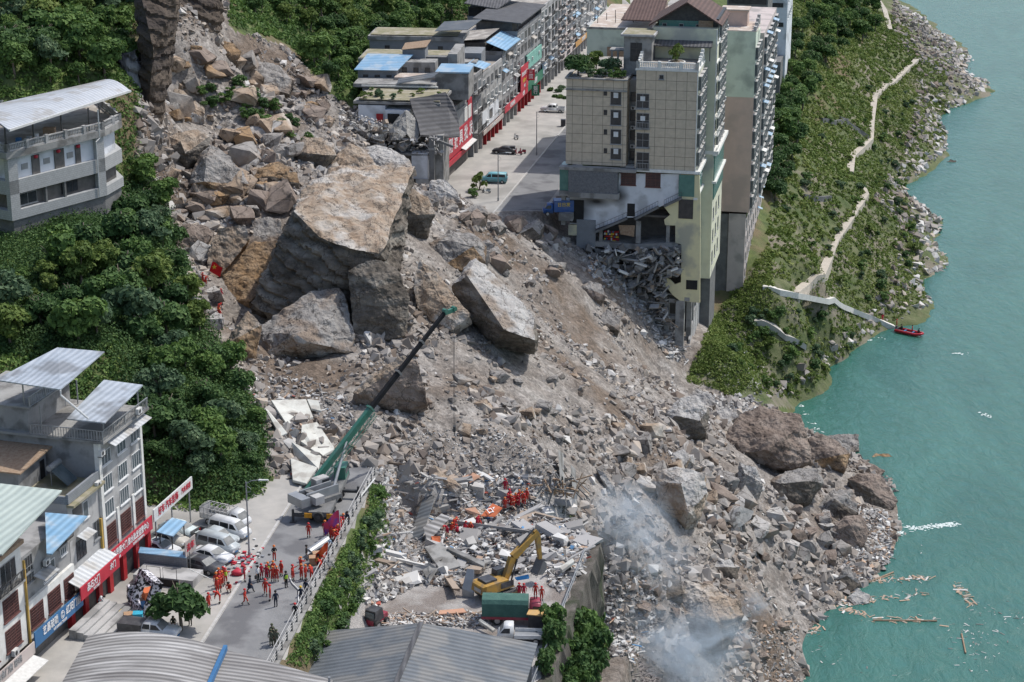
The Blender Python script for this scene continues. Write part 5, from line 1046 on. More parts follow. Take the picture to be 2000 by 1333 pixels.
ac_unit(B3, (-9.9, 0, 8.9), 'f'); awning(B3, (-10.6, .05, 8.3), 2.8, 1.3, m_rtin, 'f'); railing(B3, 'balcony_rail', [(-8, -.5, 9.4), (-4.8, -.5, 9.4)], 1., m_fdark, .2); B3.box('balcony', -8, -4.8, -.6, .1, 9.2, 9.4, m_conc)
signboard(B3, 'blue_shop_sign', -14.6, -5, -1.0, 2.2, 3.8, m_blsn, [('艺昌玻璃', -11.6, 3.15, .95, m_ltxt, .8), ('©', -9.2, 3.1, 1.1, m_ltxt, .9), ('红阳门窗', -7.0, 3.15, .95, m_ltxt, .8), ('电话 玻璃批发 门窗定制', -9.8, 2.45, .28, m_ltxt, .9)])
B3.box('drain_pipe', -14.35, -14.15, -.5, -.3, 0, 11, mat('yellow_band', (.55, .36, .10)))
B4 = LB('green_roofed_block', 'white walled block with a pale green tin roof at the left edge')
B4.box('upper_wall', -32, -14.6, .1, 14, 13.3, 16.4, m_white); B4.box('wall', -32, -14.5, -.3, 14, 2.6, 12.9, m_trim); B4.box('floor_band', -32, -14.4, -.7, .2, 12.9, 13.3, m_wood); B4.box('ground_floor', -32, -15, .3, 14, 0, 2.6, m_dimroom)
B4.sheet('tin_roof', [wl(B4, -150, 1080, 17.2), wl(B4, 4, 1083, 17.2), wl(B4, 121, 958, 17.2), wl(B4, -40, 940, 18.4)], .14, m_rgreen)
for x in (-17, -21, -25, -29): B4.win((x, .09, 14.9), 'f', 1.7, 1.8, 'steel', 2, 1)
for j, z in enumerate((11.0, 7.6, 4.5)):
    for x in (-17, -21.2, -25.4, -29.6): B4.win((x, -.31, z), 'f', 2.8, 2.2, 'red' if j else 'steel', 3, 1)
B4.box('long_balcony', -32, -15.5, -1.2, -.3, 9.6, 9.8, m_conc); railing(B4, 'balcony_rail', [(-32, -1.15, 9.8), (-15.5, -1.15, 9.8)], 1., m_fdark, .25); ac_unit(B4, (-23, -.5, 3.8), 'f'); ac_unit(B4, (-17.5, -.4, 3.2), 'f')
signboard(B4, 'faded_shop_sign', -28, -14.9, -1.1, 1.9, 3.1, m_pink, [('铝合金门窗 玻璃', -20, 2.6, .8, m_steel, .9)])
B4.sheet('white_canopy', [(-24, -.9, 1.9), (-15.2, -.9, 1.9), (-15.2, -2.7, 1.5), (-24, -2.7, 1.5)], .08, m_ac)
# rooftop style roadside billboard past the tall block
G = LB('roadside_billboard', 'long white signboard with red lettering sticking out past the red shop sign', 'sign')
G.box('board', 11.8, 21.5, -.9, -.75, 3.9, 5.3, m_ac); 
for t, x, s_ in (('好车·汽车装饰', 15.3, 1.0), ('汽车美容', 19.8, .75)):
    tt = text(None, t, (0, 0, 0), s_, m_redsn, 'f', sx=.8); tt.parent = G.e; tt.location = (x, -.93, 4.6)
for x in (12.5, 16.5, 21): G.box('post', x, x+.12, -.7, -.58, 0, 4.2, m_steel)
shd = LB('tin_shelter', 'small blue and grey tin shelter under the white signboard', 'shelter')
shd.sheet('tin_roof', [(11.9, -1.0, 2.8), (11.9, -2.9, 2.5), (15.8, -2.7, 2.5), (15.8, -1.0, 2.8)], .1, m_rblue)
for x, y in ((12.1, -2.7), (15.5, -2.5), (12.1, -1.3), (15.5, -1.3)): shd.box('post', x, x+.1, y, y+.1, 0, 2.4, m_fdark)
# yard wall with blue coping between square and car park
Yw = Bld('yard_wall', 'low block yard wall with blue sheet coping below the parked cars', (0, 0), 0, 'wall')
a, b = atz(273, 1112, 0), atz(366, 1122, 0); mb = MB(); mb.hexa([(a.x, a.y, -.2), (b.x, b.y, -.2), (b.x, b.y+.4, -.2), (a.x, a.y+.4, -.2)], [(a.x, a.y, 1.9), (b.x, b.y, 1.9), (b.x, b.y+.4, 1.9), (a.x, a.y+.4, 1.9)]); Yw.part('wall', mb, m_block)
mb = MB(); mb.hexa([(a.x, a.y-.2, 1.9), (b.x, b.y-.2, 1.9), (b.x, b.y+.9, 2.05), (a.x, a.y+.9, 2.05)], [(a.x, a.y-.2, 2.0), (b.x, b.y-.2, 2.0), (b.x, b.y+.9, 2.15), (a.x, a.y+.9, 2.15)]); Yw.part('coping', mb, m_rblue)
# ======== roofs along the bottom edge ========
K = Bld('market_shed', 'large arched shed roof of weathered corrugated sheets at the bottom left', (0, 0), 0, 'shed')
def arch(B, name, L, Rr_, y1, zc, rise, x0, x1, m, yo=0, y0=135, slope=0.):
    mb = MB(); n_ = 16; vs = []
    for i in range(n_+1):
        t = i/n_; x = x0+(x1-x0)*t; z = zc+rise*math.sin(math.pi*(L+(Rr_-L)*t)); vs += [(x, y1+slope*(x-x0), z), (x-1.5, y0, z)]
    fs = [(2*i, 2*i+2, 2*i+3, 2*i+1) for i in range(n_)]; mb.add(vs, fs); mb.add([(v[0], v[1], v[2]-.15) for v in vs], fs)
    mb.add([v for i in range(n_+1) for v in (vs[2*i], (vs[2*i][0], vs[2*i][1], vs[2*i][2]-.15))], [(2*i, 2*i+1, 2*i+3, 2*i+2) for i in range(n_)]); return B.part(name, mb, m)
a = atz(172, 1238, 6.0); b = atz(434, 1262, 6.0); c = atz(442, 1266, 5.4); d = atz(650, 1306, 4.6)
arch(K, 'arched_roof', .25, .80, a.y, 4.0, 2.6, a.x, b.x, m_rasb, slope=(b.y-a.y)/(b.x-a.x)+.03)
arch(K, 'arched_roof', .70, 1.0, c.y, 3.4, 2.2, c.x, d.x, m_rasb, slope=(d.y-c.y)/(d.x-c.x)+.0)
mb = MB(); mb.bar((b.x+.25, b.y+.3, 5.7), (b.x-1.2, 140, 5.7), .35, .5); K.part('blue_gutter', mb, m_blsn)
for x, y in ((a.x+.5, a.y-.6), ((a.x+b.x)/2, a.y-.8), (b.x, b.y-.6), (d.x-.4, d.y-.6)): K.box('post', x, x+.2, y, y+.2, 0 if x < -22 else -6, 4, m_steel)
Q = Bld('warehouse', 'long grey corrugated gable roof beside the collapsed yard', (0, 0), 0, 'warehouse')
pk = atz(823, 1217, -1.2); re_ = atz(1050, 1257, -4.0); le = atz(588, 1268, -3.2); le2 = atz(640, 1232, -3.0)
def off_(p, L): return Vector((p.x-.29*L*.5, p.y-L, p.z))
Q.sheet('roof_slope', [le2, pk, off_(pk, 50), Vector((le2.x-9, le2.y-50, le2.z))], .15, m_rgry); Q.sheet('roof_slope', [pk, re_, off_(re_, 50), off_(pk, 50)], .15, m_rgry)
mb = MB(); mb.bar(pk+Vector((0, 0, .08)), off_(pk, 50)+Vector((0, 0, .08)), .5, .12); Q.part('ridge_cap', mb, m_rdark)
mb = MB(); mb.hexa([(le2.x+.5, le2.y-1, -8), (re_.x-.6, re_.y-1, -8), (re_.x-.6, re_.y-1, -4.3), (pk.x, pk.y-1, -1.6), (le2.x+.5, le2.y-1, -3.4)], [(le2.x+.5, le2.y-.8, -8), (re_.x-.6, re_.y-.8, -8), (re_.x-.6, re_.y-.8, -4.3), (pk.x, pk.y-.8, -1.6), (le2.x+.5, le2.y-.8, -3.4)]); Q.part('gable_wall', mb, m_block)
for i in range(8): t = .5+i*5; p = off_(re_, t); Q.box('post', p.x-.8, p.x-.6, p.y, p.y+.2, -8, -4.1, m_steel)
# retaining wall of the terrace (east) with a rough rock face
mb = MB(); pts = [(9.6, 218.5), (9.9, 215), (9.2, 210), (7.6, 203), (6.0, 195), (4.6, 187), (2.6, 177), (0, 165), (-6, 140)]
nz_ = 7; vs = []; rr = random.Random(2)
fine = []
for (p, q) in zip(pts[:-1], pts[1:]):
    k = max(2, int(math.hypot(q[0]-p[0], q[1]-p[1])/1.2))
    for i in range(k): fine.append((p[0]+(q[0]-p[0])*i/k, p[1]+(q[1]-p[1])*i/k))
for x, y in fine:
    for j in range(nz_+1):
        t = j/nz_; vs.append((x+.5+(1-t)*.9+rr.uniform(-.5, .5)*(j < nz_), y+rr.uniform(-.2, .2), -26+18.1*t+rr.uniform(-.3, .3)*(0 < j < nz_)))
fs = [(i*(nz_+1)+j, (i+1)*(nz_+1)+j, (i+1)*(nz_+1)+j+1, i*(nz_+1)+j+1) for i in range(len(fine)-1) for j in range(nz_)]; mb.add(vs, fs)
tops = [i*(nz_+1)+nz_ for i in range(len(fine))]
vs2 = []; 
for i in range(len(fine)): v = vs[tops[i]]; vs2 += [v, (v[0]-1.6, v[1], -8.05)]
mb.add(vs2, [(2*i, 2*i+1, 2*i+3, 2*i+2) for i in range(len(fine)-1)])
m_rw = mat('retaining_rock', (.075, .068, .058), (.17, .155, .135), .5, .95, 1., 1.2, c3=(.05, .06, .035), s3=.3, stretch=(1, 1, .3))
tag(mb.build('retaining_wall', m_rw), 'tall dark rough retaining wall dropping from the rubble yard to the debris below', 'wall')
# ======== far street row ========
FA = Vector((FF(344), 344)); ang_f = math.atan2(.977, .215)
def fx(px, z=0):  # facade coordinate from pixel x at ground
    o = FB0.R @ (Vector((0, 0, CH))-FB0.A)
    # facade plane y=0: choose pixel row so that z matches
    lo, hi = -200., 800.
    for _ in range(40):
        m = (lo+hi)/2; p = FB0.at(px, m); 
        if p.z > z: lo = m
        else: hi = m
    return FB0.at(px, lo).x
FB0 = Bld('tmp', 'x', FA, ang_f); bpy.data.objects.remove(FB0.e)
ROW = [ # px0, px1, (px,py) of near roof corner, depth, floors, material, name, label
 (925, 942, (923, 158), 11, 4, m_grend, 'narrow_house', 'narrow grey house with open balconies right of the red furniture sign'),
 (942, 981, (942, 152), 12, 4, m_gren2, 'street_house', 'light grey house with a small blue canopy on its roof on the far street'),
 (981, 1010, (982, 108), 13, 5, m_grend, 'street_house', 'grey house with a blue tin canopy and an open dark top floor'),
 (1010, 1056, (1012, 68), 14, 6, m_grend, 'street_house', 'tall grey house under a big flat black roof'),
 (1056, 1089, (1056, 22), 12, 6, m_gren2, 'street_house', 'pale grey block with balconies and a red box high on its front'),
 (1089, 1117, (1089, 2), 12, 7, m_pink, 'street_house', 'pinkish grey block with rows of tilted awnings'),
 (1117, 1150, (1117, -30), 12, 7, m_grend, 'street_house', 'grey block with pale blue awnings up its front'),
 (1150, 1185, (1150, -60), 12, 8, m_gren2, 'street_house', 'last light grey block at the top end of the far street'),
]
rr = random.Random(5)
for ri, (p0, p1, rc, dep, nfl, mm, nm, lab) in enumerate(ROW):
    B_ = Bld(nm, lab, FA, ang_f, 'house'); x0, x1 = fx(p0), fx(p1); zt = B_.at(*rc).z; fh = (zt-3.6)/(nfl-1)
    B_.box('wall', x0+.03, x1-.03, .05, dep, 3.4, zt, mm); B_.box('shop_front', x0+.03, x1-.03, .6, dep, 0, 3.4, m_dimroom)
    B_.box('parapet', x0, x1, -.05, .2, zt, zt+.8, mm); B_.box('parapet', x0+.02, x0+.25, .2, dep, zt, zt+.8, mm); B_.box('roof_deck', x0+.3, x1, .2, dep, zt, zt+.05, m_deck); B_.box('side_wall', x0, x0+.03, .05, dep, 0, zt, m_block)
    nc = max(2, int(round((x1-x0)/3.6))); cw = (x1-x0)/nc
    for k in range(1, nfl):
        z = 3.6+fh*(k-1)+fh*.55
        for c in range(nc):
            x = x0+cw*(c+.5)
            B_.win((x, .04, z), 'f', min(cw-.8, 2.2), 1.7, rr.choice(['std', 'steel', 'dark', 'std']), 2, 1)
            if ri in (0,) or (ri in (4, 5) and c % 2 == 0): B_.box('balcony', x-cw*.45, x+cw*.45, -1.0, .03, z-1.3, z-1.1, mm); railing(B_, 'balcony_rail', [(x-cw*.45, -.95, z-1.1), (x+cw*.45, -.95, z-1.1)], .9, m_fdark, .35)
            if ri >= 1 and rr.random() < .35: ac_unit(B_, (x+cw*.45, .0, z-.7), 'f')
            if ri >= 2 and rr.random() < (.32 if ri > 4 else .15): awning(B_, (x, .04, z+1.1), cw*.8, .9, rr.choice([m_gren2, m_rtin, m_deck, m_rblue]), 'f', .5)
    for c in range(nc+1): B_.box('shop_pillar', x0+cw*c*.98+.03, x0+cw*c*.98+.4, .0, .6, 0, 3.4, [m_gren2, m_redpn, m_gren2, m_redpn, m_gren2, m_gren2, m_gren2, m_gren2][ri])
    if ri == 1: B_.box('white_front', x0+.1, x1-3.5, -.04, .04, 3.6, 7.2, m_white); B_.win(((x0+x1)/2-1.5, -.05, 5.6), 'f', 2.6, 1.8, 'dark', 2, 1); signboard(B_, 'shop_sign', x0, x1, -.2, 2.6, 3.5, m_pink, [('摩托车维修', (x0+x1)/2, 3.05, .7, m_ltxt, .9)])
    if ri == 2: signboard(B_, 'red_shop_sign', x0, x1, -.5, 3.3, 4.7, m_redsn, [('家电商场', (x0+x1)/2, 4., 1.0, m_ltxt, 1.1)]); 
    if ri == 3: 
        signboard(B_, 'red_billboard', x0+1, x0+8.5, -.5, 4.8, 10.0, m_redsn, [('彭水家电广场', x0+4.7, 8.2, 1.0, m_ltxt, .95), ('品质生活', x0+4.7, 6.7, .8, m_gold, 1), ('电器', x0+4.7, 5.5, .7, m_ltxt, 1)]); signboard(B_, 'red_shop_sign', x0, x0+8.5, -.45, 3.3, 4.7, m_redsn, [('家居', x0+4, 4, 1.0, m_ltxt, 1)])
        signboard(B_, 'green_shop_sign', x0+8.8, x1, -.4, 3.3, 5.4, m_grsn, [('百货', (x0+8.8+x1)/2, 4.3, 1.3, m_ltxt, 1.2)]); B_.box('green_panel', x0+9, x1-.5, -.3, .04, 8, 11, mat('pale_teal', (.22, .45, .38)))
    if ri == 4: signboard(B_, 'blue_shop_sign', x0+.2, x0+4, -.3, 3.4, 6.2, mat('pale_blue', (.35, .48, .58)), [('药店', x0+2, 4.8, 1.2, m_ltxt, 1)])
    if ri >= 5: signboard(B_, 'shop_sign', x0+.3, x1-.3, -.6, 3.3, 4.6, [m_pink, mat('orange_sign', (.5, .28, .1)), m_blsn][ri-5], [('日用百货', (x0+x1)/2, 3.95, 1.0, m_ltxt, 1.2)])
    if ri == 1: B_.sheet('blue_canopy', [(x0+.5, -.3, zt+1.6), (x0+6.5, -.3, zt+1.6), (x0+6.5, 3, zt+2.6), (x0+.5, 3, zt+2.6)], .1, m_rblue)
    if ri == 2: B_.sheet('blue_canopy', [(x0+.2, -.8, zt+1.0), (x1, -.8, zt+1.0), (x1, 3.4, zt+2.6), (x0+.2, 3.4, zt+2.6)], .1, m_rblue); B_.sheet('tile_canopy', [(x0, 3.6, zt+3.3), (x1-1, 3.6, zt+3.3), (x1-1, dep+1, zt+2.2), (x0, dep+1, zt+2.2)], .12, m_deck); B_.box('top_room', x0+1.2, x1-1, 3.8, dep, zt, zt+2.2, m_dimroom)
    if ri == 3: B_.sheet('flat_black_roof', [(x0-.6, -1.0, zt+2.7), (x1+.2, -1.0, zt+2.7), (x1+.2, 9.5, zt+3.4), (x0-.6, 9.5, zt+3.4)], .2, m_rdark); B_.box('top_room', x0+.6, x1-.6, 1.2, 9, zt, zt+2.6, m_dimroom)
    for x in ((x0+.3, x1-.5) if ri in (1, 2, 3) else ()): B_.box('roof_post', x, x+.12, -.1, .02, zt, zt+(1.6 if ri == 1 else 1.0 if ri == 2 else 2.6), m_fdark)
Z1 = Bld('dark_roofed_house', 'big dark roofed house with a grey block wall at the top behind the street row', (0, 432), R(-6), 'house')
a, b, z0, z1 = Z1.pxrect(913, 968, 33, 75, 0); Z1.box('wall', a, b, 0, 13, 0, z1, m_block); Z1.box('open_floor', a+.3, b-.2, .4, 12.6, z1, z1+1.9, m_void); Z1.sheet('dark_roof', [(a-.6, -.6, z1+3.0), (b+.5, -.6, z1+1.9), (b+5.5, 13, z1+4.2), (a+2, 13, z1+5.0)], .2, m_rdark)
for x in (a+.2, (a+b)/2, b-.3): Z1.box('post', x, x+.15, 0, .15, z1, z1+2.2, m_fdark)
# red vertical street signs
for px, y0, y1, m_, tx, lab in ((1037, 136, 157, m_redsn, '三国', 'red vertical hanging sign on the far street'), (1046, 166, 187, m_grsn, '银行', 'green vertical hanging sign below the red one on the far street')):
    p = FB0.at(px, (y0+y1)/2, 1, -1.6); q = FB0.at(px, y1, 1, -1.6); h_ = (p.z-q.z)*2; sg = Bld('hanging_sign', lab, (0, 0), 0, 'sign'); c = FB0.A+(FB0.R.transposed() @ Vector((p.x, -1.6, 0)))
    sg.box('board', c.x-.85, c.x+.85, c.y-.1, c.y+.1, p.z-h_/2, p.z+h_/2, m_); tt = text(None, '\n'.join(tx), (0, 0, 0), 1., m_ltxt, 'f'); tt.parent = sg.e; tt.location = (c.x, c.y-.14, p.z); sg.box('bracket', c.x-1.6, c.x-.8, c.y-.03, c.y+.03, p.z, p.z+.1, m_fdark)
# ======== damaged furniture shop house ========
D = Bld('damaged_house', 'wrecked house with a big red furniture sign at the top of the slide', FA, ang_f, 'house')
xa, xb = fx(868), fx(922); zt = D.at(921, 184).z; zl_ = D.at(870, 372, 1, 0).z
D.box('wall', xa, xb-.1, .2, 13, 3.2, zt, m_grend); D.box('shop_front', xa, xb-.1, .8, 12, 0, 3.2, m_dimroom)
zs_ = D.at(921, 318).z; x9 = xb-.1; xw = xa-.6
sb = D.box('red_sign', xw, x9, -.1, .15, 3.9, 8.2, m_redsn, 'big red furniture shop sign wrapped round the facade'); D.box('red_sign_strip', x9-3.2, x9, -.1, .15, 8.2, zt-.5, m_redsn); D.box('red_sign_strip', xw, xw+3, -.1, .15, 8.2, 13, m_redsn)
D.box('shutter_panel', xw+3, x9-3.2, .0, .15, 8.2, zt-1, m_steel)
for i in range(2): D.box('picture_panel', x9-6.2+i*3.1-.1, x9-3.9+i*3.1, -.16, .0, 8.6, zt-1.6, m_trim); D.box('picture_panel', xw+1.2+i*2.6, xw+3.1+i*2.6, -.16, .0, 8.6, 13, m_trim)
for i, ch in enumerate('小刚家具批发'): tt = text(None, ch, (0, 0, 0), 3.0, m_ltxt, 'f'); tt.parent = D.e; tt.location = (xw+1.4+(x9-xw-2.6)*i/5, -.13, 6.1)
D.sheet('light_canopy', [(x9-9, -1, 3.8), (x9+.2, -1, 3.8), (x9+.2, .1, 4.2), (x9-9, .1, 4.2)], .1, m_ac); D.box('side_sign', xa+1, x9-2, -.2, .1, 2.6, 3.6, m_redsn)
# sagging black sheet roof (traced on its plane)
Dc = Bld('collapsed_roof', 'sagging black sheet roof hanging off the wrecked house beside the red sign', (0, 0), 0, 'roof')
g = [[(800,193,352),(835,188,353),(870,180,354),(885,200,353)],[(806,215,350),(840,214,351),(875,210,352),(892,222,351)],[(816,240,347),(848,240,348),(880,238,349),(897,245,349)],[(821,264,344),(850,266,345),(880,268,346),(898,266,347)]]
vs = [atY(*p) for r_ in g for p in r_]; mb = MB(); fs = [(i*4+j, i*4+j+1, (i+1)*4+j+1, (i+1)*4+j) for i in range(3) for j in range(3)]; mb.add(vs, fs); mb.add([v-Vector((0, .1, .18)) for v in vs], fs); Dc.part('black_sheet', mb, mat('black_sheet', (.07, .07, .075), (.105, .105, .11), .8, .65, wave=('Z', .55, .9, .4)))
p, q = atY(838, 268, 344), atY(885, 287, 343); mb = MB(); mb.bar(p, q, .5, .4); Dc.part('fallen_beam', mb, m_cdk)
# thatch like grey heap
m_th = mat('grey_thatch', (.26, .25, .23), (.42, .41, .38), 3.5, .95, 1., 5, stretch=(1, 1, .25))
mb = MB(); apx = atY(793, 216, 349); ring = [atY(x, y, Y_) for x, y, Y_ in [(758,258,348),(766,268,345),(782,273,344),(795,262,344),(805,275,344),(818,271,345),(820,240,348),(800,225,353),(775,232,353)]]
mb.add([apx]+ring+[sum(ring, Vector())/9-Vector((0, 0, 1))], [(0, i+1, (i+1) % 9+1) for i in range(9)]+[(10, (i+1) % 9+1, i+1) for i in range(9)])
th = mb.build('thatch_roof_heap', m_th); bm = bmesh.new(); bm.from_mesh(th.data); c0 = apx.copy()
for v in bm.verts: v.co -= c0
rockify(bm, .35, .6, 9); bm.to_mesh(th.data); bm.free(); th.location = c0; tag(th, 'heap of grey thatch slumped in front of the sagging black roof', 'thatch roof')
# broken white rooms in front
E_ = Bld('ruined_rooms', 'broken white rooms of the wrecked house with a weedy roof garden', (0, 340), R(-8), 'ruin')
for (x0, x1, yt, yb, d0, d1, m_, nm) in [(700,752,206,243,10,14,m_white,'wall'),(668,708,258,300,4,9,m_gren2,'wall'),(752,800,216,246,9.5,14,m_white,'wall'),(757,780,223,244,9.3,9.5,m_void,'doorway'),(735,748,223,238,9.8,10,m_redpn,'red_door'),
     (740,751,262,300,3,4,m_trim,'column'),(770,800,262,300,3.5,8,m_conc,'wall'),(752,770,272,300,3.4,8,m_void,'opening'),(804,836,300,350,1,3,m_white,'wall'),(812,838,350,372,.8,3,m_gren2,'wall'),(838,848,270,372,0.5,1.2,m_cdk,'column'),(850,866,265,365,3,9,m_conc,'wall'),(720,738,268,300,3.3,7,m_dimroom,'opening'),
     (690,860,200,205,10,22,m_conc,'roof_slab'),(660,760,255,259,3,11,m_conc,'floor_slab'),(740,840,300,304,1,9,m_cdk,'floor_slab'),(836,850,290,294,.4,2,m_conc,'floor_slab'),(790,835,268,300,6,8,m_dimroom,'opening')]:
    E_.pxbox(nm, x0, x1, yt, yb, d0, d1, m_)
a, b, z0, z1 = E_.pxrect(700, 858, 198, 204, 10); E_.box('roof_garden_soil', a, b, 10.3, 21, z1, z1+.15, m_moss)
EW = Matrix.Translation(E_.A) @ Matrix.Rotation(E_.ang, 4, 'Z')
for i in range(13): shrub(EW @ Vector((a+(b-a)*random.random(), 10.5+random.random()*8, z1+.1)), random.uniform(.4, .8), random.choice([1, 3, 2, 3]), 'small shrub on the roof garden of the broken rooms', 'shrubs on the broken roof garden')
# old block houses behind
N_ = [('block_house', 'grey block house with a weedy flat roof at the back, against the trees', 395, [(722,895,80,112,0,9,m_block,'wall'),(718,905,72,80,-.3,9.5,m_conc,'roof_edge')], [(728,900,'deck',m_moss)]),
 ('block_house', 'older block house with yards and a brown roofed shed in the middle of the cluster', 378, [(700,895,116,150,0,10,m_gren2,'wall'),(786,830,97,120,-3,1,m_block,'shed_wall'),(832,893,112,140,-2,0,m_cdk,'wall'),(875,893,106,140,-2.2,9,m_conc,'wall')], [(700,870,'deck',m_moss)]),
 ('blue_roofed_shed', 'block shed with a sky blue tin roof left in the cluster of old houses', 368, [(699,775,136,160,0,6,m_block,'wall')], []),
 ('block_house', 'grey house with a concrete wall and thin blue edge right of the blue roofed shed', 366, [(775,850,122,158,5,9,m_conc,'wall'),(850,915,143,195,-1,7,m_conc,'wall'),(850,916,141,144,-1.2,7.2,m_rblue,'roof_edge'),(770,850,152,165,0,5,m_decktan,'low_wall')], []),
 ('block_house', 'low block house with a walled terrace just behind the wrecked house', 362, [(708,808,172,192,0,7,m_block,'wall'),(690,850,165,172,-.3,8,m_conc,'roof_edge'),(706,855,168,171,-.6,-.3,m_trim,'cornice')], []),
 ('block_house', 'small grey block house tucked behind the near end of the street row', 392, [(897,940,104,135,0,7,m_block,'wall'),(893,930,122,150,-4,0,m_conc,'wall')], [])]
for nm, lab, Y_, boxes, decks in N_:
    B_ = Bld(nm, lab, (0, Y_), R(-6), 'house')
    for i, (x0, x1, yt, yb, d0, d1, m_, pn) in enumerate(boxes):
        a, b, z0, z1 = B_.pxrect(x0, x1, yt, yb, d0); B_.box(pn, a, b, d0, d1, min(z0, z0 if i else -2), z1, m_)
        if i == 0 and decks: B_.box('roof_deck', a+.2, b-.2, d0+.2, d1-.2, z1+.02 if nm != 'block_house' or Y_ != 395 else z1+1.05, z1+.1 if Y_ != 395 else z1+1.12, decks[0][3])
        if i == 0:
            for k in range(3): B_.win((a+(b-a)*(.2+.3*k), d0-.01, z1-1.6), 'f', 1., 1.2, 'dark', 1, 1)
    if nm == 'blue_roofed_shed': a, b, z0, z1 = B_.pxrect(699, 775, 136, 160, 0); B_.sheet('blue_roof', [(a-.6, -.6, z1), (b+.2, -.6, z1), (b+2.2, 6.5, z1+1.8), (a+.8, 6.5, z1+1.8)], .12, m_rblue)
    if Y_ == 378: a, b, z0, z1 = B_.pxrect(785, 833, 97, 120, -3); B_.sheet('brown_roof', [(a, -3.4, z1), (b, -3.4, z1+.6), (b+.3, 1.2, z1+1.2), (a, 1.2, z1+.5)], .12, m_wood)
    if Y_ == 395: a, b, z0, z1 = B_.pxrect(850, 905, 72, 80, 0); B_.sheet('tin_canopy', [(a, -.5, z1+1.2), (b+1, -.5, z1+1.6), (b+3, 6, z1+2.6), (a+1, 6, z1+2)], .12, m_rgry)
    if Y_ == 362: a, b, z0, z1 = B_.pxrect(770, 850, 152, 165, 2); B_.sheet('grey_canopy', [(a+1, -1, z1-.6), (b, -1, z1+.7), (b+1, 1.2, z1+1.4), (a+1, 1, z1)], .1, m_rgry)
# ---------------- vehicles ----------------
m_tyre = mat('tyre_rubber', (.03, .03, .03), (.05, .05, .048), 3, .9); m_rim = mat('wheel_rim', (.45, .45, .46), None, 2, .4, metal=.6)
m_lamp = mat('headlight_lens', (.75, .77, .78), None, 2, .2); m_tail = mat('tail_light', (.35, .02, .02), None, 2, .3)
def paint(n, c, r=.4): return mat('paint_'+n, c, tuple(v*.8+.03 for v in c), 1.6, r, spec=.5, c3=tuple(v*.72+.06 for v in c), s3=.9)
P_W = paint('white', (.68, .69, .69)); P_S = paint('silver', (.46, .50, .51)); P_B = paint('beige', (.52, .49, .43)); P_K = paint('black', (.035, .035, .04)); P_G = paint('dark_grey', (.12, .13, .13)); P_BL = paint('light_blue', (.16, .43, .50)); P_DB = paint('deep_blue', (.03, .10, .30)); P_R = paint('dark_red', (.30, .025, .05)); P_Y = mat('machine_yellow', (.47, .27, .05), (.34, .21, .07), 1.5, .5, c3=(.26, .18, .09), s3=.8); P_GN = paint('crane_green', (.035, .17, .115)); P_MI = paint('pale_mint', (.58, .66, .66))
m_dust = mat('dusty_glass', (.16, .165, .16), (.26, .26, .25), 1.5, .5)
def wheel(parent, x, y, r=.33, w=.22):
    k = ('wh', r, w)
    if k not in _WM:
        mb = MB(); n_ = 14
        ring = lambda yy, rr: [(rr*math.cos(i/n_*6.2832), yy, rr*math.sin(i/n_*6.2832)) for i in range(n_)]
        rs = [ring(-w/2, r*.62), ring(-w/2, r*.95), ring(-w*.3, r), ring(w*.3, r), ring(w/2, r*.95), ring(w/2, r*.62)]
        mb.add([p for q in rs for p in q], [(a*n_+i, a*n_+(i+1) % n_, (a+1)*n_+(i+1) % n_, (a+1)*n_+i) for a in range(5) for i in range(n_)])
        rm = MB(); rm.hexa(ring(-w*.42, r*.62), ring(w*.42, r*.62)); _WM[k] = (mb.mesh('tyre', m_tyre), rm.mesh('rim', m_rim))
    o = link('wheel', _WM[k][0], parent, (x, y, r)); link('rim', _WM[k][1], o); return o
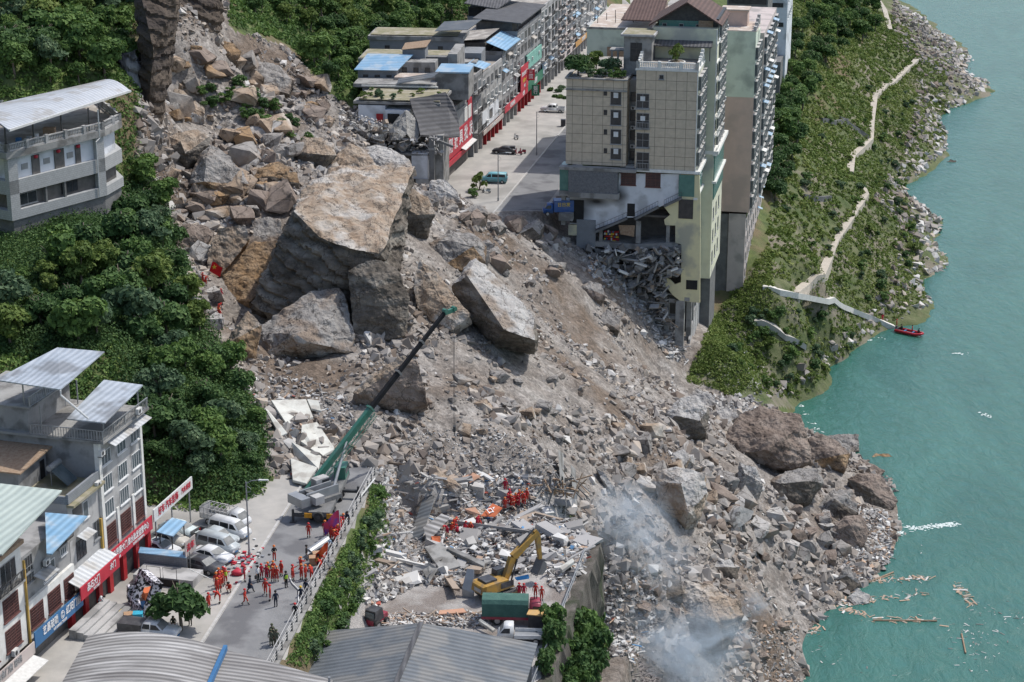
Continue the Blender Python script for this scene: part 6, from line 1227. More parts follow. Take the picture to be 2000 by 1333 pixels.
def vehicle(name, label, cat, pos, head, prof, w, belt, tumble, side, screens, paintm, wheels, r=.33, group=None, glass=None, lights=True, extra=None):
    e = empty(name, pos, head, label, cat, group); gl = glass or m_glassd
    hw = lambda z: w/2-tumble*max(0, z-belt)
    mb = MB(); L = [(x, -hw(z), z) for x, z in prof]; Rr_ = [(x, hw(z), z) for x, z in prof]; mb.hexa(L, Rr_)
    bm = bmesh.new(); me = mb.mesh('body', paintm); bm.from_mesh(me)
    bmesh.ops.bevel(bm, geom=[g for g in bm.edges if len(g.link_faces) == 2 and g.calc_face_angle(0) > .25], offset=.07, segments=2, affect='EDGES'); bm.to_mesh(me); bm.free(); me.polygons.foreach_set('use_smooth', [True]*len(me.polygons))
    link('body', me, e)
    for sg in (-1, 1):
        for pl_ in side:
            q = MB(); q.hexa([(x, sg*(hw(z)-.03), z) for x, z in pl_], [(x, sg*(hw(z)+.012), z) for x, z in pl_]); q.build('side_window', gl, e)
    for i, ((x0, z0), (x1, z1)) in enumerate(screens):
        d = Vector((z1-z0, 0, -(x1-x0))).normalized(); d = d if d.z > 0 else -d; q = MB(); a, b = hw(z0)-.1, hw(z1)-.12
        q.hexa([Vector(p)-d*.03 for p in ((x0, -a, z0), (x1, -b, z1), (x1, b, z1), (x0, a, z0))], [Vector(p)+d*.014 for p in ((x0, -a, z0), (x1, -b, z1), (x1, b, z1), (x0, a, z0))]); q.build('windscreen' if i == 0 else 'rear_window', m_dust if glass is None else glass, e)
    for x in wheels:
        for sg in (-1, 1): wheel(e, x, sg*(w/2-.09), r)
    if lights:
        xf = max(p[0] for p in prof); xr = min(p[0] for p in prof); zf = [p[1] for p in prof if p[0] == xf][0]
        for sg in (-1, 1):
            q = MB(); q.box(xf-.12, xf+.015, sg*(w/2-.32)-.17, sg*(w/2-.32)+.17, max(.55, zf-.2), max(.72, zf)); q.build('headlight', m_lamp, e)
            q = MB(); q.box(xr-.015, xr+.1, sg*(w/2-.25)-.13, sg*(w/2-.25)+.13, .7, .95); q.build('tail_light', m_tail, e)
        q = MB(); q.box(xf-.05, xf+.02, -.28, .28, .38, .5); q.build('number_plate', m_blsn, e)
    if extra: extra(e, hw)
    return e
SEDAN = [(-2.3, .35), (2.3, .35), (2.32, .68), (2.1, .82), (1.15, .98), (.35, 1.42), (-.2, 1.47), (-1.0, 1.43), (-1.75, 1.05), (-2.3, .98), (-2.34, .7)]
SED_W = [[(.85, 1.0), (.3, 1.34), (-.3, 1.38), (-.3, 1.0)], [(-.36, 1.0), (-.36, 1.38), (-.95, 1.34), (-1.5, 1.04)]]
SED_S = [((1.13, 1.0), (.38, 1.41)), ((-1.72, 1.07), (-1.03, 1.42))]
VAN = [(-2.35, .35), (2.35, .35), (2.42, .7), (2.3, 1.0), (1.75, 1.15), (1.1, 1.85), (.6, 1.93), (-2.2, 1.93), (-2.38, 1.2)]
VAN_W = [[(1.5, 1.2), (1.0, 1.72), (.55, 1.75), (.55, 1.2)], [(.4, 1.2), (.4, 1.75), (-.7, 1.75), (-.7, 1.2)], [(-.85, 1.2), (-.85, 1.75), (-2.0, 1.72), (-2.1, 1.2)]]
VAN_S = [((1.73, 1.2), (1.14, 1.83)), ((-2.36, 1.3), (-2.22, 1.82))]
PICK = [(-2.6, .45), (2.6, .45), (2.65, .85), (2.4, 1.05), (1.35, 1.12), (.7, 1.68), (.2, 1.75), (-.7, 1.74), (-.95, 1.1), (-1.0, .62), (-2.6, .62)]
PICK_W = [[(1.15, 1.16), (.65, 1.6), (.1, 1.63), (.1, 1.16)], [(0, 1.16), (0, 1.63), (-.65, 1.62), (-.8, 1.16)]]
PICK_S = [((1.33, 1.15), (.74, 1.66)), ((-.93, 1.2), (-.74, 1.68))]
HD = R(-29)
def g0(px, py, z=0.): return atz(px, py, z)
def pick_extra(m):
    def f(e, hw):
        q = MB(); q.box(-2.6, -1.0, -.9, -.82, .6, 1.12); q.build('bed_side', m, e); q = MB(); q.box(-2.6, -1.0, .82, .9, .6, 1.12); q.build('bed_side', m, e); q = MB(); q.box(-2.66, -2.6, -.9, .9, .5, 1.12); q.build('tailgate', m, e)
        q = MB(); q.box(-2.58, -1.0, -.81, .81, .63, .68); q.build('bed_floor', m_fdark, e)
    return f
GP = 'vehicles parked below the cliff'
def roofpatch(e, hw):
    q = MB(); q.box(-.75, -.1, -.35, .35, 1.475, 1.49); q.build('sunroof', m_glassd, e)
vehicle('parked_car', 'pale blue white sedan with a sunroof at the back left of the parked cars', 'car', g0(352, 1044), HD, SEDAN, 1.82, .95, .28, SED_W, SED_S, P_MI, (-1.4, 1.4), group=GP, extra=roofpatch)
vehicle('parked_car', 'dusty beige sedan between the two white sedans beside the shop signs', 'car', g0(331, 1062), HD, SEDAN, 1.82, .95, .28, SED_W, SED_S, P_B, (-1.4, 1.4), group=GP)
vehicle('parked_car', 'white sedan half hidden behind the blue coped yard wall', 'car', g0(312, 1080), HD, SEDAN, 1.82, .95, .28, SED_W, SED_S, P_W, (-1.4, 1.4), group=GP, extra=roofpatch)
vehicle('parked_van', 'white minivan next to the caged flatbed truck', 'van', g0(449, 1046), HD, VAN, 1.7, .95, .17, VAN_W, VAN_S, P_W, (-1.5, 1.5), group=GP)
vehicle('parked_pickup', 'dark grey pickup with a dusty pale cab between the two minivans', 'pickup truck', g0(421, 1061), HD, PICK, 1.85, 1.05, .22, PICK_W, PICK_S, P_S, (-1.65, 1.6), .36, GP, extra=pick_extra(P_G))
vehicle('parked_van', 'silver minivan between the pickup and the white sedan', 'van', g0(427, 1076), HD, VAN, 1.7, .95, .17, VAN_W, VAN_S, P_S, (-1.5, 1.5), group=GP)
vehicle('parked_car', 'clean white sedan next to the black sedan, nearest the road', 'car', g0(415, 1095), HD, SEDAN, 1.85, .95, .28, SED_W, SED_S, P_W, (-1.4, 1.4), group=GP)
vehicle('parked_car', 'black sedan coated in dust at the front of the parked cars', 'car', g0(397, 1114), HD, SEDAN, 1.85, .95, .28, SED_W, SED_S, P_K, (-1.4, 1.4), group=GP)
# caged flatbed truck
CABP = [(.0, .5), (1.75, .5), (1.8, 1.1), (1.55, 1.3), (1.05, 2.05), (.75, 2.12), (.0, 2.12)]
def truckcab(name, label, pos, head, m, r=.4, x0=0., w=1.9, wheels=(-2.2, 1.1), group=None, extra=None, sc=1.):
    e = vehicle(name, label, 'truck', pos, head, CABP, w, 1.2, .15, [[(1.45, 1.35), (1.0, 1.9), (.35, 1.92), (.35, 1.35)]], [((1.53, 1.35), (1.08, 2.0))], m, wheels, r, group, lights=False)
    for sg in (-1, 1): q = MB(); q.box(1.7, 1.82, sg*.65-.18, sg*.65+.18, .75, .98); q.build('headlight', m_lamp, e)
    q = MB(); q.box(-3.9, .0, -.35, .35, .5, .68); q.build('chassis', m_fdark, e)
    if extra: extra(e)
    e.scale = (sc,)*3; return e
def cage(e):
    q = MB(); q.box(-3.9, -.1, -.95, .95, .68, .76); q.build('load_bed', m_steel, e)
    for sg in (-1, 1):
        q = MB(); y = sg*.95
        for k in range(4): q.box(-3.9, -.1, y-.03, y+.03, .8+k*.15, .9+k*.15)
        q.bar((-3.9, y, 2.0), (-.1, y, 2.0), .06)
        for k in range(8): q.bar((-3.9+k*.54, y, .7), (-3.9+k*.54, y, 2.0), .05)
        q.build('stake_side', m_gren2, e)
    q = MB()
    for k in range(7):
        x = -3.8+k*.6
        q.tube([(x, -.95, 2.0), (x, -.5, 2.18), (x, .5, 2.18), (x, .95, 2.0)], .025, 4)
    q.build('cage_hoops', m_gren2, e); q = MB(); q.box(-.14, -.06, -.95, .95, .7, 2.2); q.build('headboard', m_gren2, e); q = MB(); q.box(-3.94, -3.88, -.95, .95, .7, 2.0); q.build('tailgate', m_gren2, e)
truckcab('flatbed_truck', 'white cabbed flatbed truck with an empty hooped cage, farthest back in the car park', g0(457, 1030), HD, P_W, extra=cage, wheels=(-2.8, 1.0), group=GP)
# partly hidden pickup near the shed roof
p = g0(300, 1243); vehicle('parked_pickup', 'white pickup with a long black bed cover just above the arched shed roof', 'pickup truck', p, R(-14), PICK, 1.85, 1.05, .22, PICK_W, PICK_S, P_W, (-1.65, 1.6), .36, extra=lambda e, hw: [MB().box(-3.4, -.9, -.9, .9, .6, 1.45).build('bed_cover', P_K, e)] )
# far street
vehicle('blue_van', 'light blue minivan parked on the far street', 'van', g0(966, 357), R(173), VAN, 1.7, .95, .17, VAN_W, VAN_S, P_BL, (-1.5, 1.5), glass=m_glassd)
vehicle('white_pickup', 'white crew cab pickup stopped across the far street', 'pickup truck', g0(1080, 219), R(170), PICK, 1.85, 1.05, .22, PICK_W, PICK_S, P_W, (-1.65, 1.6), .36, glass=m_glassd, extra=pick_extra(P_W))
vehicle('parked_car', 'dark car standing in the shade of the far shop fronts', 'car', g0(985, 300), R(168), SEDAN, 1.8, .95, .28, SED_W, SED_S, P_K, (-1.4, 1.4), glass=m_glassd)
def cargo(e):
    q = MB(); q.box(-3.9, -.1, -1.0, 1.0, .72, 2.75); bx = q.build('cargo_box', P_DB, e)
    for sg in (-1, 1):
        t = text(None, '日日发', (0, 0, 0), .75, m_gold, 'f'); t.parent = bx; t.location = (-1.8, sg*1.03, 2.0); t.rotation_euler.z = 0 if sg < 0 else R(180)
truckcab('box_truck', 'blue box truck parked on the far street beside the torn tower', g0(1080, 420), R(184), P_DB, extra=cargo, wheels=(-2.8, 1.0))
def scooter(label, p, h, m):
    e = empty('motor_scooter', p, h, label, 'scooter', 'scooters on the far street')
    for x in (-.6, .6):
        w_ = wheel(e, x, 0, .24, .12)
    q = MB(); q.hexa([(-.75, -.14, .35), (.1, -.14, .3), (.1, .14, .3), (-.75, .14, .35)], [(-.8, -.12, .75), (-.05, -.12, .72), (-.05, .12, .72), (-.8, .12, .75)]); q.bar((.1, 0, .3), (.5, 0, .35), .25, .06); q.build('body', m, e)
    q = MB(); q.tube([(.6, 0, .3), (.42, 0, 1.0)], .05, 6); q.tube([(.4, -.3, 1.02), (.4, .3, 1.02)], .025, 5); q.build('handlebar', m_fdark, e); q = MB(); q.box(-.78, -.1, -.13, .13, .75, .83); q.build('saddle', m_fdark, e); q = MB(); q.hexa([(.3, -.2, .35), (.36, -.2, .35), (.36, .2, .35), (.3, .2, .35)], [(.4, -.18, .9), (.46, -.18, .9), (.46, .18, .9), (.4, .18, .9)]); q.build('leg_shield', m, e)
scooter('dark red scooter beside the black bins on the far street', g0(1012, 303), R(165), P_R); scooter('red scooter next to the bins, farther left', g0(1020, 300), R(150), P_R)
scooter('silver scooter by the palm leaves in front of the furniture shop', g0(950, 377), R(160), P_S); scooter('white scooter by the red shop pillars of the far street', g0(1008, 272), R(120), P_W)
# mobile crane
cp = g0(628, 1016); CR = empty('mobile_crane', cp, R(84), 'truck mounted crane with a green and black boom reaching over the rubble', 'crane')
def cpart(n, q, m, par=None): return q.build(n, m, par or CR)
q = MB(); q.box(-1.2, 10.5, -1.2, 1.2, .9, 1.45); cpart('carrier_deck', q, m_cdk); q = MB(); q.box(-1.3, 10.3, -.5, .5, .5, .95); cpart('chassis', q, m_fdark)
q = MB(); q.hexa([(8.3, -1.2, 1.0), (10.9, -1.2, 1.0), (10.9, .2, 1.0), (8.3, .2, 1.0)], [(8.3, -1.15, 2.9), (10.4, -1.15, 2.9), (10.4, .1, 2.9), (8.3, .1, 2.9)]); cpart('driver_cab', q, P_GN); q = MB(); q.box(8.6, 10.5, -1.19, -1.14, 1.9, 2.6); cpart('cab_window', q, m_glassd)
for x in (0, 1.5, 5.6, 7.1):
    for sg in (-1, 1): wheel(CR, x, sg*1.1, .52, .38)
for x in (-.9, 6.4):
    for sg in (-1, 1):
        q = MB(); q.box(x-.2, x+.2, min(sg*.9, sg*3.1), max(sg*.9, sg*3.1), .75, 1.05); q.box(x-.12, x+.12, sg*3.0-.12, sg*3.0+.12, .1, 1.5); q.box(x-.35, x+.35, sg*3-.35, sg*3+.35, 0.02, .12); cpart('outrigger', q, m_fdark)
q = MB(); q.tube([(-1.75, 0, 1.05), (-1.35, 0, 1.05)], .55, 16); cpart('spare_wheel', q, m_tyre); q = MB(); q.tube([(-1.78, 0, 1.05), (-1.5, 0, 1.05)], .22, 10, cap=True); cpart('spare_rim', q, m_fdark)
m_org = mat('orange_panel', (.62, .30, .03), (.5, .22, .02), 3, .6)
for sg in (-1, 1): q = MB(); q.box(-1.32, -1.2, sg*1.25-.45, sg*1.25+.4*1, .75, 1.3); cpart('rear_warning_panel', q, m_org)
ss = empty('superstructure', (3.0, 0, 1.45)); ss.parent = CR
def spart(n, q, m): return q.build(n, m, ss)
bt_w = atY(868, 612, 222); bb_w = atY(594, 966, 207.5)
M1 = Matrix.Translation(cp) @ Matrix.Rotation(R(84), 4, 'Z') @ Matrix.Translation((3.0, 0, 1.45)); Mi = M1.inverted(); bt = Mi @ bt_w; b0 = Mi @ bb_w; dirb = (bt-b0).normalized()
hd = math.atan2(dirb.y, dirb.x); ss_r = Matrix.Rotation(hd, 4, 'Z')
def sp(x, y, z): return ss_r @ Vector((x, y, z))
def sbox(n, x0, x1, y0, y1, z0, z1, m): q = MB(); q.box(x0, x1, y0, y1, z0, z1, 0, ss_r); return spart(n, q, m)
sbox('turntable', -1.3, 1.3, -1.2, 1.2, 0, .5, m_cdk); sbox('side_frame', -3.2, 1.2, -.75, -.55, .4, 1.5, m_steel); sbox('side_frame', -3.2, 1.2, .55, .75, .4, 1.5, m_steel); sbox('counterweight', -4.4, -3.2, -1.3, 1.3, .3, 1.3, m_steel); sbox('engine_housing', -2.9, -1.7, -1.9, -.8, .4, 1.3, m_gren2); sbox('operator_cab', -.6, 1.2, .95, 2.0, .4, 1.9, m_gren2); sbox('cab_glass', .2, 1.22, .93, 2.02, 1.0, 1.75, m_glassd); sbox('winch_drum', -2.6, -1.9, -.5, .5, .9, 1.4, m_cdk)
L = (bt-b0).length; q = MB(); q.bar(b0, b0+dirb*L*.46, .5, .64); P_K2 = mat('boom_black', (.014, .014, .016), (.022, .022, .024), 2, .75, spec=.15); spart('boom_base_section', q, P_GN); q = MB(); q.bar(b0+dirb*L*.455, b0+dirb*L*.66, .44, .54); spart('boom_section', q, P_K2)
q = MB(); q.bar(b0+dirb*L*.655, b0+dirb*L*.83, .38, .46); spart('boom_section', q, P_K2); q = MB(); q.bar(b0+dirb*L*.825, bt, .34, .42); spart('boom_section', q, P_K2)
for f_, s_ in ((.46, .74), (.66, .6), (.83, .5)): q = MB(); c = b0+dirb*L*f_; q.bar(c, c+dirb*.25, s_, s_+.18); spart('boom_collar', q, P_GN if f_ < .5 else m_cdk)
q = MB(); q.box(0, 0, 0, 0, 0, 0); q = MB(); q.bar(bt, bt+sp(1.5, 0, .1), .35, .5); q.tube([bt+sp(.1, -.3, .25), bt+sp(.1, .3, .25)], .28, 8); q.tube([bt+sp(1.5, -.3, .25), bt+sp(1.5, .3, .25)], .28, 8); spart('boom_head', q, P_GN)
lat0 = b0+dirb*L*.12+sp(0, -.9, -.3); lat1 = b0+dirb*L*.46+sp(0, -.9, -.3); q = MB(); u2 = sp(0, 0, 1)-dirb*dirb.dot(sp(0, 0, 1)); u2.normalize(); s2_ = dirb.cross(u2)
cs = [(a, b) for a in (-.22, .22) for b in (-.25, .25)]
for a, b in cs: q.bar(lat0+s2_*a+u2*b, lat1+s2_*a+u2*b, .05)
n_ = 11
for i in range(n_):
    p0_ = lat0.lerp(lat1, i/n_); p1_ = lat0.lerp(lat1, (i+1)/n_)
    for (a, b), (c, d) in ((cs[0], cs[1]), (cs[2], cs[3]), (cs[0], cs[2]), (cs[1], cs[3])): q.bar(p0_+s2_*a+u2*b, p1_+s2_*c+u2*d, .03)
spart('lattice_jib', q, P_GN)
q = MB(); q.tube([sp(.9, 0, .5), b0+dirb*L*.3], [.2, .13], 8); spart('lift_cylinder', q, m_steel)
hk = bt+sp(1.4, 0, 0); hz_ = Mi @ Vector((M1 @ hk)-Vector((0, 0, 14.5))); q = MB(); q.tube([hk+sp(0, .1, 0), hz_+sp(0, .1, 0)], .028, 4); q.tube([hk+sp(0, -.1, 0), hz_+sp(0, -.1, 0)], .028, 4); spart('hoist_rope', q, m_fdark)
q = MB(); q.box(hz_.x-.25, hz_.x+.25, hz_.y-.15, hz_.y+.15, hz_.z-.7, hz_.z); q.tube([hz_+Vector((0, 0, -.7)), hz_+Vector((.18, 0, -.95)), hz_+Vector((0, 0, -1.2)), hz_+Vector((-.15, 0, -1.05))], .05, 6); spart('hook_block', q, m_fdark)
# excavator
ep = g0(972, 1163, -7.9); EX = empty('excavator', ep, R(38), 'yellow tracked excavator working on the rubble yard', 'excavator'); EX.scale = (.97,)*3
for sg in (-1, 1):
    q = MB(); pr = [(-2.2, .45), (-1.9, .1), (1.9, .1), (2.2, .45), (1.9, .85), (-1.9, .85)]; q.hexa([(x, sg*1.25-.3, z) for x, z in pr], [(x, sg*1.25+.3, z) for x, z in pr])
    for i in range(16): q.box(-1.9+i*.24, -1.8+i*.24, sg*1.25-.32, sg*1.25+.32, .84, .9)
    t_ = q.build('track', m_cdk, EX); q = MB(); q.box(-1.7, 1.7, sg*1.25-.33, sg*1.25+.33, .3, .62); q.build('track_frame', P_Y, t_)
q = MB(); q.box(-1.2, 1.2, -.9, .9, .5, 1.0); q.tube([(0, 0, .9), (0, 0, 1.2)], .8, 14); q.build('undercarriage', m_fdark, EX)
q = MB(); q.hexa([(-2.7, -1.3, 1.15), (1.5, -1.3, 1.15), (1.5, 1.3, 1.15), (-2.7, 1.3, 1.15)], [(-2.5, -1.25, 2.25), (.6, -1.25, 2.25), (.6, 1.25, 2.25), (-2.5, 1.25, 2.25)]); q.hexa([(-2.95, -1.1, 1.2), (-2.7, -1.3, 1.15), (-2.7, 1.3, 1.15), (-2.95, 1.1, 1.2)], [(-2.85, -1.0, 2.1), (-2.5, -1.25, 2.25), (-2.5, 1.25, 2.25), (-2.85, 1.0, 2.1)]); q.build('body', P_Y, EX)
q = MB(); q.box(-2.2, -.6, -.7, .9, 2.25, 2.5); q.build('engine_cover', P_K, EX); q = MB(); q.box(-2.98, -2.93, -.7, .5, 1.35, 1.8); q.build('rear_plate', m_gren2, EX); q = MB(); q.box(-.5, 1.3, -1.34, -1.29, 1.4, 2.1); q.build('black_side_panel', P_K, EX)
q = MB(); q.hexa([(.0, .35, 1.3), (1.6, .35, 1.3), (1.6, 1.3, 1.3), (.0, 1.3, 1.3)], [(.1, .4, 2.95), (1.35, .4, 2.95), (1.35, 1.25, 2.95), (.1, 1.25, 2.95)]); q.build('cab', P_K, EX); q = MB(); q.box(.2, 1.3, .33, .37, 1.9, 2.8); q.build('cab_window', m_glass, EX)
def arm(nm, pts, ws, hs, m):
    q = MB()
    for i in range(len(pts)-1): a = Vector((pts[i][0], -.1, pts[i][1])); b = Vector((pts[i+1][0], -.1, pts[i+1][1])); d = (b-a); up_ = Vector((-d.z, 0, d.x)).normalized(); wv = Vector((0, ws, 0)); q.hexa([a-wv-up_*hs[i], a+wv-up_*hs[i], a+wv+up_*hs[i], a-wv+up_*hs[i]], [b-wv-up_*hs[i+1], b+wv-up_*hs[i+1], b+wv+up_*hs[i+1], b-wv+up_*hs[i+1]])
    return q.build(nm, m, EX)
arm('boom', [(1.0, 1.8), (2.1, 4.2), (5.6, 6.3)], .26, [.35, .48, .28], P_Y); arm('stick', [(5.3, 6.7), (5.7, 5.9), (6.1, 2.9)], .2, [.2, .34, .2], P_Y)
q = MB(); q.tube([(1.6, -.45, 1.5), (2.5, -.45, 4.0)], .1, 6); q.tube([(1.6, .25, 1.5), (2.5, .25, 4.0)], .1, 6); q.tube([(3.0, -.1, 5.3), (5.2, -.1, 6.9)], .1, 6); q.build('hydraulic_cylinders', m_fdark, EX)
q = MB(); pr = [(6.1, 2.9), (6.6, 2.4), (6.6, 1.6), (6.0, 1.1), (5.2, 1.3), (5.6, 1.9)]; q.hexa([(x, -.75, z) for x, z in pr], [(x, .55, z) for x, z in pr]); 
for k in range(4): q.box(5.0, 5.35, -.7+k*.38, -.6+k*.38, 1.2, 1.35)
q.build('bucket', m_cdk, EX)
# green canvas truck, small white truck, tractor
def canvas(e):
    q = MB(); pr = [(-.98, .8), (.98, .8), (.98, 2.1), (.75, 2.45), (0, 2.6), (-.75, 2.45), (-.98, 2.1)]; q.hexa([(-4.3, y, z) for y, z in pr], [(-.1, y, z) for y, z in pr]); q.build('canvas_cover', mat('green_canvas', (.05, .12, .10), (.075, .16, .13), 1.5, .8, .3, 5), e, )
    q = MB(); q.box(-4.35, -.05, -1.02, 1.02, .6, .85); q.build('load_bed', P_R, e)
CT = truckcab('canvas_truck', 'truck with a dark green canvas cover and red cab at the rubble yard', atz(1034, 1214, -7.95), R(-3), P_R, extra=canvas, wheels=(-2.9, 1.0), sc=1.18)
def lowbed(e):
    q = MB(); q.box(-3.4, -.1, -.9, .9, .68, .76)
    q.build('load_bed', m_steel, e)
    for sg in (-1, 1): q = MB(); q.box(-3.4, -.1, sg*.9-.03, sg*.9+.03, .7, 1.15); q.build('bed_side', P_W, e)
    q = MB(); q.box(-3.44, -3.38, -.9, .9, .7, 1.15); q.build('tailgate', P_W, e)
truckcab('small_truck', 'small white flatbed truck between the canvas truck and the grey roof', atz(1003, 1252, -7.95), R(177), P_W, extra=lowbed, wheels=(-2.5, 1.0), sc=.95)
bxo = MB(); bxo.box(-1.2, 1.2, -.8, .8, 0, 1.9); bxo = bxo.build('skip_box', P_K); bxo.location = atz(1056, 1228, -8); bxo.rotation_euler.z = R(-12); tag(bxo, 'dark crate with an orange yellow lid beside the red truck cab', 'crate'); q = MB(); q.box(-1.35, 1.35, -.95, .95, 1.9, 2.0); q.build('lid', mat('ochre_board', (.55, .34, .13), (.48, .32, .15), 2, .8), bxo)
tp = atz(735, 1224, -8); TR = empty('small_tractor', tp, R(60), 'small red and black tractor with a cab behind the grey roof', 'tractor')
for x, y, r_ in ((-.9, -.8, .6), (-.9, .8, .6), (1.1, -.6, .4), (1.1, .6, .4)): wheel(TR, x, y, r_, .3)
q = MB(); q.box(-1.2, 1.6, -.45, .45, .6, 1.2); q.build('body', P_R, TR); q = MB(); q.hexa([(-1.2, -.7, 1.0), (.5, -.7, 1.0), (.5, .7, 1.0), (-1.2, .7, 1.0)], [(-1.1, -.65, 2.3), (.3, -.65, 2.3), (.3, .65, 2.3), (-1.1, .65, 2.3)]); q.build('cab', P_K, TR); q = MB(); q.box(-1.25, -1.16, -.55, .55, 1.5, 2.1); q.build('rear_window', m_glass, TR)
# rescue boat
bp_ = atz(1776, 652, RIV+.1); BO = empty('rescue_boat', bp_, R(-38), 'red inflatable rescue boat moored at the foot of the white steps', 'boat')
for sg in (-1, 1):
    q = MB(); q.tube([(-2.9, sg*.9, .35), (1.6, sg*.9, .35), (2.7, sg*.5, .5), (3.1, sg*.02, .6)], [.28, .28, .26, .2], 10); q.build('side_tube', P_R if False else mat('boat_red', (.50, .03, .05), None, 1, .4), BO, True)
q = MB(); q.box(-2.8, 2.2, -.75, .75, .1, .2); q.build('floor', m_steel, BO); q = MB(); q.box(-2.8, -2.65, -.75, .75, .1, .7); q.build('transom', m_fdark, BO); q = MB(); q.box(-3.2, -2.8, -.2, .2, .5, 1.1); q.box(-3.1, -2.95, -.08, .08, -.3, .5); q.build('outboard_motor', P_K, BO)
for x in (-1.2, .6): q = MB(); q.box(x, x+.35, -.7, .7, .4, .48); q.build('bench', m_blsn, BO)
# ---------------- people ----------------
m_skin = mat('skin', (.42, .26, .18), None, 2, .6); m_hair = mat('black_hair', (.02, .018, .017), None, 2, .7)
CL = dict(red=mat('rescue_suit', (.50, .045, .03), (.44, .04, .028), 4, .8), dred=mat('crimson_suit', (.42, .02, .045), None, 4, .8), navy=mat('navy_cloth', (.02, .028, .05), None, 4, .8), black=mat('black_cloth', (.02, .02, .022), None, 4, .8),
          camo=mat('camouflage', (.07, .085, .055), (.16, .15, .11), 7, .9), white=mat('white_cloth', (.66, .67, .68), None, 4, .8), grey=mat('grey_cloth', (.28, .28, .28), None, 4, .8), blue=mat('blue_cloth', (.2, .28, .38), None, 4, .8))
m_boot = mat('black_boots', (.03, .03, .03), None, 3, .7); m_band = mat('reflective_band', (.62, .60, .45), None, 3, .4)
m_hr = mat('helmet_red', (.52, .03, .03), None, 2, .4); m_ho = mat('helmet_orange', (.62, .17, .03), None, 2, .4); m_hy = mat('helmet_yellow', (.65, .42, .03), None, 2, .4); m_vest = mat('hi_vis_vest', (.42, .62, .06), None, 2, .6); m_cap = mat('camo_cap', (.09, .10, .06), None, 2, .9)
def body_mesh(pose):
    P = dict(hip=(0, 0, .95), chest=(0, 0, 1.28), neck=(0, 0, 1.47), head=(0, .02, 1.62),
             kl=(-.11, .02, .5), al=(-.12, 0, .1), kr=(.11, .02, .5), ar=(.12, 0, .1), el=(-.27, 0, 1.14), wl=(-.28, .06, .9), er=(.27, 0, 1.14), wr=(.28, .06, .9))
    P.update({'stand': {}, 'walk': dict(kl=(-.1, .2, .53), al=(-.1, .28, .14), kr=(.1, -.02, .5), ar=(.11, -.32, .16), wl=(-.26, -.16, .93), wr=(.26, .22, .95)),
       'fold': dict(el=(-.28, .05, 1.16), wl=(-.06, .24, 1.12), er=(.28, .05, 1.16), wr=(.08, .25, 1.1)), 'bend': dict(chest=(0, .22, 1.18), neck=(0, .42, 1.25), head=(0, .55, 1.27), el=(-.24, .42, .98), wl=(-.2, .5, .72), er=(.24, .42, .98), wr=(.2, .5, .72)),
       'crouch': dict(hip=(0, 0, .42), chest=(0, .14, .72), neck=(0, .22, .88), head=(0, .27, 1.02), kl=(-.16, .4, .48), al=(-.14, .12, .1), kr=(.16, .4, .48), ar=(.14, .12, .1), el=(-.28, .3, .62), wl=(-.14, .5, .5), er=(.28, .3, .62), wr=(.14, .5, .5)),
       'reach': dict(el=(-.34, .12, 1.36), wl=(-.42, .3, 1.5), er=(.3, .2, 1.2), wr=(.26, .42, 1.24), kl=(-.12, .06, .5))}[pose])
    V = []; Eg = []; Rd = []
    def add(p, r_, par=None): V.append(Vector(p)); Rd.append(r_); 
    def node(p, r_, par): V.append(Vector(p)); Rd.append(r_); Eg.append((par, len(V)-1)) if par is not None else None; return len(V)-1
    lerp = lambda a, b, t: Vector(a).lerp(Vector(b), t)
    hip = node(P['hip'], .15, None); ws = node(lerp(P['hip'], P['chest'], .5), .14, hip); ch = node(P['chest'], .165, ws); nk = node(P['neck'], .065, ch); hb = node(lerp(P['neck'], P['head'], .5), .075, nk); hd_ = node(P['head'], .1, hb); node(Vector(P['head'])+Vector((0, 0, .09)), .075, hd_); node(Vector(P['head'])+Vector((0, .1, -.02)), .025, hd_)
    for s_, k, a in ((-1, 'kl', 'al'), (1, 'kr', 'ar')):
        hj = node(Vector(P['hip'])+Vector((s_*.1, 0, -.06)), .105, hip); kn = node(P[k], .075, hj); s1_ = node(lerp(P[k], P[a], .35), .072, kn); s2_ = node(lerp(P[k], P[a], .65), .068, s1_); an = node(P[a], .055, s2_); node(Vector(P[a])+Vector((0, .07, -.05)), .055, an); node(Vector(P[a])+Vector((0, .17, -.06)), .04, len(V)-1)
    for s_, e, w_ in ((-1, 'el', 'wl'), (1, 'er', 'wr')):
        sj = node(Vector(P['chest'])+Vector((s_*.17, 0, .1)), .075, ch); el = node(P[e], .052, sj); wr = node(P[w_], .036, el); d = (Vector(P[w_])-Vector(P[e])).normalized(); pm = node(Vector(P[w_])+d*.06, .035, wr)
        sd_ = d.cross(Vector((s_, .2, 0))).normalized()
        for i, (o_, l_) in enumerate(((-.03, .075), (-.01, .085), (.01, .08), (.03, .065))): node(Vector(P[w_])+d*(.06+l_)+sd_*o_*1.3, .009, pm)
        node(Vector(P[w_])+d*.07+sd_*-.06+Vector((0, .02, 0)), .011, wr)
    me = bpy.data.meshes.new('tmp'); me.from_pydata(V, Eg, []); o = bpy.data.objects.new('tmp', me); COL.objects.link(o)
    md = o.modifiers.new('s', 'SKIN'); sv = me.skin_vertices[0].data if me.skin_vertices else None
    if sv is None: bpy.context.view_layer.objects.active = o; bpy.ops.mesh.customdata_skin_add(); sv = me.skin_vertices[0].data
    for i, r_ in enumerate(Rd): sv[i].radius = (r_, r_*(.8 if i in (ws, ch) else 1)); sv[i].use_root = (i == hip)
    md.use_smooth_shade = True; sb_ = o.modifiers.new('b', 'SUBSURF'); sb_.levels = 1
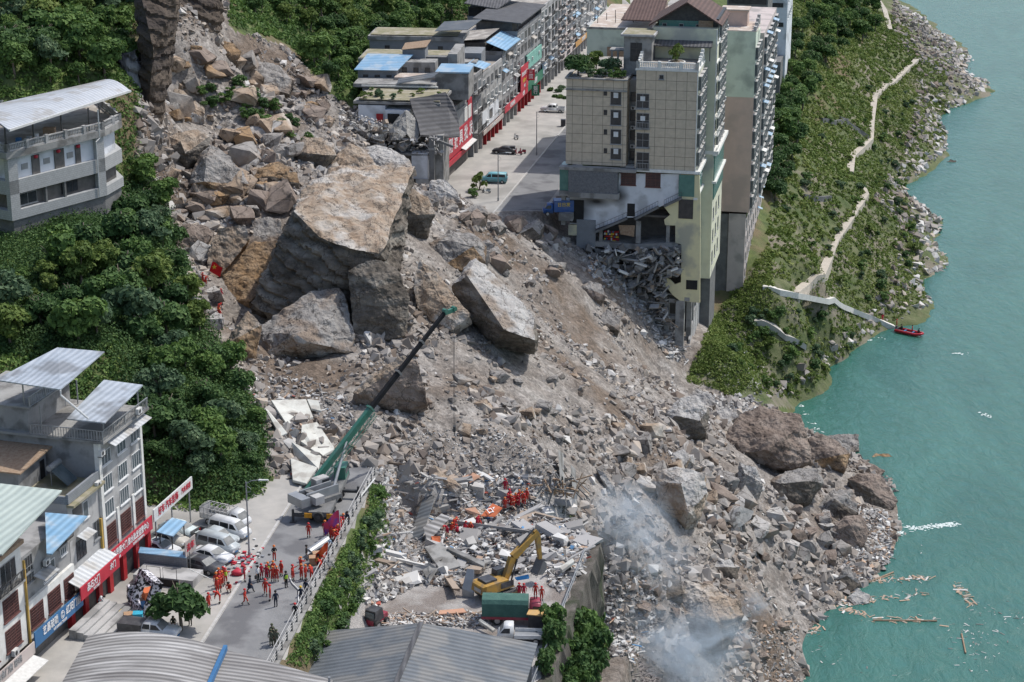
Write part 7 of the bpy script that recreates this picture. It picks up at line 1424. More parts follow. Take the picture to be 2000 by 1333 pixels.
    dg = bpy.context.evaluated_depsgraph_get(); out = bpy.data.meshes.new_from_object(o.evaluated_get(dg)); bpy.data.objects.remove(o); out.name = 'body_'+pose
    # zones: 0 top, 1 trousers, 2 skin, 3 boots, 4 band
    hipz = P['hip'][2]; mi = []
    for p in out.polygons:
        c = p.center; z = 0
        dh = (c-Vector(P['head'])).length; hands = min((c-Vector(P['wl'])).length if (c-Vector(P['el'])).length > .2 else 9, (c-Vector(P['wr'])).length if (c-Vector(P['er'])).length > .2 else 9)
        low = min((c-Vector(P['al'])).length, (c-Vector(P['ar'])).length)
        md_ = min((c-lerp(P['kl'], P['al'], .5)).length, (c-lerp(P['kr'], P['ar'], .5)).length)
        if dh < .17: z = 2
        elif hands < .14 and (c-Vector(P['el'])).length > .18 and (c-Vector(P['er'])).length > .18: z = 2
        elif low < .17: z = 3
        elif md_ < .085: z = 4
        elif c.z < hipz-.02 and hands > .15 and abs(c.x) < .25: z = 1
        mi.append(z)
    for _ in range(5): out.materials.append(None)
    out.polygons.foreach_set('material_index', mi); out.polygons.foreach_set('use_smooth', [True]*len(mi)); return out, P
POSES = {k: body_mesh(k) for k in ('stand', 'walk', 'fold', 'bend', 'crouch', 'reach')}; PM = {}; HM = {}
def person(px, py, label, top='red', bot=None, pose='stand', helmet='o', face=-90, z=None, group=None, vest=False, bag=None, dz=0., pos=None, skirt=False):
    bot = bot or top; k = (pose, top, bot)
    if k not in PM:
        me = POSES[pose][0].copy(); 
        for i, m in enumerate([CL[top], CL[bot], m_skin, m_boot, m_band if top in ('red', 'dred') and bot in ('red', 'dred') else CL[bot]]): me.materials[i] = m
        PM[k] = me
    p = pos or (atz(px, py, z) if z is not None else hit(px, py)); p = Vector(p)+Vector((0, 0, dz))
    e = empty('person', p, R(face-90)+random.uniform(-.2, .2), label, 'person', group); e.scale = (random.uniform(.97, 1.04),)*3; e.scale = (e.scale[0]*1.04,)*3
    link('body', PM[k], e); P = POSES[pose][1]; h = Vector(P['head'])
    if helmet: 
        if helmet not in HM:
            mb = MB(); mb.ball((0, -.01, .045), .135, .15, .12, 10)
            if helmet in 'roy': mb.tube([(0, 0, .03), (0, 0, .05)], [.165, .15], 12); 
            HM[helmet] = mb.mesh('helmet', {'r': m_hr, 'o': m_ho, 'y': m_hy, 'h': m_hair, 'c': m_cap}[helmet], True)
        link({'h': 'hair', 'c': 'cap'}.get(helmet, 'helmet'), HM[helmet], e, h)
    if vest: mb = MB(); c = Vector(P['chest']); mb.tube([c+Vector((0, 0, -.3)), c+Vector((0, 0, -.1)), c+Vector((0, 0, .1))], [.185, .19, .17], 10, cap=False); mb.build('vest', m_vest, e, True)
    if bag: mb = MB(); w_ = Vector(P['wr']) if bag == 'hand' else Vector(P['chest'])+Vector((0, -.2, 0)); mb.box(w_.x-.16, w_.x+.16, w_.y-.09, w_.y+.09, w_.z-.42 if bag == 'hand' else w_.z-.25, w_.z-.08 if bag == 'hand' else w_.z+.2); mb.build('bag', m_fdark if bag == 'hand' else m_steel, e)
    if skirt: mb = MB(); mb.tube([(0, 0, 1.0), (0, 0, .75), (0, 0, .5)], [.17, .23, .28], 12, cap=False); mb.build('skirt', CL['navy'], e, True)
    return e
G1 = 'rescuers on the road'
pp = person
pp(603, 1051, 'rescuer in an orange red suit standing alone behind the crane', face=90, z=0, helmet='r', group=G1)
pp(536, 1096, 'rescuer with a black jacket and red trousers looking down at the road', 'black', 'red', 'fold', z=0, face=-60, group=G1)
pp(550, 1126, 'rescuer in red, rightmost of the group in the middle of the road', face=-120, z=0, helmet='r', group=G1)
pp(534, 1126, 'rescuer behind the pair in the middle of the road', face=-60, z=0, group=G1); pp(533, 1137, 'left one of the pair of rescuers with reflective backs, mid road', face=90, z=0, group=G1); pp(541, 1137, 'right one of the pair of rescuers with reflective backs, mid road', face=80, z=0, group=G1)
pp(511, 1132, 'rescuer in a dark red suit beside the man in a white shirt', 'dred', z=0, face=-60, helmet='r', group=G1); pp(521, 1134, 'rescuer in a crimson suit in front of the hi-vis vest, facing away', 'dred', z=0, face=90, helmet='r', group=G1)
pp(524, 1129, 'person in a hi-vis vest half hidden behind the crimson rescuer', 'navy', z=0, face=-90, helmet='o', vest=True)
pp(504, 1137, 'man in a white shirt and black trousers carrying a black bag', 'white', 'black', z=0, face=-30, helmet='h', bag='hand')
pp(478, 1137, 'rescuer in crimson with a grey backpack beside the kerb', 'dred', z=0, face=0, helmet='r', bag='back', group=G1)
pp(489, 1157, 'person in a dark navy dress walking across the road', 'navy', 'navy', 'walk', z=0, face=-20, helmet='h', skirt=True)
pp(479, 1182, 'rescuer striding alone near the left kerb, nearest the viewer', pose='walk', z=0, face=-20, helmet='r', group=G1)
pp(519, 1163, 'rescuer walking down the middle of the road, left of two', pose='walk', z=0, face=-90, helmet='r', group=G1); pp(528, 1174, 'rescuer walking down the middle of the road, right of two', z=0, face=180, helmet='r', group=G1)
pp(559, 1148, 'person in a bright yellow green vest and black trousers alone mid road', 'navy', 'black', z=0, face=-30, helmet='h', vest=True)
pp(539, 1186, 'man in a navy uniform standing alone on the road with his back turned', 'navy', z=0, face=110, helmet='h')
pp(577, 1211, 'person in black with a red helmet leaning on the railing', 'black', z=0, face=80, helmet='r')
pp(588, 1177, 'officer in navy with a yellow helmet by the railing', 'navy', z=0, face=90, helmet='y'); pp(598, 1164, 'officer in navy without a yellow helmet by the railing', 'navy', z=0, face=70, helmet='h')
pp(572, 1135, 'rescuer with a pole on the left of the group by the railing', z=0, face=-20, helmet='r', pose='reach', group=G1)
for i, (x, y, po) in enumerate([(588,1118,'reach'),(589,1133,'fold'),(597,1134,'stand'),(609,1134,'bend'),(630,1108,'fold'),(636,1094,'stand'),(627,1118,'bend')]): pp(x, y, 'rescuer in the packed group by the railing above the ladder', z=0, pose=po, face=random.choice([-30, 20, 60, 120]), group='rescuers above the ladder')
pp(599, 1095, 'person in a dark top and pale trousers beside the long grey pipe', 'black', 'grey', z=0, face=0, helmet='h')
pp(641, 1079, 'person in a pale blue shirt bending by the railing', 'blue', 'navy', 'bend', z=0, face=20, helmet='h'); pp(622, 1113, 'person in a hi-vis vest squeezed against the railing', 'black', z=0, face=60, helmet='h', vest=True)
for i, (x, y) in enumerate([(635,1047),(648,1058),(653,1066),(655,1052),(660,1056),(666,1041),(671,1033),(658,1064),(650,1048),(664,1050),(642,1050)]): pp(x, y, 'rescuer in the dense crowd behind the pink flag at the railing', ('dred' if i % 3 == 0 else 'red'), z=0, face=random.uniform(-60, 90), pose=['stand', 'fold', 'reach'][i % 3], helmet='or'[i % 2], group='rescuers behind the pink flag')
pp(679, 1028, 'dark clothed person at the far end of the crowd by the railing', 'navy', z=0, face=60, helmet='h')
for i, (x, y, po) in enumerate([(425,1160,'stand'),(429,1157,'stand'),(423,1150,'stand'),(430,1149,'fold'),(434,1146,'stand'),(437,1139,'stand'),(428,1142,'stand')]): pp(x, y, 'rescuer in the tight line on the pavement in front of the black car', z=0, pose=po, face=-60, helmet='or'[i % 2], group='rescuers in line on the pavement')
pp(441, 1142, 'rescuer with a green vest at the head of the pavement line', z=0, face=-60, helmet='r', vest=True)
pp(448, 1156, 'rescuer crouching on the pavement beside the line', z=0, pose='crouch', helmet='h', face=-90); pp(430, 1179, 'rescuer bending over a stool on the pavement', z=0, pose='bend', face=180, helmet='r'); pp(408, 1190, 'rescuer standing alone right of the square tree', z=0, face=-30, helmet='r')
for i, (x, y) in enumerate([(530,1263),(534,1259),(541,1263),(532,1252)]): pp(x, y, 'soldier in camouflage huddled at the near end of the road', 'camo', z=0, face=90 if i < 3 else -60, helmet='c', pose=['stand', 'fold', 'stand', 'stand'][i], group='soldiers on the road')
pp(312, 1220, 'soldier in camouflage left of the square tree', 'camo', z=0, face=-40, helmet='c'); pp(339, 1223, 'soldier crouching under the square tree', 'camo', z=0, pose='crouch', helmet='c', face=-90); pp(372, 1222, 'person in a hi-vis vest with a black bag under the square tree', 'black', z=0, helmet='h', vest=True, bag='hand', face=-90)
pp(194, 1190, 'person in a white shirt bending over in front of the red shop pillars', 'white', 'black', 'bend', z=0, helmet='h', face=0)
pp(280, 1083, 'person in a pink and white shirt at the corner of the red shop', 'white', 'grey', z=0, helmet='h', face=-60)
for i, (x, y) in enumerate([(986,1008),(992,1002),(998,1006),(1002,1011),(1007,1003),(1012,1005),(1020,1001),(1024,998),(1029,999),(995,998),(1014,999)]): pp(x, y, 'rescuer in the group standing on top of the rubble above the excavator', 'dred' if i % 4 == 1 else 'red', face=random.uniform(-150, -30), pose=['stand', 'fold'][i % 2], helmet='or'[i % 2], group='rescuers standing on the rubble', dz=.45)
pp(987, 974, 'single rescuer standing highest, behind the group on the rubble', 'dred', face=-90, helmet='r', dz=.45)
for i, (x, y) in enumerate([(858,1044),(874,1055),(881,1050),(890,1034),(886,1044),(906,1045),(918,1046),(932,1042),(940,1040),(894,1052)]): pp(x, y, 'rescuer crouched digging in the rubble beside the orange boards', 'dred' if i % 2 else 'red', pose=['crouch', 'bend', 'crouch'][i % 3], face=random.uniform(0, 360), helmet='or'[i % 2], group='rescuers digging in the rubble', dz=.45)
ctop = CT.location
for i, (dx, dy) in enumerate(((.35, .5), (1.0, -.2))): pp(0, 0, ['left one of two rescuers standing on the red truck cab', 'right one of two rescuers standing on the red truck cab'][i], pos=(ctop.x+dx+.3, ctop.y+dy, ctop.z+2.5), face=-90, helmet='r')
pp(961, 1197, 'rescuer standing at the tail of the canvas truck', z=-8, face=-60, helmet='r', pos=None); pp(1014, 1167, 'left one of two rescuers behind the canvas cover', 'dred', z=-8, helmet='r'); pp(1023, 1169, 'right one of two rescuers behind the canvas cover', 'dred', z=-8, helmet='r')
pp(722, 1222, 'rescuer in red beside the small tractor', z=-8, helmet='r')
for x, y, l, po in ((397,563,'lower rescuer holding up the red flag on the slide','reach'),(402,568,'rescuer bent just below the flag bearer on the slide','bend'),(433,597,'rescuer in crimson climbing below the flag','walk'),(427,618,'upper one of two rescuers climbing over grey stones','bend'),(430,634,'lower one of two rescuers climbing over grey stones','walk')): pp(x, y, l, 'dred' if x > 430 else 'red', pose=po, face=60, helmet='or'[x % 2], dz=.35)
pp(1723, 633, 'person in a dark red suit standing on the white steps by the river', 'dred', z=-39.2, face=-90, helmet='h', dz=.5); pp(1751, 640, 'rescuer in red at the bow end of the steps beside the boat', z=RIV+.6, face=0, helmet='r')
BM = Matrix.Translation(BO.location) @ Matrix.Rotation(R(-38), 4, 'Z')
pp(0, 0, 'person in a life jacket in the middle of the boat', 'red', 'black', pos=BM @ Vector((.6, 0, .2)), face=150, helmet='h'); pp(0, 0, 'person in black steering at the stern of the boat', 'black', 'black', 'crouch', pos=BM @ Vector((-1.6, 0, .45)), face=150, helmet='h'); pp(0, 0, 'person in black sitting near the bow of the boat', 'black', 'black', 'crouch', pos=BM @ Vector((1.8, .1, .3)), face=0, helmet='h')
# swimmers' float
# ---------------- wreckage and rubble ----------------
m_chip = bpy.data.materials.new('broken_masonry'); m_chip.use_nodes = True; n = m_chip.node_tree.nodes; L = m_chip.node_tree.links; b = n['Principled BSDF']; b.inputs['Roughness'].default_value = .85
at = n.new('ShaderNodeAttribute'); at.attribute_name = 'tone'; cr = n.new('ShaderNodeValToRGB'); cr.color_ramp.interpolation = 'CONSTANT'; e = cr.color_ramp.elements
e[0].color = (.15, .14, .13, 1); e[1].position = .985; e[1].color = (.10, .24, .42, 1)
for p_, c_ in ((.10, (.26, .25, .24)), (.25, (.36, .35, .34)), (.42, (.43, .415, .39)), (.60, (.60, .59, .565)), (.76, (.34, .27, .21)), (.86, (.20, .18, .17)), (.95, (.44, .31, .22)), (.978, (.42, .10, .07))): q = e.new(p_); q.color = (*c_, 1)
L.new(at.outputs['Fac'], cr.inputs[0]); L.new(cr.outputs[0], b.inputs['Base Color'])
def boxt(): 
    V = np.array([(x, y, z) for z in (-.5, .5) for y in (-.5, .5) for x in (-.5, .5)], float); V[[1, 6]] *= .75; return V, np.array([(0, 2, 3, 1), (4, 5, 7, 6), (0, 1, 5, 4), (2, 6, 7, 3), (0, 4, 6, 2), (1, 3, 7, 5)])
BT = [boxt()]
def chips(name, label, P, s0, s1, kinds=(.45, .35, .2), tilt=.7, tone=None, lift=.1):
    k = len(P); sz = s0+(s1-s0)*rng.random(k)**3; t = rng.random(k); an = np.empty((k, 3))
    a = t < kinds[0]; c = t > kinds[0]+kinds[1]; m_ = ~(a | c)
    an[a] = np.column_stack([rng.uniform(.8, 1.3, a.sum()), rng.uniform(.5, 1., a.sum()), rng.uniform(.12, .35, a.sum())]); an[m_] = rng.uniform(.5, .9, (m_.sum(), 3)); an[c] = np.column_stack([rng.uniform(2., 4.2, c.sum()), rng.uniform(.16, .35, c.sum()), rng.uniform(.08, .25, c.sum())])
    P = P.copy(); P[:, 2] += sz*lift+rng.uniform(0, .12, k)
    tag(link(name, scatter_mesh(name, P, sz, rng.random(k) if tone is None else tone(k), BT, m_chip, tilt, an)), label, 'rubble', kind='stuff')
YARD = [(740,940),(790,925),(900,935),(1065,930),(1120,1000),(1155,1075),(1150,1110),(1095,1160),(1060,1130),(950,1110),(900,1150),(820,1140),(715,1195),(705,1130),(745,1010)]
P = sample_area(YARD, 15000, 180, 240, -22, 12)
# a low mound towards the back of the yard
md = .8*np.exp(-(((P[:, 0]+2)/9)**2+((P[:, 1]-214)/9)**2)); P[:, 2] += md*rng.uniform(.2, 1, len(P))
P = P[rng.random(len(P)) < np.clip(.85+1.6*fbm(P[:, 0]/5, P[:, 1]/5, 3, 91), .15, 1)]
P2 = P[rng.choice(len(P), 190, False)]; chips('large_rubble', 'larger broken slabs and beams lying in the yard rubble', P2, 1.0, 2.8, (.65, .1, .25), .35, lambda k: rng.choice([.12, .3, .5, .3, .15, .65, .8], k), .12)
chips('demolition_rubble', 'white and grey demolition rubble covering the yard around the excavator', P, .12, .95)
P = sample_area([(760,1195),(850,1185),(950,1200),(960,1225),(830,1222),(750,1228)], 1300, 176, 196, -16, 2); chips('timber_scrap', 'pile of splintered pale timber scrap above the grey roof', P, .2, .6, (.1, .1, .8), .5, lambda k: rng.choice([.5, .65, .65, .93, .93, .8, .97], k), .3)
P = sample_area([(1165,1290),(1250,1290),(1330,1400),(1150,1400)], 1500, 195, 222, 5, 25); chips('timber_scrap', 'heap of reddish timber laths at the bottom right of the retaining wall', P, .25, .7, (.05, .05, .9), .4, lambda k: np.full(k, .94), .3)
P = sample_area([(460,750),(560,735),(680,780),(700,830),(640,900),(560,940),(510,850)], 1500, 205, 250, -35, -10); chips('broken_walls', 'scattered white wall fragments and boards left of the crane boom', P, .12, .8)
P = sample_area([(740,850),(960,830),(1130,940),(1100,1000),(900,930),(740,930)], 1900, 205, 250, -20, 12); chips('slide_scrap', 'broken masonry scraps mixed in the debris above the yard', P, .1, .5, tone=lambda k: rng.choice([.05, .15, .3, .5, .65, .8, .3], k))
P = sample_area([(1130,470),(1200,490),(1300,560),(1345,720),(1300,700),(1220,580)], 3000, 300, 345, 8, 34); chips('tower_wreckage', 'grey masonry wreckage spilled under the torn tower', P, .15, 1.3, (.4, .35, .25), .9, lambda k: rng.choice([.05, .2, .3, .3, .5, .2, .65, .85], k))
P = sample_area([(1150,500),(1200,510),(1200,560),(1150,540)], 300, 300, 345, 8, 34); chips('furniture_scrap', 'white panels and furniture scraps left of the torn tower', P, .3, 1.2, (.6, .1, .3), .8, lambda k: rng.choice([.65, .65, .05, .5, .97], k))
P = sample_area([(1380,775),(1470,780),(1490,815),(1420,835)], 900, 280, 330, 20, 50); chips('bank_wreckage', 'white splintered wreckage behind the reddish boulder', P, .2, 1., tone=lambda k: rng.choice([.65, .5, .3, .2], k))
P = sample_area([(1680,990),(1735,1000),(1745,1090),(1690,1140),(1630,1140),(1660,1070)], 1500, 255, 310, 40, 72); chips('shore_wreckage', 'white and red wreckage washed against the shore rocks', P, .15, .9, tone=lambda k: rng.choice([.65, .65, .5, .3, .97, .2, .93], k))
P = sample_area([(1160,1130),(1250,1090),(1290,1180),(1240,1300),(1165,1300)], 2000, 195, 245, 5, 30); chips('lower_scrap', 'white masonry scraps below the retaining wall near the smoke', P, .15, .9)
P = sample_area([(1440,1240),(1560,1200),(1560,1333),(1440,1345)], 1400, 215, 255, 20, 45); chips('charred_scrap', 'charred and reddish scraps at the foot of the debris beside the river', P, .12, .6, tone=lambda k: rng.choice([.05, .12, .85, .97, .5, .3], k))
P = sample_area([(1370,730),(1470,650),(1520,780),(1440,790)], 700, 290, 360, 25, 60); chips('slope_litter', 'pale litter and broken stone on the bank under the towers', P, .1, .5, tone=lambda k: rng.choice([.5, .3, .3, .65], k))
PL = []
for i in range(1500):
    px, py = random.uniform(1125, 1330), random.uniform(484, 640)
    if not in_poly(px, py, [(1128,484),(1330,480),(1330,540),(1302,545),(1300,600),(1320,640),(1270,620),(1200,560),(1140,520)]): continue
    q = T.at(px, py, 1, random.uniform(-1.6, 1.5)); PL.append(tuple(TW @ q))
chips('collapsed_floor_rubble', 'grey collapsed floor rubble hanging out of the torn tower', np.array(PL), .15, 1.8, (.45, .3, .25), 1., lambda k: rng.choice([.05, .05, .05, .15, .15, .3, .3, .85, .5], k), 0)
PL = []
for i in range(1300):
    px, py = random.uniform(655, 870), random.uniform(205, 300)
    if not in_poly(px, py, [(660,215),(760,240),(800,270),(860,270),(868,370),(815,360),(800,300),(660,262)]): continue
    q = E_.at(px, py, 1, random.uniform(.5, 4)); PL.append(tuple(EW @ q))
chips('house_wreckage', 'white and grey wreckage strewn over the broken rooms', np.array(PL), .15, 1.2, (.45, .35, .2), 1., lambda k: rng.choice([.05, .3, .5, .65, .15, .8, .3], k), 0)
# large slabs, each a thing
def slab(name, label, pts, m, th=.3, cat='slab', zoff=.5, group=None, z=None):
    W3 = [ (atz(x, y, z+dz) if z is not None else hit(x, y)+Vector((0, 0, zoff+dz))) for x, y, dz in pts]; c = sum(W3, Vector())/len(W3); up_ = Vector((0, 0, th))
    mb = MB(); mb.hexa([p-c-up_ for p in W3], [p-c for p in W3]); me = mb.mesh(name, m); bm = bmesh.new(); bm.from_mesh(me); bmesh.ops.bevel(bm, geom=bm.edges[:], offset=.04, segments=1, affect='EDGES'); bm.to_mesh(me); bm.free()
    return tag(link(name, me, None, c), label, cat, group)
m_crm = mat('cream_slab', (.60, .60, .55), (.50, .49, .44), .6, .9, .2, 4, c3=(.40, .38, .34), s3=.5)
slab('wall_slab', 'cream wall slab with a square hole lying left of the crane boom', [(530,800,.6),(598,797,.6),(612,826,.2),(560,838,0)], m_crm, .35); slab('wall_slab', 'narrow white slab right of the cream slab with a hole', [(600,797,.7),(622,800,.6),(628,816,.3),(608,812,.4)], m_crm, .3)
slab('wall_slab', 'long curved white slab above the car park trees', [(518,820,.9),(526,824,.8),(562,862,.3),(548,868,.3)], m_crm, .3); slab('wall_slab', 'large cream slab just left of the green boom', [(590,850,.8),(620,846,.8),(655,890,.3),(628,905,.2),(588,880,.4)], m_crm, .35)
slab('wall_slab', 'pale green tinted slab below the large cream slab', [(570,880,.5),(628,908,.5),(622,925,.1),(575,900,.1)], m_crm, .3); slab('wall_slab', 'broken cream slab at the roadside behind the crane', [(568,915,.6),(620,930,.5),(598,955,.1),(572,948,.1)], m_crm, .3)
slab('roof_sheet', 'grey corrugated sheet folded in the middle of the yard', [(826,1030,1.6),(862,1003,2.2),(880,1010,1.8),(835,1060,.4)], m_rasb, .08, 'roof sheet', z=-7.6); slab('roof_sheet', 'crumpled dark corrugated sheet standing at the left of the yard', [(800,1050,.1),(830,960,2.4),(850,970,2.6),(822,1060,.2)], m_rgry, .1, 'roof sheet', z=-7.6)
slab('concrete_panel', 'big grey concrete panel with a joint left of the excavator', [(828,1068,.9),(862,1060,.9),(902,1105,.3),(862,1116,.2)], m_conc, .3, 'slab', z=-7.5); slab('concrete_panel', 'small grey panel leaning below the big concrete panel', [(820,1108,.2),(838,1098,1.),(855,1110,.8),(838,1138,.1)], m_conc, .2, z=-7.5)
m_orb = mat('orange_board', (.62, .17, .07), None, 2, .7); m_salm = mat('salmon_board', (.60, .33, .22), (.5, .3, .2), 2, .8)
o = slab('orange_board', 'orange board with white markings beside the standing rescuers', [(938,1008,.6),(962,983,1.4),(982,992,1.3),(966,1010,.5)], m_orb, .08, 'board', z=-7.4)
t = text(None, '口口', (0, 0, 0), .9, m_ltxt, 'f'); t.parent = o; t.rotation_euler = (R(25), 0, R(35)); t.location = (.1, 0, .1)
slab('orange_board', 'small square orange board in front of the digging rescuers', [(842,1047,.5),(860,1047,.8),(860,1060,.3),(844,1058,.3)], m_orb, .08, 'board', z=-7.3)
slab('salmon_board', 'pinkish board on the rubble right of the tan stone wedge', [(902,948,.6),(924,941,.9),(940,950,.9),(918,962,.4)], m_salm, .1, 'board', zoff=.3); slab('salmon_board', 'folded salmon board above the orange one', [(905,994,.9),(928,990,1.1),(940,1006,.6),(920,1004,.5)], m_salm, .08, 'board', z=-7.4)
slab('timber_board', 'low reddish panel lying at the lower edge of the yard', [(858,1192,.3),(905,1188,.5),(912,1196,.4),(856,1200,.2)], m_salm, .15, 'board', z=-7.8)
slab('blue_tarpaulin', 'bright blue tarpaulin scrap next to the excavator boom', [(1005,1128,.7),(1032,1122,.9),(1034,1130,.5),(1010,1134,.4)], mat('blue_tarp', (.05, .25, .55), None, 3, .5), .05, 'tarpaulin', z=-7.5); slab('yellow_tarpaulin', 'yellow sheet scrap at the left of the yard', [(742,1064,.5),(762,1058,.7),(764,1066,.5),(746,1070,.3)], mat('yellow_tarp', (.62, .55, .08), None, 3, .5), .05, 'tarpaulin', z=-7.6)
slab('white_pillar', 'long white concrete beam right of the excavator bucket', [(1092,1108,.7),(1118,1090,1.1),(1122,1096,1.1),(1098,1114,.6)], m_crm, .4, 'beam', z=-7.5)
slab('long_beam', 'long grey beam crossing the middle of the yard', [(872,1072,.7),(876,1066,.9),(948,1098,.6),(944,1106,.5)], m_conc, .4, 'beam', z=-7.3); slab('white_beam', 'white beam end on the timber scrap above the grey roof', [(934,1212,.6),(938,1208,.8),(968,1228,.5),(962,1232,.4)], m_crm, .3, 'beam', z=-7.7)
slab('steel_bucket', 'big dark steel bucket standing left of the excavator', [(902,1150,.6),(912,1110,2.6),(926,1112,2.6),(926,1160,.2)], m_steel, 1.0, 'excavator bucket', z=-7.6)
for x, y0, y1, lab in ((1096, 930, 985, 'dark splintered trunk like wreck standing above the yard, left one'), (1120, 960, 1000, 'leaning grey concrete plank at the right end of the yard')): slab('leaning_plank', lab, [(x, y1, 0), (x+8, y1, 0), (x+4, y0+4, 3.2), (x-6, y0, 3.4)], m_conc, .3, 'plank', zoff=.2)
# timber tangle above yard
mb = MB(); c0 = hit(1085, 968); rr = random.Random(12)
for i in range(60): p = Vector((rr.uniform(-3.5, 3.5), rr.uniform(-2, 2), rr.uniform(0, 1.8))); d = Vector((rr.uniform(-1, 1), rr.uniform(-.6, .6), rr.uniform(-.9, .5))).normalized()*rr.uniform(1.2, 3.4); mb.bar(p-d/2, p+d/2, rr.uniform(.08, .25), rr.uniform(.06, .2), rr.choice([0, 1]))
o = mb.build('timber_tangle', [m_wood, m_cdk]); o.location = c0; tag(o, 'tangle of broken timber and bars above the right side of the yard', 'wreckage', kind='stuff')
# ---------------- road furniture ----------------
RL = empty('road_railing', (0, 0, 0), 0, 'white pipe railing with dark posts along the right edge of the near road', 'railing')
ys = np.arange(166, 216.5, 2.0); rails = MB()
for h_, o_ in ((1.15, 0), (.85, .0), (.55, 0), (1.15, -.35)):
    rails.tube([(Rr(y)+.35+o_, y, h_) for y in ys], .05, 6)
rails.build('rail', m_gren2, RL)
for y in ys: mb = MB(); mb.box(Rr(y)+.25, Rr(y)+.45, y-.1, y+.1, -.3, 1.2); mb.build('post', m_cdk, RL)
mb = MB(); [mb.hexa([(Rr(y)+.05, y, -.6), (Rr(y)+.75, y, -.6), (Rr(y+1.96)+.75, y+1.96, -.6), (Rr(y+1.96)+.05, y+1.96, -.6)], [(Rr(y)+.05, y, .18), (Rr(y)+.75, y, .18), (Rr(y+1.96)+.75, y+1.96, .18), (Rr(y+1.96)+.05, y+1.96, .18)]) for y in ys]; mb.build('kerb_beam', m_conc, RL)
mb = MB(); p0, p1 = atz(706, 968, 0.6), atz(732, 935, 1.3); mb.tube([p0, p1], .09, 6); mb.tube([p0, p0+Vector((-.5, -1.2, -.4))], .09, 6); o = mb.build('bent_rail', m_ac); tag(o, 'bent white rail section torn loose at the far end of the railing', 'railing')
# ladder down the bank
la, lb = atz(641, 1096, 1.6), atz(694, 1175, -7.4); LD = empty('ladder', la, 0, 'long metal ladder leaning from the yard up to the road railing', 'ladder'); dv = lb-la; sd2 = dv.cross(Vector((0, 0, 1))).normalized()*.3; mb = MB()
mb.bar(sd2, dv+sd2, .1); mb.bar(-sd2, dv-sd2, .1); mb.build('side_rail', m_steel, LD); mb = MB()
for i in range(1, 26): q = dv*(i/26); mb.bar(q-sd2, q+sd2, .06)
mb.build('rung', m_steel, LD)
mb = MB(); mb.tube([atz(664, 1145, -1), atz(690, 1195, -7.6)], .08, 5); mb.tube([atz(668, 1150, -2), atz(698, 1130, -6)], .08, 5); o = mb.build('prop_pole', m_ac); tag(o, 'pale pole propped beside the ladder', 'pole')
slab('bent_sheet', 'bent grey metal sheet at the foot of the ladder', [(684,1170,.2),(694,1130,2.2),(700,1132,2.2),(698,1172,.2)], m_steel, .15, 'metal sheet', z=-7.9)
fn_ = MB(); 
for i in range(8): y = 183+i*4.3; x = 9.9-(215-y)*.2; fn_.box(x-.7, x-.6, y, y+.1, -8, -6.8)
for k in range(1): fn_.tube([(9.9-(215-y)*.2-.65, y, -6.85) for y in np.arange(160, 214, 3)], .07, 5); fn_.tube([(9.9-(215-y)*.2-.65, y, -7.4) for y in np.arange(160, 214, 3)], .05, 5)
o = fn_.build('yard_railing', m_steel); tag(o, 'thin metal railing along the river side edge of the yard beside the grey roof', 'railing')
def lamp(p, ang, h, label, g='street lamps'):
    e = empty('street_lamp', p, ang, label, 'street lamp', g); mb = MB(); mb.tube([(0, 0, 0), (0, 0, .6), (0, 0, .61), (0, 0, h)], [.16, .16, .1, .07], 8); mb.build('pole', m_steel, e)
    mb = MB(); mb.tube([(0, 0, h-.2), (.6, 0, h+.15), (1.5, 0, h+.25)], .04, 6); mb.build('arm', m_steel, e); mb = MB(); mb.hexa([(1.3, -.16, h+.17), (2.4, -.1, h+.2), (2.4, .1, h+.2), (1.3, .16, h+.17)], [(1.35, -.12, h+.3), (2.3, -.07, h+.27), (2.3, .07, h+.27), (1.35, .12, h+.3)]); mb.build('lamp_head', m_ac, e)
    mb = MB(); mb.tube([(0, 0, h-1.2), (.45, 0, h-1.1), (.5, 0, h-.8), (.1, 0, h-.45)], .025, 5); mb.build('bracket', m_steel, e)
lamp(atz(487, 1088, 0.0), 0, 8.6, 'near street lamp on the pavement beside the parked vans'); lamp(atz(973, 393, 0), 0, 8.6, 'street lamp in front of the blue van on the far street'); lamp(atz(1048, 303, 0), 0, 8.6, 'street lamp farther up the far street, near the scooters')
# square
tree(atz(353, 1231, 0)-Vector((0, 0, .0)), 1.12, 0, 'round dark tree standing alone on the paved square by the road', cat='tree')
AR = empty('photo_frame', atz(272, 1192, 0), R(-58), 'leaning square frame with a black and white blotched pattern on the square', 'frame'); m_pat = mat('blotched_pattern', (.02, .02, .025), (.72, .70, .74), 3.2, .6, lo=.49, hi=.51)
Mx = Matrix.Rotation(R(-24), 4, 'X')
for a in ((-2.0, -1.5, 0, 3.7), (1.5, 2.0, 0, 3.7), (-2.0, 2.0, 0, .5), (-2.0, 2.0, 3.2, 3.7)): mb = MB(); mb.box(a[0], a[1], -.5, .5, a[2], a[3], 0, Mx); mb.build('frame_bar', m_pat, AR)
mb = MB(); mb.box(-2.4, -2.05, -.4, .6, 0, 1.6, 0, Matrix.Rotation(R(12), 4, 'Y')); mb.build('support', m_pat, AR)
ST = empty('stone_steps', atz(208, 1222, 0), R(74), 'wide grey steps beside the shops, just above the arched roof', 'steps')
for i in range(6): mb = MB(); mb.box(-3.6, 3.6, -2.6+i*.8, -1.85+i*.8, -.2, .16*(i+1)); mb.build('step', m_gren2, ST)
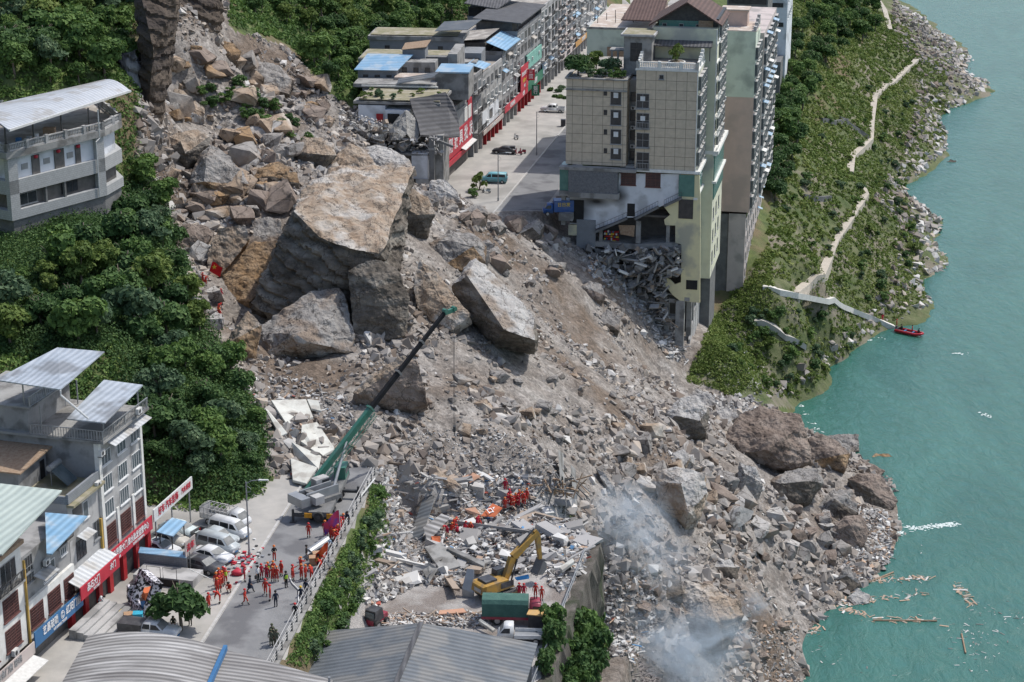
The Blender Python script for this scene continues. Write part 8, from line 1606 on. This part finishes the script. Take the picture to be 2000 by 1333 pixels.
def crate(p, s, m, lab, nm='crate', rz=0):
    mb = MB(); mb.box(-s[0]/2, s[0]/2, -s[1]/2, s[1]/2, 0, s[2]); mb.box(-s[0]/2-.04, s[0]/2+.04, -s[1]/2-.04, s[1]/2+.04, s[2], s[2]+.06)
    o = mb.build(nm, m); o.location = p; o.rotation_euler.z = rz; tag(o, lab, nm.replace('_', ' ')); return o
m_card = mat('cardboard', (.42, .27, .17), (.36, .23, .14), 2, .9); m_cyan = mat('cyan_plastic', (.05, .42, .60), None, 2, .5)
crate(atz(254, 1208, 0), (1.1, .8, .5), m_card, 'brown cardboard box beside the steps', 'cardboard_box', .2); crate(atz(270, 1212, 0), (.9, .8, .8), m_cyan, 'cyan plastic box on the square beside the cardboard box', 'plastic_box', .1); crate(atz(282, 1196, 0), (.5, 1.1, .9), m_blsn, 'dark blue box below the patterned frame', 'plastic_box', .3); crate(atz(240, 1200, 0), (.8, .5, .4), m_gold, 'yellow bag at the head of the steps', 'bag', .4)
crate(atz(295, 1168, 0), (1.6, 1.2, .9), m_orb, 'bright red tarpaulin covered heap next to the patterned frame', 'tarpaulin_heap', .5)
crate(atz(620, 1092, 0), (.9, .8, .7), m_card, 'cardboard box stacked by the railing above the red flag', 'cardboard_box', .2); crate(atz(613, 1102, 0), (.9, .8, .8), m_card, 'lower cardboard box by the railing left of the red flag', 'cardboard_box', .1)
pt = empty('platform', atz(322, 1143, 0), R(-14), 'low concrete platform with a dark recess and steel hoops behind the square tree', 'platform'); mb = MB(); mb.box(-3.4, 3.2, -.2, 2.6, 0, .9); mb.build('deck', m_gren2, pt); mb = MB(); mb.box(-2.3, 1.6, -.35, -.22, .0, .8); mb.build('recess', m_void, pt)
for x in (-1.8, 0): mb = MB(); mb.tube([(x, -.3, .9), (x, -.3, 2.1), (x+1.5, -.3, 2.1), (x+1.5, -.3, .9)], .04, 5); mb.build('hoop', m_fdark, pt)
mb = MB(); mb.tube([atz(370, 1112, 3.6), atz(430, 1140, .3)], .05, 5); o = mb.build('guy_pole', m_ac); tag(o, 'thin white pole slanting down beside the black car', 'pole')
ns = Bld('notice_board', 'small lettered board on posts at the front corner of the car park', (0, 0), 0, 'sign'); p = atz(366, 1118, 0); mb = MB(); mb.hexa([(p.x-.05, p.y-.6, 1.9), (p.x+.05, p.y-.6, 1.9), (p.x+.75, p.y+1.6, 1.9), (p.x+.65, p.y+1.6, 1.9)], [(p.x-.05, p.y-.6, 3.6), (p.x+.05, p.y-.6, 3.6), (p.x+.75, p.y+1.6, 3.6), (p.x+.65, p.y+1.6, 3.6)]); bd = mb.build('board', m_pink, ns.e)
t = text(None, '洗车', (0, 0, 0), .9, m_redsn, 'f'); t.parent = bd; t.location = (p.x+.42, p.y+.4, 2.8); t.rotation_euler = (R(90), 0, R(72))
for dx in (-.3, 0, .3): ns.box('post', p.x+dx, p.x+dx+.12, p.y-.2, p.y-.08, 0, 2.4, m_conc)
# gear piles on the pavement
rr = random.Random(4); gear = MB()
for i in range(90): x, y = rr.gauss(0, .7), rr.gauss(0, 1.7); s_ = rr.uniform(.08, .22); gear.box(x-s_, x+s_, y-s_*.8, y+s_*.8, 0, s_*rr.uniform(.5, 1.3), rr.choice([0, 0, 1, 2, 3, 0]), Matrix.Rotation(rr.uniform(-.3, .3), 4, 'Z'))
o = gear.build('rescue_gear', [m_redsn, m_fdark, m_ac, m_steel]); o.location = atz(480, 1095, 0); o.rotation_euler.z = R(-8); tag(o, 'heap of red and black rescue gear by the near street lamp', 'gear', kind='stuff')
mb = MB(); mb.ball((0, 0, .25), .7, .5, .35, 10); o = mb.build('red_bag', m_redsn, smooth=True); o.location = atz(464, 1123, 0); tag(o, 'red kit bag lying on the pavement above the crouching rescuer', 'bag')
mb = MB(); mb.tube([atz(603, 1080, .5), atz(640, 1055, .7)], [.45, .5], 10); mb.hexa([atz(600, 1085, .1), atz(640, 1064, .1), atz(644, 1052, .5), atz(602, 1074, .4)], [atz(600, 1084, .6), atz(640, 1062, .9), atz(644, 1050, .9), atz(602, 1073, .8)]); o = mb.build('folded_tent', m_steel); tag(o, 'long grey folded tent lying across the road by the railing', 'tent')
mb = MB(); mb.tube([atz(566, 1130, .1), atz(571, 1140, .1), atz(583, 1152, .1), atz(583, 1175, .1)], .09, 6); o = mb.build('fire_hose', m_ac); tag(o, 'white hose curving on the road near the navy officers', 'hose')
# flags
def flag(label, base, top, w, h, m, droop=.5, emb=None, dirx=1):
    e = empty('flag', base, 0, label, 'flag'); mb = MB(); tv = top-base; mb.tube([(0, 0, 0), tv], .04, 6); mb.build('flag_pole', m_ac, e)
    mb = MB(); nx_, ny_ = 8, 4; vs = []
    for j in range(ny_+1):
        for i in range(nx_+1): u_ = i/nx_; v_ = j/ny_; q = tv-tv.normalized()*(v_*h); vs.append(q+Vector((dirx*u_*w, .18*math.sin(u_*7+v_*2), -droop*u_*w+.12*math.sin(u_*5))))
    mb.add(vs, [(j*(nx_+1)+i, j*(nx_+1)+i+1, (j+1)*(nx_+1)+i+1, (j+1)*(nx_+1)+i) for j in range(ny_) for i in range(nx_)]); c = mb.build('cloth', m, e, True)
    if emb: t = text(None, emb, (0, 0, 0), h*.5, m_gold, 'f'); t.parent = c; q = tv-tv.normalized()*h*.35; t.location = q+Vector((dirx*w*.35, -.3, -droop*w*.3))
    return e
m_flag = mat('flag_red', (.62, .015, .02), (.55, .01, .015), 2, .6); m_fpink = mat('flag_pink', (.60, .05, .12), (.10, .06, .30), .7, .6, lo=.45, hi=.6); m_forg = mat('flag_orange_red', (.66, .06, .02), (.6, .1, .02), 1.5, .6)
fb = hit(401, 566); flag('red flag with a yellow emblem held up on the slide below the cracked slab', fb+Vector((.2, 0, 1.2)), fb+Vector((1.1, .2, 3.9)), 1.5, 1.5, m_flag, .5, '★', 1)
q = atz(655, 1056, 0); flag('pink and blue flag waved at the far end of the railing crowd', q+Vector((.6, 0, .9)), q+Vector((.5, 0, 3.6)), 1.7, 1.5, m_fpink, .9, None, -1)
q = atz(634, 1112, 0); flag('orange red flag held over the railing above the ladder', q+Vector((.3, 0, .9)), q+Vector((.5, 0, 3.1)), 1.4, 1.0, m_forg, .9, None, -1)
for x, y, i in ((1100, 247, 0), (1001, 300, 1)): crate(atz(x, y, 0), (1.0, .9, 1.4), P_K, ['black rubbish bin at the kerb of the far road', 'black bin beside the dark red scooter on the far street'][i], 'rubbish_bin')
for i, (x, y) in enumerate([(1085,190),(1095,192),(1090,180),(1105,193),(1075,178),(1098,175)]): p = atz(x, y, 0); tree(p-Vector((0, 0, .8)), .38, i % 3, 'small potted tree on the pavement beyond the white pickup', 'potted trees', sz=.9)
shrub(atz(935, 372, 0), 1.3, 3, 'palm like plant with broad leaves in front of the furniture shop', sz=1.5); shrub(atz(925, 385, 0), 1.0, 1, 'lower green plant beside the silver scooter', sz=1.)
# ---------------- river side path ----------------
m_path = mat('path_concrete', (.50, .45, .38), (.40, .36, .30), .8, .9, .2, 4); m_stp = mat('white_steps', (.66, .64, .60), (.55, .53, .49), 1, .9)
def path(name, pts, w, m, lift=.5, kind=True, skirt=2.0, label=None):
    W3 = [hit(x, y) for x, y in pts]; fine = []
    for a, b_ in zip(W3[:-1], W3[1:]):
        k = max(2, int((b_-a).length/3)); fine += [a.lerp(b_, i/k) for i in range(k)]
    fine.append(W3[-1]); mb = MB(); ring = []
    for i, p in enumerate(fine):
        d = fine[min(i+1, len(fine)-1)]-fine[max(i-1, 0)]; d.z = 0; d.normalize(); s_ = Vector((-d.y, d.x, 0))*w/2; up_ = Vector((0, 0, lift)); zz = max(p.z, h1(p.x, p.y)); p = Vector((p.x, p.y, zz)); ring += [p+s_+up_, p-s_+up_, p-s_-Vector((0, 0, skirt)), p+s_-Vector((0, 0, skirt))]
    mb.add(ring, [(4*i+a, 4*i+(a+1) % 4, 4*i+4+(a+1) % 4, 4*i+4+a) for i in range(len(fine)-1) for a in range(4)]+[(0, 1, 2, 3), tuple(len(ring)-4+k for k in range(4))]); return tag(mb.build(name, m), label, 'path' if label else None, kind='structure')
path('footpath', [(1714,0),(1728,22),(1738,60)], 1.7, m_path); path('footpath', [(1790,120),(1757,150),(1708,193),(1702,240),(1700,275),(1664,308),(1660,340)], 1.7, m_path); path('footpath', [(1684,370),(1690,385),(1660,432),(1630,475),(1618,510),(1604,540),(1575,560),(1552,578)], 1.7, m_path)
path('steps_to_river', [(1490,563),(1520,570),(1552,578),(1612,588),(1660,606),(1700,622),(1748,641)], 1.8, m_stp, .35, skirt=.8); path('ramp', [(1472,628),(1500,640),(1530,658),(1568,678)], 2.4, mat('ramp_concrete', (.46, .44, .40), None, .6, .9), .35, skirt=.8)
for pts, lab in (([(1640,235),(1680,262),(1696,274)], 'low stone wall running up to the bend of the footpath'), ([(1605,238),(1630,244),(1655,240)], 'short terrace wall among the bushes left of the footpath'), ([(1570,388),(1600,395),(1622,392)], 'small garden wall with rubbish left of the lower footpath')):
    o = path('stone_wall', pts, .6, m_cdk, 1.0); del o['kind']; tag(o, lab, 'wall')
# ---------------- floating wreckage ----------------
def floats(lines, nper, w_, s0, s1, name, label, tone, y_=None):
    P = []
    for (x0, y0), (x1, y1), n_ in lines:
        a, b_ = atz(x0, y0, RIV), atz(x1, y1, RIV)
        for i in range(n_): t = rng.random(); q = a.lerp(b_, t); P.append((q.x+rng.normal(0, w_), q.y+rng.normal(0, w_*1.3), RIV+.03))
    P = np.array(P); k = len(P); sz = s0+(s1-s0)*rng.random(k)**2; an = np.column_stack([rng.uniform(1, 3.2, k), rng.uniform(.15, .6, k), rng.uniform(.08, .2, k)])
    tag(link(name, scatter_mesh(name, P, sz, tone(k), BT, m_chip, .12, an)), label, 'floating debris', kind='stuff')
wd = lambda k: rng.choice([.955, .955, .65, .97, .8, .8, .5], k)
floats([((1632,1180),(1700,1172),130), ((1640,1190),(1690,1200),50), ((1700,1172),(1810,1160),46), ((1690,1210),(1830,1212),46), ((1700,1135),(1810,1130),90), ((1870,1140),(1900,1185),60), ((1575,1235),(1600,1225),25)], 0, .45, .16, .7, 'floating_wreckage', 'strings of timber and scraps floating off the shore', wd)
floats([((1900,1185),(1990,1215),30), ((1890,1215),(1905,1300),45), ((1900,1250),(1950,1240),20), ((1780,1060),(1560,1240),20), ((1600,1250),(1700,1330),14)], 0, 1.6, .12, .4, 'floating_litter', 'thin litter scattered on the river at lower right', lambda k: rng.choice([.65, .65, .93], k))
for (a_, b__), lab in (([(1705,1212),(1830,1213)], 'longest timber pole floating level off the lower shore'), ([(1878,1238),(1886,1276)], 'brown pole floating upright in the lower right river'), ([(1690,1140),(1745,1118)], 'dark pole crossing the upper raft of floating timber')):
    mb = MB(); mb.tube([atz(*a_, RIV+.08), atz(*b__, RIV+.1)], .13, 6); tag(mb.build('floating_pole', m_wood), lab, 'pole')
# foam where the current breaks
m_foam = mat('river_foam', (.66, .74, .72), None, 2, .8)
P = []
for (x0, y0), (x1, y1), n_, w_ in (((1775,1033),(1868,1024),170,.3), ((1740,1030),(1760,1045),60,.5), ((1560,790),(1600,850),20,.4), ((1745,1000),(1760,1040),20,.5), ((1730,660),(1690,665),8,.4), ((1915,808),(1940,815),14,.3), ((1860,690),(1895,694),16,.25)):
    a, b_ = atz(x0, y0, RIV), atz(x1, y1, RIV)
    for i in range(n_): q = a.lerp(b_, rng.random()**1); P.append((q.x+rng.normal(0, w_), q.y+rng.normal(0, w_*1.4), RIV+.02))
P = np.array(P); k = len(P); fo = scatter_mesh('foam', P, rng.uniform(.15, .5, k), rng.random(k), RAWT, m_foam, .1, np.column_stack([rng.uniform(.6, 1.6, k), rng.uniform(.3, .8, k), np.full(k, .12)])); tag(link('foam', fo), 'white foam where the current breaks off the wreckage', 'foam', kind='stuff')
# ---------------- smoke ----------------
def smoke(label, c, r_, dens, seed):
    m = bpy.data.materials.new('smoke'); m.use_nodes = True; n = m.node_tree.nodes; L = m.node_tree.links; n.remove(n['Principled BSDF']); v = n.new('ShaderNodeVolumePrincipled'); v.inputs['Color'].default_value = (.78, .89, 1.0, 1); v.inputs['Anisotropy'].default_value = .2
    tc = n.new('ShaderNodeTexCoord'); ln = n.new('ShaderNodeVectorMath'); ln.operation = 'LENGTH'; L.new(tc.outputs['Object'], ln.inputs[0]); fr = n.new('ShaderNodeMapRange'); fr.inputs[1].default_value = .0; fr.inputs[2].default_value = .95; fr.inputs[3].default_value = 1; fr.inputs[4].default_value = 0; L.new(ln.outputs['Value'], fr.inputs[0])
    nz = n.new('ShaderNodeTexNoise'); nz.inputs['Scale'].default_value = 1.7; nz.inputs['Detail'].default_value = 6; nz.inputs['Distortion'].default_value = 1.8; mp = n.new('ShaderNodeMapping'); mp.inputs['Location'].default_value = (seed, seed*2, 0); L.new(tc.outputs['Object'], mp.inputs[0]); L.new(mp.outputs[0], nz.inputs[0])
    r2 = n.new('ShaderNodeMapRange'); r2.inputs[1].default_value = .42; r2.inputs[2].default_value = .78; r2.inputs[3].default_value = 0; r2.inputs[4].default_value = 1; L.new(nz.outputs[0], r2.inputs[0])
    mu = n.new('ShaderNodeMath'); mu.operation = 'MULTIPLY'; L.new(fr.outputs[0], mu.inputs[0]); L.new(r2.outputs[0], mu.inputs[1]); m2 = n.new('ShaderNodeMath'); m2.operation = 'MULTIPLY'; L.new(mu.outputs[0], m2.inputs[0]); m2.inputs[1].default_value = dens; L.new(m2.outputs[0], v.inputs['Density']); L.new(v.outputs[0], n['Material Output'].inputs['Volume'])
    m.cycles.volume_step_rate = 2
    mb = MB(); mb.ball((0, 0, 0), 1, 1, 1, 16); o = mb.build('smoke', m, None, True); o.location = c; o.scale = r_; tag(o, label, 'smoke', kind='stuff'); return o
smoke('thin bluish smoke rising above the dark rock right of the yard', hit(1225, 1060)+Vector((0, 0, 2.5)), (7.0, 9.0, 6.5), .38, 1.3)
smoke('smoke drifting in front of the dark rock beside the big tan boulder', hit(1290, 1130)+Vector((0, 0, 2.5)), (6.0, 7.0, 4.5), .34, 4.1)
smoke('densest white smoke pouring up at the bottom of the debris', hit(1335, 1325)+Vector((0, 0, 3.5)), (11.0, 9.0, 7.0), .75, 2.2)
smoke('faint smoke trail by the lower shore', hit(1470, 1200)+Vector((0, 0, 1.)), (3.2, 4.0, 2.0), .6, 7.7)
# ---------------- labels of repeats: say where in their group and how large ----------------
byl = {}
for o in S.objects:
    if o.parent is None and 'label' in o and 'group' in o: byl.setdefault((o['group'], o['label']), []).append(o)
for (g_, lb), os_ in byl.items():
    if len(os_) < 4: continue
    ps = [tuple(float(v) for v in proj(o.location.x, o.location.y, o.location.z)) for o in os_]; xs_ = [p[0] for p in ps]; ys_ = [p[1] for p in ps]; med = sorted(max(o.scale) for o in os_)[len(os_)//2]; wc = len(lb.split())
    for o, (x, y) in zip(os_, ps):
        fx_ = (x-min(xs_))/max(1, max(xs_)-min(xs_)); fy_ = (y-min(ys_))/max(1, max(ys_)-min(ys_)); t_ = lb
        if wc <= 14: t_ += ', '+('far left' if fx_ < .2 else 'left' if fx_ < .4 else 'centre' if fx_ < .6 else 'right' if fx_ < .8 else 'far right')
        elif wc <= 15: t_ += ', '+('left' if fx_ < .5 else 'right')
        n_w = len(t_.split())
        if n_w <= 15: t_ = t_.replace(',', ', '+('upper' if fy_ < .33 else 'middle' if fy_ < .67 else 'lower'))if ', ' in t_ and n_w <= 15 else t_
        if len(t_.split()) <= 15 and o.name.split('.')[0] in ('rock', 'shrub', 'broadleaf_tree'): t_ = ('larger ' if max(o.scale) > med else 'smaller ')+t_.replace('small rock', 'rock')
        if len(t_.split()) <= 16: o['label'] = t_
